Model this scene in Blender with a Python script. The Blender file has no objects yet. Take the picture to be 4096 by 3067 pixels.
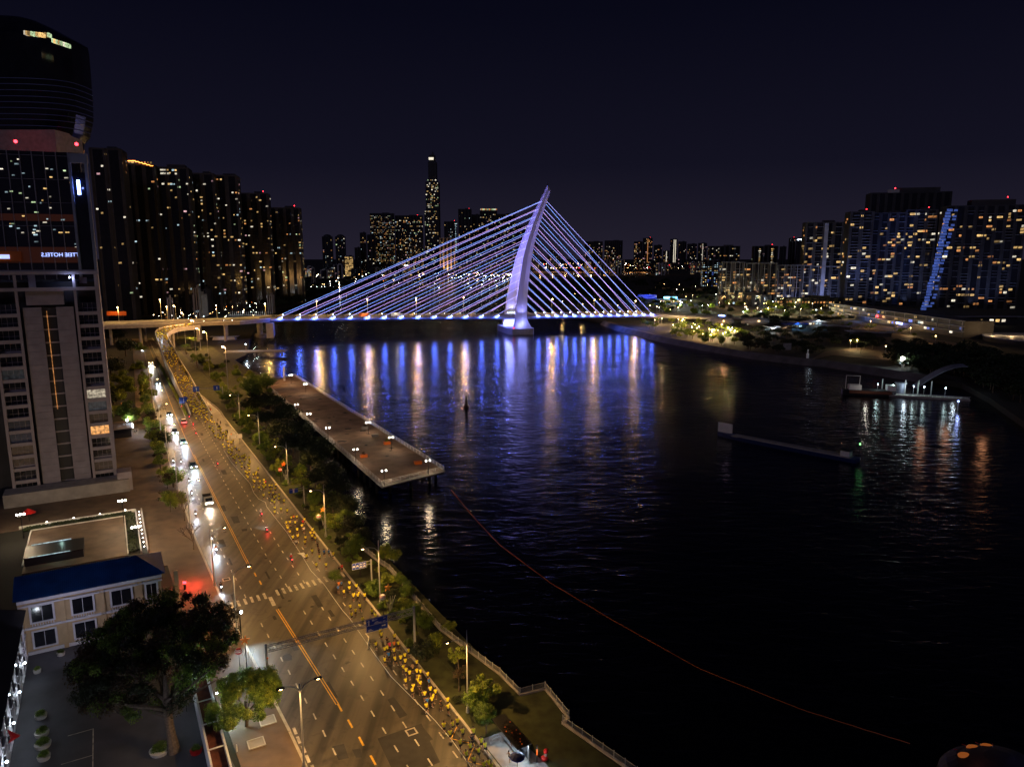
import bpy, bmesh, math, random
from mathutils import Vector, Matrix
R = math.radians
PI = math.pi
rnd = random.Random(7)
sc = bpy.context.scene
col = sc.collection
# ---------------------------------------------------------------- camera
F, CX, CY, PITCH, CAMH = 2851.7, 2048.0, 1533.5, R(10.01), 57.0
cam = bpy.data.objects.new("camera", bpy.data.cameras.new("camera"))
col.objects.link(cam)
cam.location = (0, 0, CAMH)
cam.rotation_euler = (PI / 2 - PITCH, 0, 0)
cam.data.sensor_width = 36
cam.data.lens = 36 * F / 4096
cam.data.clip_start = 0.5
cam.data.clip_end = 30000
sc.camera = cam
# ---------------------------------------------------------------- world, night city sky
w = bpy.data.worlds.new("World"); sc.world = w; w.use_nodes = True
nt = w.node_tree; nt.nodes.clear()
out = nt.nodes.new("ShaderNodeOutputWorld"); bg = nt.nodes.new("ShaderNodeBackground")
tc = nt.nodes.new("ShaderNodeTexCoord"); sep = nt.nodes.new("ShaderNodeSeparateXYZ")
ramp = nt.nodes.new("ShaderNodeValToRGB")
nt.links.new(tc.outputs["Generated"], sep.inputs[0]); nt.links.new(sep.outputs["Z"], ramp.inputs[0])
nt.links.new(ramp.outputs[0], bg.inputs[0]); nt.links.new(bg.outputs[0], out.inputs[0])
e = ramp.color_ramp.elements
e[0].position = 0.0; e[0].color = (0.0160, 0.0135, 0.0250, 1)
e[1].position = 0.55; e[1].color = (0.0013, 0.0014, 0.0048, 1)
m_ = e.new(0.12); m_.color = (0.0062, 0.0058, 0.0140, 1)
m_ = e.new(0.30); m_.color = (0.0025, 0.0026, 0.0080, 1)
bg.inputs[1].default_value = 1.0
sun = bpy.data.objects.new("moon_light", bpy.data.lights.new("moon_light", "SUN")); col.objects.link(sun)  # added low fill from behind the camera, standing in for city glow
sun.data.energy = 0.16; sun.data.angle = R(12); sun.data.color = (0.72, 0.66, 1.0)
sun.rotation_euler = (R(58), 0, R(-12))
sc.view_settings.view_transform = 'Standard'; sc.view_settings.look = 'None'
sc.view_settings.exposure = 0.0; sc.view_settings.gamma = 1.0
sc.cycles.use_denoising = True
sc.cycles.max_bounces = 5; sc.cycles.diffuse_bounces = 2; sc.cycles.glossy_bounces = 3
sc.cycles.sample_clamp_indirect = 3.0; sc.cycles.sample_clamp_direct = 0
sc.cycles.caustics_reflective = False; sc.cycles.caustics_refractive = False
sc.cycles.use_light_tree = True

# ---------------------------------------------------------------- helpers
def U(x, y, z=0.0):
    "the point of the horizontal plane z that lies under photo pixel x, y"
    dx = (x - CX) / F; dy = (y - CY) / F
    Y = math.cos(PITCH) - math.sin(PITCH) * dy; Z = -math.sin(PITCH) - math.cos(PITCH) * dy
    t = (z - CAMH) / Z
    return Vector((dx * t, Y * t, z))
def UD(x, y, D):
    "the point at forward distance D seen at photo pixel x, y"
    dx = (x - CX) / F; dy = (y - CY) / F
    Y = math.cos(PITCH) - math.sin(PITCH) * dy; Z = -math.sin(PITCH) - math.cos(PITCH) * dy
    t = D / Y
    return Vector((dx * t, D, CAMH + Z * t))
TH = R(29.7)
DS = Vector((-math.sin(TH), math.cos(TH), 0)); DN = Vector((math.cos(TH), math.sin(TH), 0)); K0 = Vector((-5.7, 79.1, 0))
def RD(s, n, z=0.0):
    "road frame: s metres along the road from K0, n metres to the right of its right kerb"
    return K0 + DS * s + DN * n + Vector((0, 0, z))
def SN(p):
    q = Vector(p) - K0
    return q.dot(DS), q.dot(DN)

def nodes(name):
    m = bpy.data.materials.new(name); m.use_nodes = True
    return m, m.node_tree, m.node_tree.nodes["Principled BSDF"]
def mat(name, c, rough=0.6, metal=0.0, var=0.25, scale=3.0, bump=0.0, spec=0.5, bscale=None):
    m, t, b = nodes(name)
    b.inputs["Roughness"].default_value = rough; b.inputs["Metallic"].default_value = metal
    b.inputs["Specular IOR Level"].default_value = spec
    if var > 0:
        n = t.nodes.new("ShaderNodeTexNoise"); n.inputs["Scale"].default_value = scale; n.inputs["Detail"].default_value = 6
        o = t.nodes.new("ShaderNodeTexCoord"); t.links.new(o.outputs["Object"], n.inputs["Vector"])
        r = t.nodes.new("ShaderNodeValToRGB"); t.links.new(n.outputs["Fac"], r.inputs[0])
        r.color_ramp.elements[0].position = 0.3; r.color_ramp.elements[1].position = 0.7
        r.color_ramp.elements[0].color = tuple(v * (1 - var) for v in c) + (1,)
        r.color_ramp.elements[1].color = tuple(min(1, v * (1 + var)) for v in c) + (1,)
        t.links.new(r.outputs[0], b.inputs["Base Color"])
    else:
        b.inputs["Base Color"].default_value = tuple(c) + (1,)
    if bump > 0:
        n2 = t.nodes.new("ShaderNodeTexNoise"); n2.inputs["Scale"].default_value = bscale or scale * 4; n2.inputs["Detail"].default_value = 4
        o2 = t.nodes.new("ShaderNodeTexCoord"); t.links.new(o2.outputs["Object"], n2.inputs["Vector"])
        bp = t.nodes.new("ShaderNodeBump"); bp.inputs["Strength"].default_value = bump
        t.links.new(n2.outputs["Fac"], bp.inputs["Height"]); t.links.new(bp.outputs[0], b.inputs["Normal"])
    return m
def emat(name, c, s, sample=False):
    m, t, b = nodes(name)
    b.inputs["Base Color"].default_value = (0.02, 0.02, 0.02, 1)
    b.inputs["Emission Color"].default_value = tuple(c) + (1,); b.inputs["Emission Strength"].default_value = s
    m.cycles.emission_sampling = 'AUTO' if sample else 'NONE'
    return m
def wmat(name, c, s):
    "a lit window: the room behind it is brighter in places (curtains, lamps)"
    m, t, b = nodes(name)
    b.inputs["Base Color"].default_value = (0.02, 0.02, 0.02, 1)
    o = t.nodes.new("ShaderNodeTexCoord"); oi = t.nodes.new("ShaderNodeObjectInfo")
    n = t.nodes.new("ShaderNodeTexNoise"); n.noise_dimensions = '4D'; n.inputs["Scale"].default_value = 1.7
    t.links.new(o.outputs["Object"], n.inputs["Vector"]); t.links.new(oi.outputs["Random"], n.inputs["W"])
    r = t.nodes.new("ShaderNodeMapRange"); r.inputs[1].default_value = 0.3; r.inputs[2].default_value = 0.7
    r.inputs[3].default_value = 0.25; r.inputs[4].default_value = 1.5
    t.links.new(n.outputs["Fac"], r.inputs[0])
    q = t.nodes.new("ShaderNodeMath"); q.operation = 'MULTIPLY_ADD'; q.inputs[1].default_value = 1.6; q.inputs[2].default_value = 0.3
    t.links.new(oi.outputs["Random"], q.inputs[0])
    q2 = t.nodes.new("ShaderNodeMath"); q2.operation = 'MULTIPLY'
    t.links.new(q.outputs[0], q2.inputs[0]); t.links.new(r.outputs[0], q2.inputs[1])
    q3 = t.nodes.new("ShaderNodeMath"); q3.operation = 'MULTIPLY'; q3.inputs[1].default_value = s
    t.links.new(q2.outputs[0], q3.inputs[0]); t.links.new(q3.outputs[0], b.inputs["Emission Strength"])
    b.inputs["Emission Color"].default_value = tuple(c) + (1,)
    m.cycles.emission_sampling = 'NONE'
    return m

M = {}
M['concrete'] = mat('concrete', (0.30, 0.28, 0.26), 0.8, var=0.18, scale=0.6, bump=0.1)
M['pale'] = mat('pale_concrete', (0.50, 0.48, 0.46), 0.75, var=0.12, scale=0.5)
M['kerb'] = mat('kerb_stone', (0.42, 0.38, 0.32), 0.8, var=0.2, scale=1.2)
M['steel'] = mat('galvanised_steel', (0.42, 0.42, 0.42), 0.4, 0.7, var=0.15, scale=5)
M['gsteel'] = mat('grey_painted_steel', (0.45, 0.45, 0.43), 0.5, 0.1, var=0.1, scale=5)
M['black'] = mat('black_metal', (0.012, 0.012, 0.013), 0.5, 0.3, var=0.2)
M['darkglass'] = mat('dark_glass', (0.010, 0.011, 0.016), 0.12, 0.0, var=0.4, scale=0.3, spec=0.7)
M['darkwall'] = mat('dark_cladding', (0.020, 0.020, 0.026), 0.6, var=0.5, scale=0.15)
M['slab'] = mat('slab_edge', (0.22, 0.24, 0.30), 0.6, var=0.3, scale=0.1)
M['white'] = mat('white_paint', (0.75, 0.74, 0.72), 0.5, var=0.06)
M['mark'] = mat('road_marking_white', (0.50, 0.46, 0.38), 0.6, var=0.55, scale=1.1)
M['markY'] = mat('road_marking_yellow', (0.70, 0.38, 0.03), 0.6, var=0.25, scale=2.5)
M['blue'] = mat('sign_blue', (0.005, 0.045, 0.42), 0.35, var=0.05)
M['cream'] = mat('cream_render', (0.50, 0.36, 0.20), 0.8, var=0.12, scale=0.8)
M['trimw'] = mat('white_trim', (0.62, 0.62, 0.66), 0.6, var=0.06)
M['grass'] = mat('lawn_grass', (0.040, 0.046, 0.014), 0.95, var=0.5, scale=0.5, bump=0.6, bscale=8)
M['bark'] = mat('bark', (0.12, 0.09, 0.065), 0.9, var=0.4, scale=4, bump=0.6)
M['tyre'] = mat('tyre_rubber', (0.012, 0.012, 0.012), 0.8, var=0.1)
M['skin'] = mat('skin', (0.32, 0.17, 0.10), 0.6, var=0.1)
M['hair'] = mat('black_hair', (0.01, 0.008, 0.007), 0.6, var=0.1)
M['orange'] = mat('orange_paint', (0.75, 0.16, 0.02), 0.45, var=0.08)
M['stary'] = mat('star_yellow', (.85, .36, .04), .5, var=.05)
M['red'] = mat('red_paint', (0.55, 0.02, 0.02), 0.4, var=0.08)
def leafmat(name, c):
    m, t, b = nodes(name)
    b.inputs["Roughness"].default_value = 0.6
    oi = t.nodes.new("ShaderNodeTexCoord"); n = t.nodes.new("ShaderNodeTexNoise"); n.inputs["Scale"].default_value = 1.6
    n.inputs["Detail"].default_value = 5
    t.links.new(oi.outputs["Object"], n.inputs["Vector"])
    r = t.nodes.new("ShaderNodeValToRGB"); t.links.new(n.outputs["Fac"], r.inputs[0])
    r.color_ramp.elements[0].position = 0.35; r.color_ramp.elements[1].position = 0.65
    r.color_ramp.elements[0].color = (c[0] * 0.45, c[1] * 0.5, c[2] * 0.6, 1)
    r.color_ramp.elements[1].color = (c[0] * 1.4, c[1] * 1.3, c[2], 1)
    t.links.new(r.outputs[0], b.inputs["Base Color"])
    tr = t.nodes.new("ShaderNodeBsdfTranslucent"); t.links.new(r.outputs[0], tr.inputs[0])
    mx = t.nodes.new("ShaderNodeMixShader"); mx.inputs[0].default_value = 0.25
    o = t.nodes["Material Output"]
    t.links.new(b.outputs[0], mx.inputs[1]); t.links.new(tr.outputs[0], mx.inputs[2]); t.links.new(mx.outputs[0], o.inputs[0])
    return m
M['leafg'] = leafmat('leaves_green', (0.12, 0.20, 0.025))
M['leafy'] = leafmat('leaves_yellow_green', (0.19, 0.25, 0.028))
M['leafd'] = leafmat('leaves_dark', (0.022, 0.035, 0.012))
M['leafo'] = leafmat('leaves_brown', (0.060, 0.040, 0.018))
WARM = (1.0, 0.62, 0.27); AMB = (1.0, 0.50, 0.16); COOL = (0.75, 0.9, 1.0); WHT = (1.0, 0.93, 0.8)
M['Wwarm'] = wmat('window_warm', (1.0, 0.62, 0.22), 0.62); M['Wamb'] = wmat('window_amber', (1.0, 0.40, 0.12), 0.55)
M['Wcool'] = wmat('window_cool', (0.65, 0.9, 1.0), 0.6); M['Wwht'] = wmat('window_white', (1.0, 0.9, 0.7), 0.8)
M['Wgrn'] = wmat('window_green', (0.75, 1.0, 0.55), 0.6); M['Wblu'] = wmat('window_blue', (0.12, 0.25, 1.0), 0.8)
M['Wpnk'] = wmat('window_pink', (1.0, 0.55, 0.6), 0.6)
WM = ['Wwarm'] * 7 + ['Wamb'] * 2 + ['Wcool'] * 2 + ['Wwht'] * 4 + ['Wgrn'] + ['Wpnk']
M['Lamb'] = emat('lamp_glow_amber', (1.0, 0.62, 0.25), 30); M['Lwht'] = emat('lamp_glow_white', (1.0, 0.95, 0.85), 30)
M['Lcool'] = emat('lamp_glow_cool', (0.7, 0.88, 1.0), 30); M['Lred'] = emat('lamp_glow_red', (1.0, 0.02, 0.03), 14)
M['Lblue'] = emat('lamp_glow_blue', (0.18, 0.28, 1.0), 22); M['Lgrn'] = emat('lamp_glow_green', (0.2, 1.0, 0.2), 8)
M['Lora'] = emat('lamp_glow_orange', (1.0, 0.28, 0.05), 6)

class MB:
    def __init__(s): s.v = []; s.f = []; s.m = []; s.mats = []; s.cur = 0
    def mt(s, k):
        m = M[k] if isinstance(k, str) else k
        if m not in s.mats: s.mats.append(m)
        s.cur = s.mats.index(m); return s
    def add(s, vs, fs):
        o = len(s.v); s.v += [tuple(v) for v in vs]
        s.f += [tuple(i + o for i in f) for f in fs]; s.m += [s.cur] * len(fs); return s
    def box(s, c, d, rz=0.0, top=None):
        x, y, z = (k / 2 for k in d); tx, ty = (top[0] / 2, top[1] / 2) if top else (x, y)
        P = [(-x, -y, -z), (x, -y, -z), (x, y, -z), (-x, y, -z), (-tx, -ty, z), (tx, -ty, z), (tx, ty, z), (-tx, ty, z)]
        ca, sa = math.cos(rz), math.sin(rz)
        P = [(c[0] + a * ca - b * sa, c[1] + a * sa + b * ca, c[2] + h) for a, b, h in P]
        return s.add(P, [(3, 2, 1, 0), (4, 5, 6, 7), (0, 1, 5, 4), (1, 2, 6, 5), (2, 3, 7, 6), (3, 0, 4, 7)])
    def prism(s, poly, z0, z1):
        n = len(poly); b = [(p[0], p[1], z0) for p in poly]; t = [(p[0], p[1], z1) for p in poly]
        return s.add(b + t, [tuple(range(n - 1, -1, -1)), tuple(range(n, 2 * n))] + [(i, (i + 1) % n, n + (i + 1) % n, n + i) for i in range(n)])
    def tube(s, pts, rs, n=8, cap=True):
        pts = [Vector(p) for p in pts]
        if not isinstance(rs, (list, tuple)): rs = [rs] * len(pts)
        ring = []
        for i, p in enumerate(pts):
            d = (pts[min(i + 1, len(pts) - 1)] - pts[max(i - 1, 0)])
            if d.length < 1e-9: d = Vector((0, 0, 1))
            d.normalize()
            a = d.orthogonal() if abs(d.z) > 0.99 else d.cross(Vector((0, 0, 1)))
            a.normalize(); b = d.cross(a)
            ring.append([p + (a * math.cos(2 * PI * k / n) + b * math.sin(2 * PI * k / n)) * rs[i] for k in range(n)])
        vs = [v for r_ in ring for v in r_]; fs = []
        for i in range(len(pts) - 1):
            for k in range(n):
                fs.append((i * n + k, i * n + (k + 1) % n, (i + 1) * n + (k + 1) % n, (i + 1) * n + k))
        if cap: fs += [tuple(range(n - 1, -1, -1)), tuple(range((len(pts) - 1) * n, len(pts) * n))]
        return s.add(vs, fs)
    def ball(s, c, r, n=8, m=6, sq=(1, 1, 1)):
        vs = []; fs = []
        for j in range(m + 1):
            t = PI * j / m
            for k in range(n):
                p = 2 * PI * k / n
                vs.append((c[0] + r * sq[0] * math.sin(t) * math.cos(p), c[1] + r * sq[1] * math.sin(t) * math.sin(p), c[2] + r * sq[2] * math.cos(t)))
        for j in range(m):
            for k in range(n):
                fs.append((j * n + k, (j + 1) * n + k, (j + 1) * n + (k + 1) % n, j * n + (k + 1) % n))
        return s.add(vs, fs)
    def quad(s, *p): return s.add(p, [tuple(range(len(p)))])
    def ribbon(s, A, B):
        n = len(A); return s.add(list(A) + list(B), [(i, i + 1, n + i + 1, n + i) for i in range(n - 1)])
    def mesh(s, name):
        me = bpy.data.meshes.new(name); me.from_pydata(s.v, [], s.f); me.validate(); me.update()
        for m in s.mats: me.materials.append(m)
        if len(s.mats) > 1 and len(me.polygons) == len(s.m): me.polygons.foreach_set('material_index', s.m)
        return me
    def build(s, name, parent=None, loc=None):
        o = bpy.data.objects.new(name, s.mesh(name)); col.objects.link(o)
        if parent: o.parent = parent
        if loc is not None: o.location = loc
        return o
def ob(name, me, parent=None, loc=(0, 0, 0), rz=0.0, scale=None):
    o = bpy.data.objects.new(name, me); col.objects.link(o); o.location = loc; o.rotation_euler = (0, 0, rz)
    if parent: o.parent = parent
    if scale: o.scale = scale
    return o
def tag(o, label, cat, group=None, kind=None):
    o['label'] = label; o['category'] = cat
    if group: o['group'] = group
    if kind: o['kind'] = kind
    return o
def thing(name, label, cat, loc=(0, 0, 0), rz=0.0, group=None):
    o = bpy.data.objects.new(name, None); col.objects.link(o); o.location = loc; o.rotation_euler = (0, 0, rz)
    o.empty_display_size = 0.3
    return tag(o, label, cat, group)
def dup(o, loc=None, rz=None, label=None, group=None, scale=None):
    def cp(a, par):
        c = a.copy(); col.objects.link(c)
        if par: c.parent = par
        for ch in list(a.children): cp(ch, c)
        return c
    r = cp(o, None)
    if loc is not None: r.location = loc
    if rz is not None: r.rotation_euler = (0, 0, rz)
    if scale: r.scale = scale
    if label: r['label'] = label
    if group: r['group'] = group
    return r
def struct(o, label=None):
    o['kind'] = 'structure'
    if label: o['label'] = label
    return o
def light(kind, loc, power, color, parent=None, radius=0.25, spot=None, aim=None, blend=0.5, name='lamp_or_added_light'):
    d = bpy.data.lights.new(name, kind); d.energy = power; d.color = color; d.shadow_soft_size = radius
    if spot: d.spot_size = R(spot); d.spot_blend = blend
    o = bpy.data.objects.new(name, d); col.objects.link(o); o.location = loc
    if aim is not None:
        v = Vector(aim)
        o.rotation_euler = v.to_track_quat('-Z', 'Y').to_euler()
    if parent: o.parent = parent
    return o
def text_mesh(s, size, ext, m):
    cu = bpy.data.curves.new('lettering', 'FONT'); cu.body = s; cu.size = size; cu.extrude = ext; cu.align_x = 'CENTER'; cu.align_y = 'CENTER'
    o = bpy.data.objects.new('tmp', cu); col.objects.link(o)
    dg = bpy.context.evaluated_depsgraph_get(); me = bpy.data.meshes.new_from_object(o.evaluated_get(dg))
    me.materials.clear(); me.materials.append(m)
    bpy.data.objects.remove(o); return me
def inset_line(pts, off):
    "a polyline shifted off metres to its right"
    out_ = []
    for i, p in enumerate(pts):
        a = Vector(pts[max(i - 1, 0)]); b = Vector(pts[min(i + 1, len(pts) - 1)])
        d = (b - a); d.z = 0; d.normalize(); out_.append(Vector(p) + Vector((d.y, -d.x, 0)) * off)
    return out_

# ---------------------------------------------------------------- water, land, roads
WZ = -2.5
m, t, b = nodes('river_water')
b.inputs["Base Color"].default_value = (0.001, 0.0015, 0.004, 1); b.inputs["Roughness"].default_value = 0.17
b.inputs["IOR"].default_value = 1.33; b.inputs["Specular IOR Level"].default_value = 0.5
geo = t.nodes.new("ShaderNodeNewGeometry"); prev = None
for sc_, st, ds, sx in ((0.03, 0.46, 1.4, 1.0), (0.20, 0.42, 0.55, 2.4), (0.9, 0.30, 0.13, 1.6)):
    mp = t.nodes.new("ShaderNodeMapping"); mp.inputs["Scale"].default_value = (sc_, sc_ * sx, sc_)
    mp.inputs["Rotation"].default_value = (0, 0, R(8))
    t.links.new(geo.outputs["Position"], mp.inputs[0])
    n = t.nodes.new("ShaderNodeTexNoise"); n.inputs["Scale"].default_value = 1.0; n.inputs["Detail"].default_value = 3; n.inputs["Distortion"].default_value = 0.6
    t.links.new(mp.outputs[0], n.inputs["Vector"])
    bp = t.nodes.new("ShaderNodeBump"); bp.inputs["Strength"].default_value = st; bp.inputs["Distance"].default_value = ds
    t.links.new(n.outputs["Fac"], bp.inputs["Height"])
    if prev: t.links.new(prev.outputs[0], bp.inputs["Normal"])
    prev = bp
t.links.new(prev.outputs[0], b.inputs["Normal"])
M['water'] = m
wb = MB().mt('water'); wb.quad((-9000, -400, WZ), (9000, -400, WZ), (9000, 12000, WZ), (-9000, 12000, WZ))
struct(wb.build('river_water'), 'dark rippled river reflecting the lights of the bridge')

M['landn'] = mat('dark_land', (0.016, 0.016, 0.012), 0.95, var=0.5, scale=0.02)
M['paving'] = mat('brown_paving', (0.125, 0.085, 0.058), 0.75, var=0.3, scale=0.35, bump=0.1)
def px_line(l, z=0.0): return [U(x, y, z) for x, y in l]
fence_px = [(1560, 2280), (1760, 2520), (2000, 2700), (2080, 2780), (2180, 2755), (2275, 2872), (2250, 2892), (2500, 3067)]
fence_pts = px_line(fence_px)
near_edge = [Vector((120, -60, 0)), Vector((55, 18, 0)), Vector((21, 63, 0))] + list(reversed(fence_pts[:-1])) + px_line(
    [(1445, 2130), (1385, 2010), (1325, 1900), (1235, 1760), (1125, 1610), (1070, 1540), (1040, 1495), (985, 1470), (940, 1440), (985, 1418), (1000, 1360), (1030, 1290), (1075, 1240), (1200, 1212), (1350, 1172), (1480, 1142), (1560, 1119)])
poly = [(p.x, p.y) for p in near_edge] + [(-800, 2600), (-3000, 2600), (-3000, -60)]
lb = MB().mt('landn'); lb.prism(poly, -7, 0); struct(lb.build('left_bank_ground'), 'river bank ground carrying the road and the towers')
rp = px_line([(2590, 1096), (2200, 1113), (2095, 1122), (2085, 1150), (2110, 1200), (2230, 1246), (2420, 1286), (2489, 1311), (2648, 1350), (2847, 1388), (3046, 1420), (3230, 1440), (3322, 1448), (3565, 1485), (3727, 1510), (3849, 1532), (3960, 1590), (4120, 1700)])
poly = [(p.x, p.y) for p in rp] + [(420, 200), (3500, 200), (3500, 3400), (700, 3400)]
rb = MB().mt('landn'); rb.prism(list(reversed(poly)), -7, -0.2); struct(rb.build('right_bank_ground'), 'low dark park land across the river')
fl = MB().mt('landn'); fl.prism([(-20000, 2050), (-430, 2050), (0, 2250), (300, 3000), (20000, 2950), (20000, 22000), (-20000, 22000)], -7, 0.3)
struct(fl.build('far_land_ground'), 'far city ground reaching the horizon')

# road
def interp(tab, s):
    if s <= tab[0][0]: return tab[0][1]
    for (a, x), (c, y) in zip(tab, tab[1:]):
        if s <= c: return x + (y - x) * (s - a) / (c - a)
    return tab[-1][1]
LK = [(-60, -16), (0, -18.5), (12, -18.9), (50, -21), (83, -21.9), (147, -21.8), (235, -20.5), (320, -17.6), (470, -13.3), (560, -11)]
YL = [(-60, -10.5), (0, -11.8), (65, -14.8), (157, -15.1), (215, -14.7), (273, -13.8), (373, -12), (500, -10)]
RK = [(-60, 0), (205, 0), (212, 0.5), (250, -2.2), (600, -8)]
lk = lambda s: interp(LK, s); yl = lambda s: interp(YL, s); rk = lambda s: interp(RK, s)
S_ = [-60 + 10 * i for i in range(57)]
m, t, b = nodes('asphalt')
geo = t.nodes.new("ShaderNodeNewGeometry")
n = t.nodes.new("ShaderNodeTexNoise"); n.inputs["Scale"].default_value = 0.12; n.inputs["Detail"].default_value = 8
mp = t.nodes.new("ShaderNodeMapping"); mp.inputs["Rotation"].default_value = (0, 0, -TH); mp.inputs["Scale"].default_value = (1.6, 0.35, 1)
t.links.new(geo.outputs["Position"], mp.inputs[0]); t.links.new(mp.outputs[0], n.inputs["Vector"])
r = t.nodes.new("ShaderNodeValToRGB"); t.links.new(n.outputs["Fac"], r.inputs[0])
r.color_ramp.elements[0].position = 0.32; r.color_ramp.elements[0].color = (0.070, 0.061, 0.046, 1)
r.color_ramp.elements[1].position = 0.68; r.color_ramp.elements[1].color = (0.125, 0.108, 0.082, 1)
nf = t.nodes.new("ShaderNodeTexNoise"); nf.inputs["Scale"].default_value = 14; t.links.new(geo.outputs["Position"], nf.inputs["Vector"])
mm = t.nodes.new("ShaderNodeMix"); mm.data_type = 'RGBA'; mm.blend_type = 'MULTIPLY'; mm.inputs[0].default_value = 0.45
n3 = t.nodes.new("ShaderNodeTexNoise"); n3.inputs["Scale"].default_value = 1.0; n3.inputs["Detail"].default_value = 3
mp3 = t.nodes.new("ShaderNodeMapping"); mp3.inputs["Rotation"].default_value = (0, 0, -TH); mp3.inputs["Scale"].default_value = (.75, .018, 1); t.links.new(geo.outputs["Position"], mp3.inputs[0]); t.links.new(mp3.outputs[0], n3.inputs["Vector"])
r3 = t.nodes.new("ShaderNodeValToRGB"); t.links.new(n3.outputs["Fac"], r3.inputs[0]); r3.color_ramp.elements[0].position = .38; r3.color_ramp.elements[0].color = (.48, .48, .48, 1); r3.color_ramp.elements[1].position = .6; r3.color_ramp.elements[1].color = (1.15, 1.12, 1.08, 1)
n4 = t.nodes.new("ShaderNodeTexNoise"); n4.inputs["Scale"].default_value = .55; n4.inputs["Detail"].default_value = 5; n4.inputs["Distortion"].default_value = 1.2; t.links.new(geo.outputs["Position"], n4.inputs["Vector"])
r4 = t.nodes.new("ShaderNodeValToRGB"); t.links.new(n4.outputs["Fac"], r4.inputs[0]); r4.color_ramp.elements[0].position = .33; r4.color_ramp.elements[0].color = (.55, .55, .55, 1); r4.color_ramp.elements[1].position = .45; r4.color_ramp.elements[1].color = (1, 1, 1, 1)
ma = t.nodes.new("ShaderNodeMix"); ma.data_type = 'RGBA'; ma.blend_type = 'MULTIPLY'; ma.inputs[0].default_value = 1; t.links.new(r.outputs[0], ma.inputs[6]); t.links.new(r3.outputs[0], ma.inputs[7])
mb_ = t.nodes.new("ShaderNodeMix"); mb_.data_type = 'RGBA'; mb_.blend_type = 'MULTIPLY'; mb_.inputs[0].default_value = .8; t.links.new(ma.outputs[2], mb_.inputs[6]); t.links.new(r4.outputs[0], mb_.inputs[7])
t.links.new(mb_.outputs[2], mm.inputs[6]); t.links.new(nf.outputs["Color"], mm.inputs[7]); t.links.new(mm.outputs[2], b.inputs["Base Color"])
rr = t.nodes.new("ShaderNodeMapRange"); rr.inputs[3].default_value = 0.35; rr.inputs[4].default_value = 0.75
t.links.new(n.outputs["Fac"], rr.inputs[0])
vm = t.nodes.new("ShaderNodeVectorMath"); vm.operation = 'DOT_PRODUCT'; vm.inputs[1].default_value = DN; t.links.new(geo.outputs["Position"], vm.inputs[0])
wr = t.nodes.new("ShaderNodeMapRange"); wr.inputs[1].default_value = K0.dot(DN) - 15.5; wr.inputs[2].default_value = K0.dot(DN) - 12.0; wr.inputs[3].default_value = .85; wr.inputs[4].default_value = 1.0
t.links.new(vm.outputs["Value"], wr.inputs[0]); ml_ = t.nodes.new("ShaderNodeMath"); ml_.operation = 'MULTIPLY'
t.links.new(rr.outputs[0], ml_.inputs[0]); t.links.new(wr.outputs[0], ml_.inputs[1]); t.links.new(ml_.outputs[0], b.inputs["Roughness"])
bp = t.nodes.new("ShaderNodeBump"); bp.inputs["Strength"].default_value = 0.25; bp.inputs["Distance"].default_value = 0.02
t.links.new(nf.outputs["Fac"], bp.inputs["Height"]); t.links.new(bp.outputs[0], b.inputs["Normal"])
M['asphalt'] = m
M['asphaltp'] = mat('asphalt_repair', (0.030, 0.027, 0.024), 0.8, var=0.3, scale=0.8, bump=0.1)
a = MB().mt('asphalt'); a.ribbon([RD(s, lk(s), .012) for s in S_], [RD(s, rk(s), .012) for s in S_]); struct(a.build('road'), 'six lane asphalt road beside the river')
# service road right of the ramp
sv = [s for s in S_ if s >= 200]
a = MB().mt('asphalt'); a.ribbon([RD(s, -3.2 - (s - 205) * .012, .02) for s in sv if s <= 480], [RD(s, 1.0 - (s - 205) * .012 + 1.2, .02) for s in sv if s <= 480]); struct(a.build('service_road'), 'narrow service road between ramp and riverside trees')
# pavements with kerbs
a = MB().mt('paving')
for s0, s1 in zip(S_, S_[1:]):
    A = [RD(s0, lk(s0) - .35), RD(s1, lk(s1) - .35), RD(s1, lk(s1) - 6.5), RD(s0, lk(s0) - 6.5)]
    a.prism([(p.x, p.y) for p in A], 0, .13)
struct(a.build('pavement'), 'brown paved pavement on the left of the road')
a = MB().mt('paving'); q = [RD(70, lk(70) - 6.5), RD(210, -27.5), RD(210, -60), RD(105, -60), RD(105, -33), RD(70, -30)]
a.prism([(p.x, p.y) for p in q], 0, .10); struct(a.build('forecourt_paving'), 'brown paved forecourt beside the apartment block')
a = MB().mt('kerb')
for s0, s1 in zip(S_, S_[1:]):
    if s0 < 18 or s0 >= 0:
        for (f, o0, o1, h) in ((lk, -.35, 0, .16), (rk, 0, .35, .16)):
            if f is lk and s1 <= 10 and s0 >= -10: h = .06
            A = [RD(s0, f(s0) + o0), RD(s0, f(s0) + o1), RD(s1, f(s1) + o1), RD(s1, f(s1) + o0)]
            a.prism([(p.x, p.y) for p in A], 0, h)
struct(a.build('kerb'), 'pale kerb stones along both road edges')
a = MB().mt('grass')
for s0, s1 in zip(S_, S_[1:]):
    wd = 5.5 if s0 < 0 else 9
    A = [RD(s0, rk(s0) + .35), RD(s0, rk(s0) + wd), RD(s1, rk(s1) + wd), RD(s1, rk(s1) + .35)]
    a.prism([(p.x, p.y) for p in A], 0, .12)
g_ = a.build('grass_verge'); tag(g_, 'strip of grass between the runners road and river fence', 'grass', kind='stuff')
a = MB().mt('grass'); q = px_line([(1800, 2545), (1990, 2710), (2080, 2790), (2180, 2765), (2262, 2872), (2242, 2896), (2490, 3080)]) + [RD(-40, 12), RD(-40, 4), RD(0, 4), RD(25, 3)]
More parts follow.
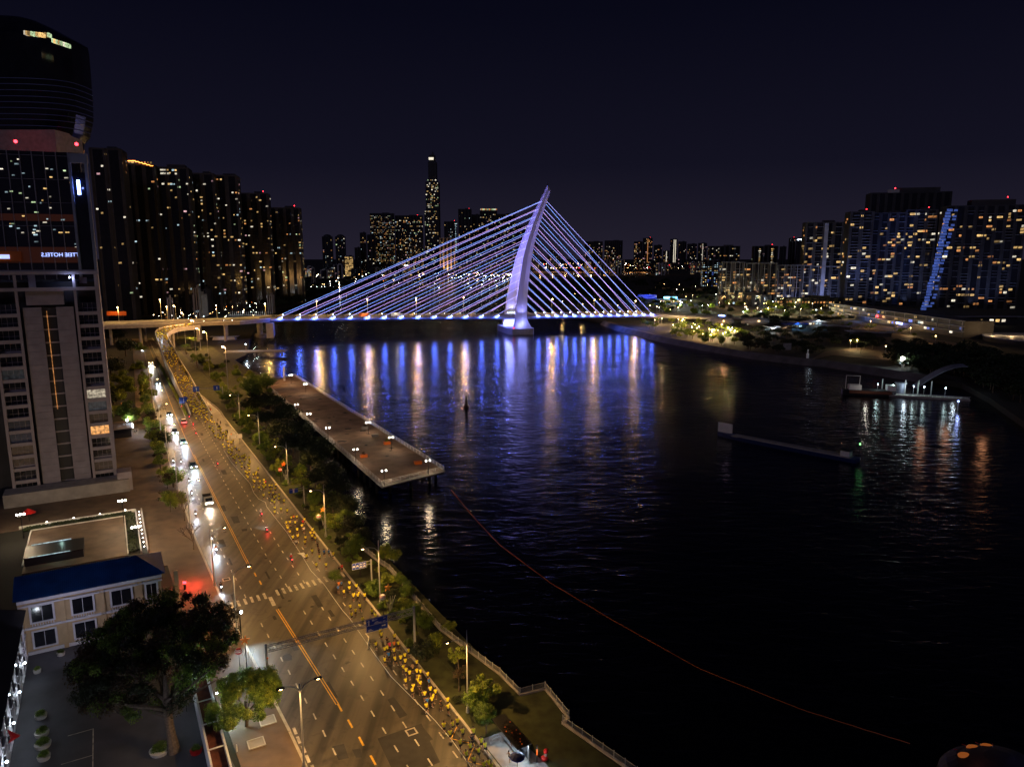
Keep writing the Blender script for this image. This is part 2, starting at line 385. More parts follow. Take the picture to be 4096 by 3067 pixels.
a.prism([(p.x, p.y) for p in reversed(q)], 0, .14); tag(a.build('grass_lawn'), 'dim brown lawn jutting into the river behind the bus shelter', 'lawn', kind='stuff')
# markings
mk = MB(); Z = .018
def mark(s0, s1, n0, n1, k, z=Z):
    mk.mt(k); mk.quad(RD(s0, n0, z), RD(s0, n1, z), RD(s1, n1, z), RD(s1, n0, z))
s = -20
while s < 260:
    mid = (yl(s) + lk(s)) / 2
    if not (40 < s < 46):
        mark(s, s + 1.35, mid - .09, mid + .09, 'mark')
        if s < 200:
            for f in (.745, .53, .27): mark(s + f, s + f + 1.35, yl(s) * f - .09, yl(s) * f + .09, 'mark')
    if s < 12 or 51 < s < 62: mark(s, s + 1.8, yl(s) - .12, yl(s) + .12, 'markY')
    if -12 < s < 10: mark(s + .3, s + 1.7, lk(s) + .15, lk(s) + .5, 'mark'); mark(s + 2.2, s + 3.6, lk(s) + .15, lk(s) + .5, 'mark')
    s += 3.85
s = 12.5
while s < 500:
    if not (40.5 <= s < 61):
        for o in (-.22, .10):
            if s > 150 and o > 0: continue
            mk.mt('markY'); mk.quad(RD(s, yl(s) + o, Z), RD(s, yl(s) + o + .12, Z), RD(s + 3, yl(s + 3) + o + .12, Z), RD(s + 3, yl(s + 3) + o, Z))
    s += 3
n = -20.2
while n < -.4:
    sk = 46.5 + (n + 20) * .12
    if abs(n + 14.1) > .5: mark(sk, sk + 2.3, n, n + .42, 'mark')
    n += 1.08
mark(44, 47.5, -14.2, -13.6, 'mark')
for s0, dn in ((-1, -2.2), (-5.5, -2.2), (-10, -2.2)):
    mk.mt('markY'); A = [RD(s0, -2.4, Z), RD(s0 + .15, -2.4, Z), RD(s0 + 2.3, -.4, Z), RD(s0 + 2.15, -.4, Z)]; mk.quad(*A)
    A = [RD(s0, -2.4, Z + .003), RD(s0 + .12, -2.4, Z + .003), RD(s0 - 2.1, -.4, Z + .003), RD(s0 - 2.25, -.4, Z + .003)]; mk.quad(*A)
struct(mk.build('road_markings'), 'lane dashes, double yellow line and zebra stripes')
pt = MB().mt('asphaltp')
for (s0, s1, n0, n1) in ((-4, 3.5, -10.5, -5.2), (-9.5, -5, -9.8, -5.6), (-14, -10, -11, -6)):
    pt.quad(RD(s0, n0, .0145), RD(s0, n1, .0145), RD(s1, n1 + .8, .0145), RD(s1, n0 + .4, .0145))
for _ in range(46):
    s_ = rnd.uniform(-15, 230); n_ = rnd.uniform(yl(s_) * 1.4, -1); L_ = rnd.uniform(.6, 5); w_ = rnd.uniform(.3, 1.3); j = rnd.uniform(-.3, .3); pt.quad(RD(s_, n_, .0148 + _ * 2e-5), RD(s_ + j, n_ + w_, .0148 + _ * 2e-5), RD(s_ + L_, n_ + w_ - j, .0148 + _ * 2e-5), RD(s_ + L_ - j, n_, .0148 + _ * 2e-5))
for _ in range(14):
    s_ = rnd.uniform(-10, 200); n_ = rnd.uniform(yl(s_) * 1.3, -2); P8 = [RD(s_ + .32 * math.sin(k * PI / 4), n_ + .32 * math.cos(k * PI / 4), .0165) for k in range(8)]; pt.quad(*P8)
struct(pt.build('road_patch'), 'darker repaired asphalt in the near lanes')
for k, (x, y) in enumerate(((1646, 2925), (905, 2316))):
    p = U(x, y, .03); mh = MB().mt('kerb')
    for q, d in (((0, .55), (1.3, .18)), ((0, -.55), (1.3, .18)), ((.55, 0), (.18, .9)), ((-.55, 0), (.18, .9))): mh.box((q[0], q[1], 0), (d[0], d[1], .03))
    mh.mt('asphaltp').box((0, 0, -.005), (.9, .9, .02))
    o = mh.build('manhole_frame'); o.location = p; o.rotation_euler = (0, 0, TH)
    tag(o, ['square concrete manhole frame in the dark patched asphalt', 'wet square manhole frame at the left end of the zebra crossing'][k], 'manhole')

# riverside revetment and right bank walk
def wall_strip(name, line, off0, off1, z0, z1, k, label, cat=None):
    A = inset_line(line, off0); B = inset_line(line, off1); wbm = MB().mt(k)
    wbm.ribbon([Vector((p.x, p.y, z0)) for p in A], [Vector((p.x, p.y, z1)) for p in B]); o = wbm.build(name)
    if cat: tag(o, label, cat)
    else: struct(o, label)
    return o
wk = rp[6:15]
wall_strip('riverside_path', wk, .5, -5, .05, .06, 'paving', 'paved walk along the far bank')
M['embank'] = mat('embankment_concrete', (.10, .095, .10), .85, var=.35, scale=.15)
a = MB().mt('embank')
A = inset_line(wk, .45); B = inset_line(wk, 1.0); C_ = inset_line(wk, 5)
a.ribbon([p + Vector((0, 0, .95 - p.z)) for p in A], [p + Vector((0, 0, .951 - p.z)) for p in B]); a.ribbon([p + Vector((0, 0, .95 - p.z)) for p in B], [Vector((p.x, p.y, -2.8)) for p in C_])
a.ribbon([p + Vector((0, 0, .0 - p.z)) for p in A], [p + Vector((0, 0, .95 - p.z)) for p in A])
tag(a.build('embankment_wall'), 'long sloped concrete embankment wall on the far bank', 'river wall')

# ---------------------------------------------------------------- cable stayed bridge
BA = Vector((.96, .28, 0)).normalized(); BN = Vector((-.28, .96, 0)).normalized(); B0 = Vector((4, 562, 0))
def deck_z(t): return interp([(-400, 12.6), (-190, 13.6), (-90, 12.4), (0, 11.0), (115, 10.0), (175, 7.0), (260, .6)], t)
def BP(t, u, z=None): return B0 + BA * t + BN * u + Vector((0, 0, deck_z(t) if z is None else z))
def solve_t(px, u):
    lo, hi = -400, 400
    for _ in range(50):
        mid = (lo + hi) / 2; p = BP(mid, u)
        d = p.y * math.cos(PITCH) - (p.z - CAMH) * math.sin(PITCH)
        if CX + F * p.x / d < px: lo = mid
        else: hi = mid
    return lo
BR = thing('cable_stayed_bridge', 'cable stayed bridge with curved violet lit pylon spanning the river', 'bridge', B0)
def bl(p): return Vector(p) - B0
tl = solve_t(1080, 0)
ts = [tl + (262 - tl) * i / 48 for i in range(49)]
M['deckroad'] = mat('bridge_asphalt', (.09, .085, .08), .6, var=.2, scale=.1)
M['fascia'] = mat('bridge_fascia', (.45, .45, .48), .5, var=.1, scale=.2)
d_ = MB()
prof = [(0, 0), (0, -.5), (1.2, -1.2), (7, -2.6), (20, -2.6), (25.8, -1.2), (27, -.5), (27, 0)]
d_.mt('fascia')
for (u0, z0), (u1, z1) in zip(prof, prof[1:]):
    d_.ribbon([bl(BP(t_, u0) + Vector((0, 0, z0))) for t_ in ts], [bl(BP(t_, u1) + Vector((0, 0, z1))) for t_ in ts])
d_.mt('deckroad').ribbon([bl(BP(t_, 27)) for t_ in ts], [bl(BP(t_, 0)) for t_ in ts])
d_.build('deck', BR)
rl = MB().mt('gsteel')
for u in (.3, 3.6, 23.4, 26.7):
    for zz in (.5, 1.0): rl.tube([bl(BP(t_, u) + Vector((0, 0, zz))) for t_ in ts], .05, 4)
    for t_ in [tl + 3 * i for i in range(int((200 - tl) / 3))]: rl.box(bl(BP(t_, u)) + Vector((0, 0, .5)), (.09, .09, 1.0))
rl.build('railing', BR)
def fix(px, py, u):
    "z on the vertical plane u of the bridge at photo pixel px, py; returns (t, z)"
    dx = (px - CX) / F; dy = (py - CY) / F
    dirv = Vector((dx, math.cos(PITCH) - math.sin(PITCH) * dy, -math.sin(PITCH) - math.cos(PITCH) * dy))
    P0 = B0 + BN * u; k = (P0 - Vector((0, 0, 0))).dot(BN) / dirv.dot(BN)
    p = dirv * k; return (p - B0).dot(BA), p.z + CAMH
def r3(x, y): return 1950 + x / 2.2075, 650 + y / 2.2075
prof_px = [(1370, 248, 345), (1200, 259, 349), (1050, 280, 361), (850, 310, 387), (700, 350, 416), (540, 402, 460), (380, 466, 512), (300, 500, 538), (250, 524, 553)]
def u_near(z): return -2 + (z - 11) / 98 * 13.5
def u_far(z): return 29 - (z - 11) / 98 * 13.5
secs = []
for y, xa, xb in prof_px:
    z = 60
    for _ in range(6):
        ta, za = fix(*r3(xa, y), u_near(z)); tb, zb = fix(*r3(xb, y), u_near(z)); z = (za + zb) / 2
    secs.append((z, ta, tb))
secs.sort()
def sec(z): return interp([(q[0], q[1]) for q in secs], z), interp([(q[0], q[2]) for q in secs], z)
M['pylon'] = mat('pylon_paint', (.62, .60, .66), .55, var=.06, scale=.12, bump=.03)
zs = [secs[0][0] + (secs[-1][0] - secs[0][0]) * i / 26 for i in range(27)]
for uf, nm in ((u_near, 'near'), (u_far, 'far')):
    lg = MB().mt('pylon'); vs = []; fs = []
    for z in [2.2, 7] + zs:
        ta, tb = sec(z); th = 2.1 - 1.0 * max(0, z - 11) / 98
        if z < 9: ta, tb, th = ta - (9 - z) * .25, tb + (9 - z) * .55, th + (9 - z) * .1
        uc = uf(z)
        for tt, uu in ((ta, uc - th * .55), (ta + (tb - ta) * .5, uc - th), (tb, uc - th * .4), (tb, uc + th), (ta, uc + th)): vs.append(bl(BP(tt, uu, z)))
    nn = len(vs) // 5
    for i in range(nn - 1):
        for k in range(5): fs.append((i * 5 + k, i * 5 + (k + 1) % 5, (i + 1) * 5 + (k + 1) % 5, (i + 1) * 5 + k))
    fs += [(4, 3, 2, 1, 0), tuple(range((nn - 1) * 5, nn * 5))]
    lg.add(vs, fs); lg.build('pylon_leg', BR)
# web joining the two legs in the upper half, and the rounded head
wbm = MB().mt('pylon'); vs = []
zz_ = [z for z in zs if z > 52]
for z in zz_:
    ta, tb = sec(z); ua, ub = u_near(z) + .8, u_far(z) - .8
    for tt, uu in ((ta + .5, ua), (tb - .5, ua), (tb - .5, ub), (ta + .5, ub)): vs.append(bl(BP(tt, uu, z)))
fs = []
for i in range(len(zz_) - 1):
    for k in range(4): fs.append((i * 4 + k, i * 4 + (k + 1) % 4, (i + 1) * 4 + (k + 1) % 4, (i + 1) * 4 + k))
fs.append((3, 2, 1, 0)); wbm.add(vs, fs); wbm.build('pylon_web', BR)
ta, tb = sec(zs[-1]); hd = MB().mt('pylon')
u0, u1 = u_near(zs[-1]) - 1, u_far(zs[-1]) + 1; zt = zs[-1]
hv = [bl(BP(ta, u0, zt)), bl(BP(tb, u0, zt)), bl(BP(tb, u1, zt)), bl(BP(ta, u1, zt)), bl(BP(ta + 1, (u0 + u1) / 2 - 1, zt + 4)), bl(BP(tb - .6, (u0 + u1) / 2 - 1, zt + 2.8)), bl(BP(tb - .6, (u0 + u1) / 2 + 1, zt + 2.8)), bl(BP(ta + 1, (u0 + u1) / 2 + 1, zt + 4))]
hd.add(hv, [(4, 5, 6, 7), (0, 1, 5, 4), (1, 2, 6, 5), (2, 3, 7, 6), (3, 0, 4, 7)])
hd.mt('black').tube([bl(BP((ta + tb) / 2, (u0 + u1) / 2, zt + 3)), bl(BP((ta + tb) / 2, (u0 + u1) / 2, zt + 8))], .2, 6)
hd.build('pylon_head', BR)
cpx = MB().mt('concrete'); ta, tb = sec(11)
cpx.prism([tuple(bl(BP(a_, u_))[:2]) for a_, u_ in ((ta - 4, -7), (tb + 4, -7), (tb + 6, -2), (tb + 6, 31), (tb + 4, 36), (ta - 4, 36), (ta - 6, 31), (ta - 6, -2))], -4.5, 2.2)
cpx.build('pile_cap', BR)
# approach pier
pr = MB().mt('concrete'); pc = U(1020, 1352, WZ) + Vector((2, 5, 0))
for k in (-6, 6):
    q = bl(pc + BN * (k + 5)); pr.tube([q + Vector((0, 0, -2)), q + Vector((0, 0, 15.4 - 3.6))], [1.6, 1.9], 14)
    pr.tube([q + Vector((0, 0, -1.5)), q + Vector((0, 0, 1.8))], 4.2, 14)
pr.build('pier', BR)
ab = MB().mt('pale'); q = BP(tl + 2, 13.5, 0); ab.box(bl(q) + Vector((-2, -2, 5.5)), (5, 26, 10.6), math.atan2(BA.y, BA.x)); ab.build('abutment', BR)
# cables
ys = [650 + (340 + 69.6 * i) / 2.2075 for i in range(14)]
ztops = []
for y in ys:
    z = 60
    for _ in range(6):
        ta, za = fix(1950 + 380 / 2.2075, y, u_near(z)); z = za
    ztops.append(z)
nl = [1119, 1191, 1258, 1329, 1399, 1468, 1535, 1602, 1670, 1735, 1798, 1861, 1924, 1986]
nr = [2609, 2575, 2542, 2505, 2474, 2440, 2405, 2370, 2335, 2299, 2263, 2228, 2192, 2154]
M['cable'] = emat('cable_floodlit_glow', (.36, .36, 1.0), 3.9)  # floodlight falling on the cables is put into them as glow
M['cablep'] = emat('cable_floodlit_glow_pink', (.62, .38, .95), 3.6)
M['cableb'] = emat('cable_floodlit_glow_blue', (.20, .36, 1.0), 3.9)
anchors = []
for side, pxs in ((0, nl), (1, nr)):
    for i, px in enumerate(pxs):
        t0 = solve_t(px, 0)
        for u, uf in ((.9, u_near), (26.1, u_far)):
            z = ztops[i]; ta, tb = sec(z); top = BP(tb - .2 if side else ta + .2, uf(z), z)
            bot = BP(t0, u) + Vector((0, 0, 1.1))
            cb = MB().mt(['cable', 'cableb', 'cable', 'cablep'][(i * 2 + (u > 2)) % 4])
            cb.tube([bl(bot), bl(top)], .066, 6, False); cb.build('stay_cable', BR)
            d = (top - bot).normalized()
            an = MB().mt('fascia'); cdir = BA * (-1 if side else 1); so = -1 if u < 2 else 1
            base = BP(t0, u) + BN * so * 1.0
            vs = [bl(base - cdir * 3.4 + Vector((0, 0, -.5))), bl(base + cdir * 2.2 + Vector((0, 0, -.4))), bl(base + cdir * 1.2 + Vector((0, 0, 1.5))), bl(base - cdir * .6 + Vector((0, 0, 1.3)))]
            vs += [v + BN * -so * 1.9 for v in vs]
            an.add(vs, [(0, 1, 2, 3), (7, 6, 5, 4), (0, 4, 5, 1), (1, 5, 6, 2), (2, 6, 7, 3), (3, 7, 4, 0)])
            an.tube([bl(bot) - d * .3, bl(bot) + d * 2.2], .30, 8)
            A_ = an.build('cable_anchor', BR)
            anchors.append((t0, u, side, i))
            lm = MB().mt('Lcool'); pl_ = bl(BP(t0, u) + cdir * 1.6 + BN * so * 1.2 + Vector((0, 0, 1.0))); lm.ball(pl_, .30, 8, 6); lm.build('floodlight', BR); lm = MB()
            pl2 = bl(BP(t0, u) - cdir * .4 + BN * so * 1.6 + Vector((0, 0, .4))); lm.mt('Lblue').ball(pl2, .26, 8, 6)
            lm.build('floodlight', BR)
            if u < 2:
                light('POINT', bl(BP(t0, u) + BN * -1.9 + Vector((0, 0, -.6))), 3500, (.07, .14, 1.0), BR, .7)
            if i % 3 == 1:
                pw = 165000
                tzz = [97, 80, 62, 46, 30][min(4, i // 3)]; ta, tb = sec(tzz); aim = BP((ta + tb) / 2, 13, tzz) - BP(t0, u)
                light('SPOT', bl(BP(t0, u) + cdir * 2.5 + BN * so * 1.4 + Vector((0, 0, 1.6))), pw * (2.1, 1.6, 1.2, .7, .35)[min(4, i // 3)], (.24, .23, 1.0), BR, .3, 30 if i < 6 else 46, aim, .8)
# LED rows washing the foot of the pylon
ta, tb = sec(12)
for u_, z_, out_n in ((24.6, 13.0, -1), (24.6, -1.2 + 4, -1), (-5.4, 12.0, -1)):
    for k in range(5):
        tt = ta + .8 + (tb - ta - 1.6) * k / 4
        q = BP(tt, u_ + out_n * 1.3, z_ - .4)
        if u_ > 0:
            lm = MB().mt('Lcool'); lm.ball(bl(q), .22, 8, 5); lm.build('floodlight', BR)
        if k in (1, 3): light('SPOT', bl(q + Vector((0, 0, .3))), 5000, (.30, .30, 1.0), BR, .2, 95, BN * .22 * -out_n + Vector((0, 0, 1)), .8)
for k_ in range(3): light('POINT', bl(BP(ta + 1.5 + 2.5 * k_, -7.5, 5 + 1.5 * k_)), 900, (.26, .30, 1.0), BR, .8)  # bare points added at the near leg for the streak in the water
for k_ in range(3): light('POINT', bl(BP(ta - .5 + 3.2 * k_, 21, 4.2)), 9000, (.20, .24, 1.0), BR, .3)
nv = MB().mt('Lred'); nv.ball(bl(BP(ta - 3, -6.4, 3)), .35, 8, 6); nv.build('navigation_light', BR)

# viaduct carrying the bridge road on to the left, and the curved ramp
VIA = MB(); vz = 13.0
ln = [U(200, 1312, vz), U(430, 1304, vz), U(580, 1299, vz), U(784, 1293, vz), U(960, 1287, 13.4), BP(tl, 0)]
lf = inset_line(ln, -27); lf[-1] = BP(tl, 27); lf = [Vector((p.x, p.y, q.z)) for p, q in zip(lf, ln)]
V0 = ln[2]
VT = thing('viaduct', 'amber lit concrete viaduct running left from the bridge', 'viaduct', V0)
sub = lambda L, dz=0: [p - V0 + Vector((0, 0, dz)) for p in L]
VIA.mt('concrete').ribbon(sub(ln, -2.0), sub(ln, 0)); VIA.ribbon(sub(lf, -2.0), sub(ln, -2.0)); VIA.ribbon(sub(lf, 0), sub(lf, -2))
VIA.mt('deckroad').ribbon(sub(lf), sub(ln)); VIA.build('deck', VT)
pp = MB().mt('pale')
for L, o in ((ln, .15), (lf, -.15), (inset_line(ln, -13.4), 0)):
    L = [Vector((p.x, p.y, q.z)) for p, q in zip(L, ln)]
    A = inset_line(L, o + .2); B = inset_line(L, o - .2)
    A = [Vector((p.x, p.y, q.z)) for p, q in zip(A, L)]; B = [Vector((p.x, p.y, q.z)) for p, q in zip(B, L)]
    pp.ribbon(sub(A, .9), sub(B, .9)); pp.ribbon(sub(A, 0), sub(A, .9)); pp.ribbon(sub(B, .9), sub(B, 0))
pp.build('parapet', VT)
for i in range(5):
    for k in (-6, -20):
        f = i / 4.6; a_ = ln[1] + (ln[4] - ln[1]) * f; q = a_ + BN * (-k) - V0
        vp = MB().mt('concrete'); vp.tube([Vector((q.x, q.y, -vz)), Vector((q.x, q.y, -1.9))], 1.0, 10); vp.build('pier', VT)

def ramp_z(p): return max(.03, (p.y - 262) * 12.6 / 190)
def ramp_pts(l):
    o = []
    for x, y in l:
        z = 0.
        for _ in range(30):
            p = U(x, y, z); z = z * .5 + .5 * min(13.2, ramp_z(p))
        o.append(U(x, y, z))
    return o
rL = ramp_pts([(763, 1666), (751, 1633), (715, 1560), (689, 1499), (657, 1438), (637, 1386), (624, 1348), (621, 1334), (626, 1325), (640, 1317), (665, 1310), (700, 1305), (738, 1301)])
rR = ramp_pts([(848, 1666), (833, 1640), (795, 1574), (761, 1510), (722, 1449), (700, 1404), (680, 1368), (670, 1350), (672, 1337), (688, 1325), (715, 1316), (750, 1311), (800, 1305)])
RT = thing('curved_ramp', 'curved concrete ramp packed with runners climbing to the bridge', 'ramp', rL[3])
sub = lambda L, dz=0: [p - rL[3] + Vector((0, 0, dz)) for p in L]
a = MB().mt('asphalt'); a.ribbon(sub(rL), sub(rR)); a.build('road_surface', RT)
for L, sg in ((rL, 1), (rR, -1)):
    a = MB().mt('pale'); A = inset_line(L, sg * .18); A = [Vector((p.x, p.y, q.z)) for p, q in zip(A, L)]; B = inset_line(L, -sg * .18); B = [Vector((p.x, p.y, q.z)) for p, q in zip(B, L)]
    a.ribbon(sub(A, .95), sub(B, .95)); a.ribbon(sub(A, 0), sub(A, .95)); a.mt('concrete').ribbon(sub(B, .95), [Vector((p.x, p.y, (q.z - 1.6 if q.z > 5 else 0) - rL[3].z)) - Vector((0, 0, 0)) for p, q in zip(sub(B), L)])
    a.build('parapet', RT)
a = MB().mt('concrete'); a.ribbon(sub(rL[7:], -1.3), sub(rR[7:], -1.3)); a.build('soffit', RT)
a = MB().mt('concrete')
for i in (8, 9, 10): q = (rL[i] + rR[i]) / 2; a.tube([q - rL[3] + Vector((0, 0, -q.z + 0)), q - rL[3] + Vector((0, 0, -1.2))], .8, 10)
a.build('pier', RT)
hg = MB().mt('leafy')
for i in range(260):
    s_ = 210 + i * .62; q = RD(s_, -10.5 + (s_ - 205) * .004 - .9 + rnd.uniform(-.25, .25), .5)
    hg.ball((q.x, q.y, .35), .5, 5, 3, (1, 1, .9))
hg.mt('kerb').ribbon([RD(s_, -12.3 + (s_ - 205) * .012, .3) for s_ in range(205, 480, 10)], [RD(s_, -12.0 + (s_ - 205) * .012, .3) for s_ in range(205, 480, 10)])
tag(hg.build('hedge'), 'long low hedge at the foot of the ramp wall', 'hedge')

# ---------------------------------------------------------------- lit windows and towers
WBOX = {}
for k in ('Wwarm', 'Wamb', 'Wcool', 'Wwht', 'Wgrn', 'Wblu', 'Wpnk'):
    WBOX[k] = MB().mt(k).box((0, 0, 0), (1, 1, 1)).mesh('lit_window_pane')
def put_windows(par, cells, size, mats=WM, cap=100, depth=.12, rz=0.0, name='lit_window'):
    "cells: local centres; the first cap become parts of their own, the rest one stuff part"
    rest = MB()
    for i, c in enumerate(cells):
        k = rnd.choice(mats); sx = size[0] * rnd.choice((.6, 1, 1, 1.5)); sz = size[1] * rnd.uniform(.75, 1.0)
        if i < cap:
            ob(name, WBOX[k], par, c, rz, (sx, depth, sz))
        else: rest.mt(k).box(c, (sx, depth, sz), rz)
    if rest.v:
        o = rest.build('lit_windows_small', par); o['kind'] = 'stuff'
def tower(name, label, x0, x1, ytop, D, depth=22, rot=0.0, group=None, p=.10, cell=(3.2, 3.3), win=(1.5, 1.4), mats=WM, slab=0, setback=0, zb=0.0, seed=None, crown=None, side=True, cat='apartment tower', wall='darkwall', beacon=False, low=0.0):
    rs = random.Random(seed if seed is not None else int(x0 * 7 + ytop))
    A = UD(x0, ytop, D); B = UD(x1, ytop, D); wd = (B.x - A.x); zt = (A.z + B.z) / 2
    cx_ = (A.x + B.x) / 2; rz = -math.atan2(cx_, D) * .5 + rot
    ca = abs(math.cos(rz)); sa = abs(math.sin(rz)); wd = max(4, (wd - depth * sa * .9) / ca)
    T = thing(name, label, cat, (cx_, D + depth / 2, zb), rz, group); h = zt - zb
    b_ = MB().mt(wall); b_.box((0, 0, h / 2), (wd, depth, h))
    if setback: b_.box((wd * .1, 0, h + setback / 2), (wd * .55, depth * .6, setback))
    else: b_.box((wd * .15, 0, h + 1.2), (wd * .3, depth * .4, 2.4))
    # vertical piers and recesses give the facade relief
    nb = max(2, int(wd / 9))
    for i in range(nb + 1): b_.box((-wd / 2 + wd * i / nb, -depth / 2 - .35, h / 2), (.9, .7, h * .995))
    b_.mt('darkglass')
    for i in range(nb): b_.box((-wd / 2 + wd * (i + .5) / nb, -depth / 2 - .06, h / 2), (wd / nb * .62, .12, h * .98))
    b_.build('wall', T)
    nf = int((h - 4) / cell[1]); nc = max(1, int(wd / cell[0]))
    if slab:
        s_ = MB().mt('slab')
        for f in range(1, nf + 1):
            for i in range(nb):
                if rs.random() < slab: s_.box((-wd / 2 + wd * (i + .5) / nb, -depth / 2 - .7, f * cell[1]), (wd / nb * rs.choice((.5, .75, .8)), 1.3, .22))
        if s_.v: s_.build('balcony_slabs', T)
    cells = []
    for f in range(nf):
        pf = p * rs.choice((.3, .8, 1, 1.4, 1.9))
        if f * cell[1] < low: continue
        for c in range(nc):
            if rs.random() < pf: cells.append((-wd / 2 + (c + .5) * wd / nc, -depth / 2 - .2, (f + .55) * cell[1] + 1))
    rs.shuffle(cells); put_windows(T, cells, win, mats)
    sx_ = -1 if cx_ > 0 else 1
    if side and depth * sa > 3:
        cells = [(sx_ * (wd / 2 + .05), -depth / 2 + (c + .5) * 3.4, (f + .55) * cell[1] + 1) for f in range(nf) for c in range(int(depth / 3.4)) if rs.random() < p * .7]
        put_windows(T, cells[:40], win, mats, rz=PI / 2)
    if crown:
        cr = MB().mt(crown[0]); cr.box((0, -depth / 2 - .3, h - crown[1]), (wd * .9, .5, 1.0)); cr.build('crown_light', T)
    if beacon:
        bc = MB().mt('Lred'); bc.ball((wd * .3, 0, h + 3 + setback), .55, 8, 5); bc.build('beacon', T)
    return T, wd, depth, h
# left row of dark towers
G1 = 'dark riverside apartment towers left of the bridge'
LT = [(330, 470, 592, 640, .045, 'widest and tallest dark tower beside the glass tower, few lit windows'),
      (466, 604, 655, 700, .05, 'dark tower with an amber lit curved crown'),
      (600, 742, 668, 720, .10, 'dark tower with white lit rooms on its top floors'),
      (738, 848, 692, 760, .12, 'dark tower between the white topped tower and the flat square tower'),
      (842, 942, 700, 780, .16, 'flat topped square tower with many scattered lit windows'),
      (938, 1066, 772, 840, .12, 'lower dark tower with a pair of red roof beacons'),
      (1062, 1194, 830, 900, .12, 'rightmost and lowest tower of the dark row, at the river')]
for i, (x0, x1, yt, D, p, lb_) in enumerate(LT):
    T, wd, dp, h = tower('apartment_tower', lb_, x0, x1, yt, D, 26, .05, G1, p * .9, (3.4, 3.3), (1.7, 1.5), seed=i + 3, beacon=i in (5, 6), low=14, setback=(0, 0, 3, 0, 2, 0, 0)[i])
    if i == 1:
        cr = MB().mt('Lora')
        for k in range(9): cr.box((-wd * .45 + k * wd * .11, -dp / 2 - 1.2 + abs(k - 4) * .35, h + 3.5 - abs(k - 3) * .45 - k * .35), (wd * .115, .8, .5))
        cr.build('crown_light', T)
        put_windows(T, [(-wd * .35 + k * 2.6, -dp / 2 - .3, h + 1.2) for k in range(9)], (1.6, 1.8), ['Wamb', 'Wwarm'])
    if i == 2: put_windows(T, [(-wd * .3 + k * 2.5, -dp / 2 - .3, h - 3 - 3.3 * j) for j in (0, 1, 4) for k in range(6) if rnd.random() < .7], (2.1, 1.6), ['Wwht', 'Wcool', 'Wwarm'])
# the supertall tower upriver
D = 2630
def seg(x0, x1, yt, yb): a_ = UD(x0, yt, D); b_ = UD(x1, yb, D); return a_.x, b_.x, b_.z, a_.z
T = thing('skyscraper', 'supertall stepped skyscraper far upriver, tallest on the skyline, with a lit crown', 'skyscraper', (UD(1732, 900, D).x, D, 0))
ox = T.location.x; b_ = MB().mt('darkwall'); cells = []
for x0, x1, yt, yb, dp, pw in ((1702, 1762, 845, 1080, 60, .16), (1706, 1758, 730, 845, 52, .30), (1715, 1748, 650, 730, 34, .02), (1719, 1741, 622, 650, 22, 0)):
    xa, xb, za, zb_ = seg(x0, x1, yt, yb)
    if yb > 1000: za = 0
    b_.box(((xa + xb) / 2 - ox, 0, (za + zb_) / 2), (xb - xa, dp, zb_ - za))
    nb = int((xb - xa) / 8)
    for k in range(nb + 1): b_.box((xa - ox + (xb - xa) * k / nb, -dp / 2 - .6, (za + zb_) / 2), (1.2, 1.2, zb_ - za))
    z = za + 6
    while z < zb_ - 4:
        q = pw * rnd.choice((.4, 1, 1.6))
        for k in range(int((xb - xa) / 4)):
            if rnd.random() < q: cells.append((xa - ox + 2 + 4 * k, -dp / 2 - 1.5, z))
        z += 5.5
    if yt in (845, 730): cells += [(xa - ox + 3 + 5.4 * k, -dp / 2 - 1.5, zb_ - 3 + 8 * (yt == 730)) for k in range(int((xb - xa) / 5.6)) if rnd.random() < .7]
xa, xb, za, zb_ = seg(1724, 1737, 608, 624); b_.box(((xa + xb) / 2 - ox, 0, (za + zb_) / 2), (xb - xa, 12, zb_ - za), top=(3, 4)); b_.build('wall', T)
rnd.shuffle(cells); put_windows(T, cells, (3.0, 3.0), ['Wwarm', 'Wwht', 'Wwht', 'Wgrn', 'Wwarm'])
xa, xb, za, zb_ = seg(1717, 1735, 632, 642); q = MB().mt('Wwht'); q.box(((xa + xb) / 2 - ox, -12, (za + zb_) / 2), (xb - xa, 1, zb_ - za), top=(xb - xa + 2, 1)); q.build('crown_light', T)
# centre skyline
CEN = [(1476, 1575, 853, 2350, .42, 'broad slab tower densely dotted with windows, left half of the twin block', 4.2, 'Wwarm'),
       (1578, 1690, 862, 2380, .26, 'broad slab tower with a blue lit foot, beside the supertall skyscraper', 4.2, 'Wwarm'),
       (1435, 1462, 930, 2300, .12, 'narrow tower left of the broad slab pair', 5, 'x'), (1464, 1500, 938, 2280, .08, 'paler narrow tower touching the broad slab pair', 5, 'x'),
       (1283, 1326, 946, 2200, .10, 'left one of two dome topped towers', 5, 'x'), (1336, 1378, 946, 2220, .10, 'right one of two dome topped towers', 5, 'x'),
       (1414, 1440, 990, 2250, .02, 'small dark tower by the yellow lit block', 5, 'x'),
       (1774, 1828, 886, 2300, .12, 'tower just right of the supertall skyscraper with a cool lit edge', 4.5, 'x'),
       (1831, 1886, 836, 2400, .10, 'tower with a white light on its roof behind the cables', 4.5, 'x'),
       (1886, 1920, 858, 2450, .12, 'shaded tower behind the upper cables', 4.5, 'x'),
       (1918, 1988, 842, 2350, .14, 'tower with a golden lit crown behind the upper cables', 4.5, 'x'),
       (1988, 2062, 856, 2400, .16, 'tower just left of the pylon behind the cables', 4.5, 'x'),
       (1756, 1818, 952, 2150, .05, 'pale concrete tower face low behind the cables', 4.5, 'x'),
       (2062, 2110, 905, 2350, .14, 'tower half hidden by the pylon', 4.5, 'x')]
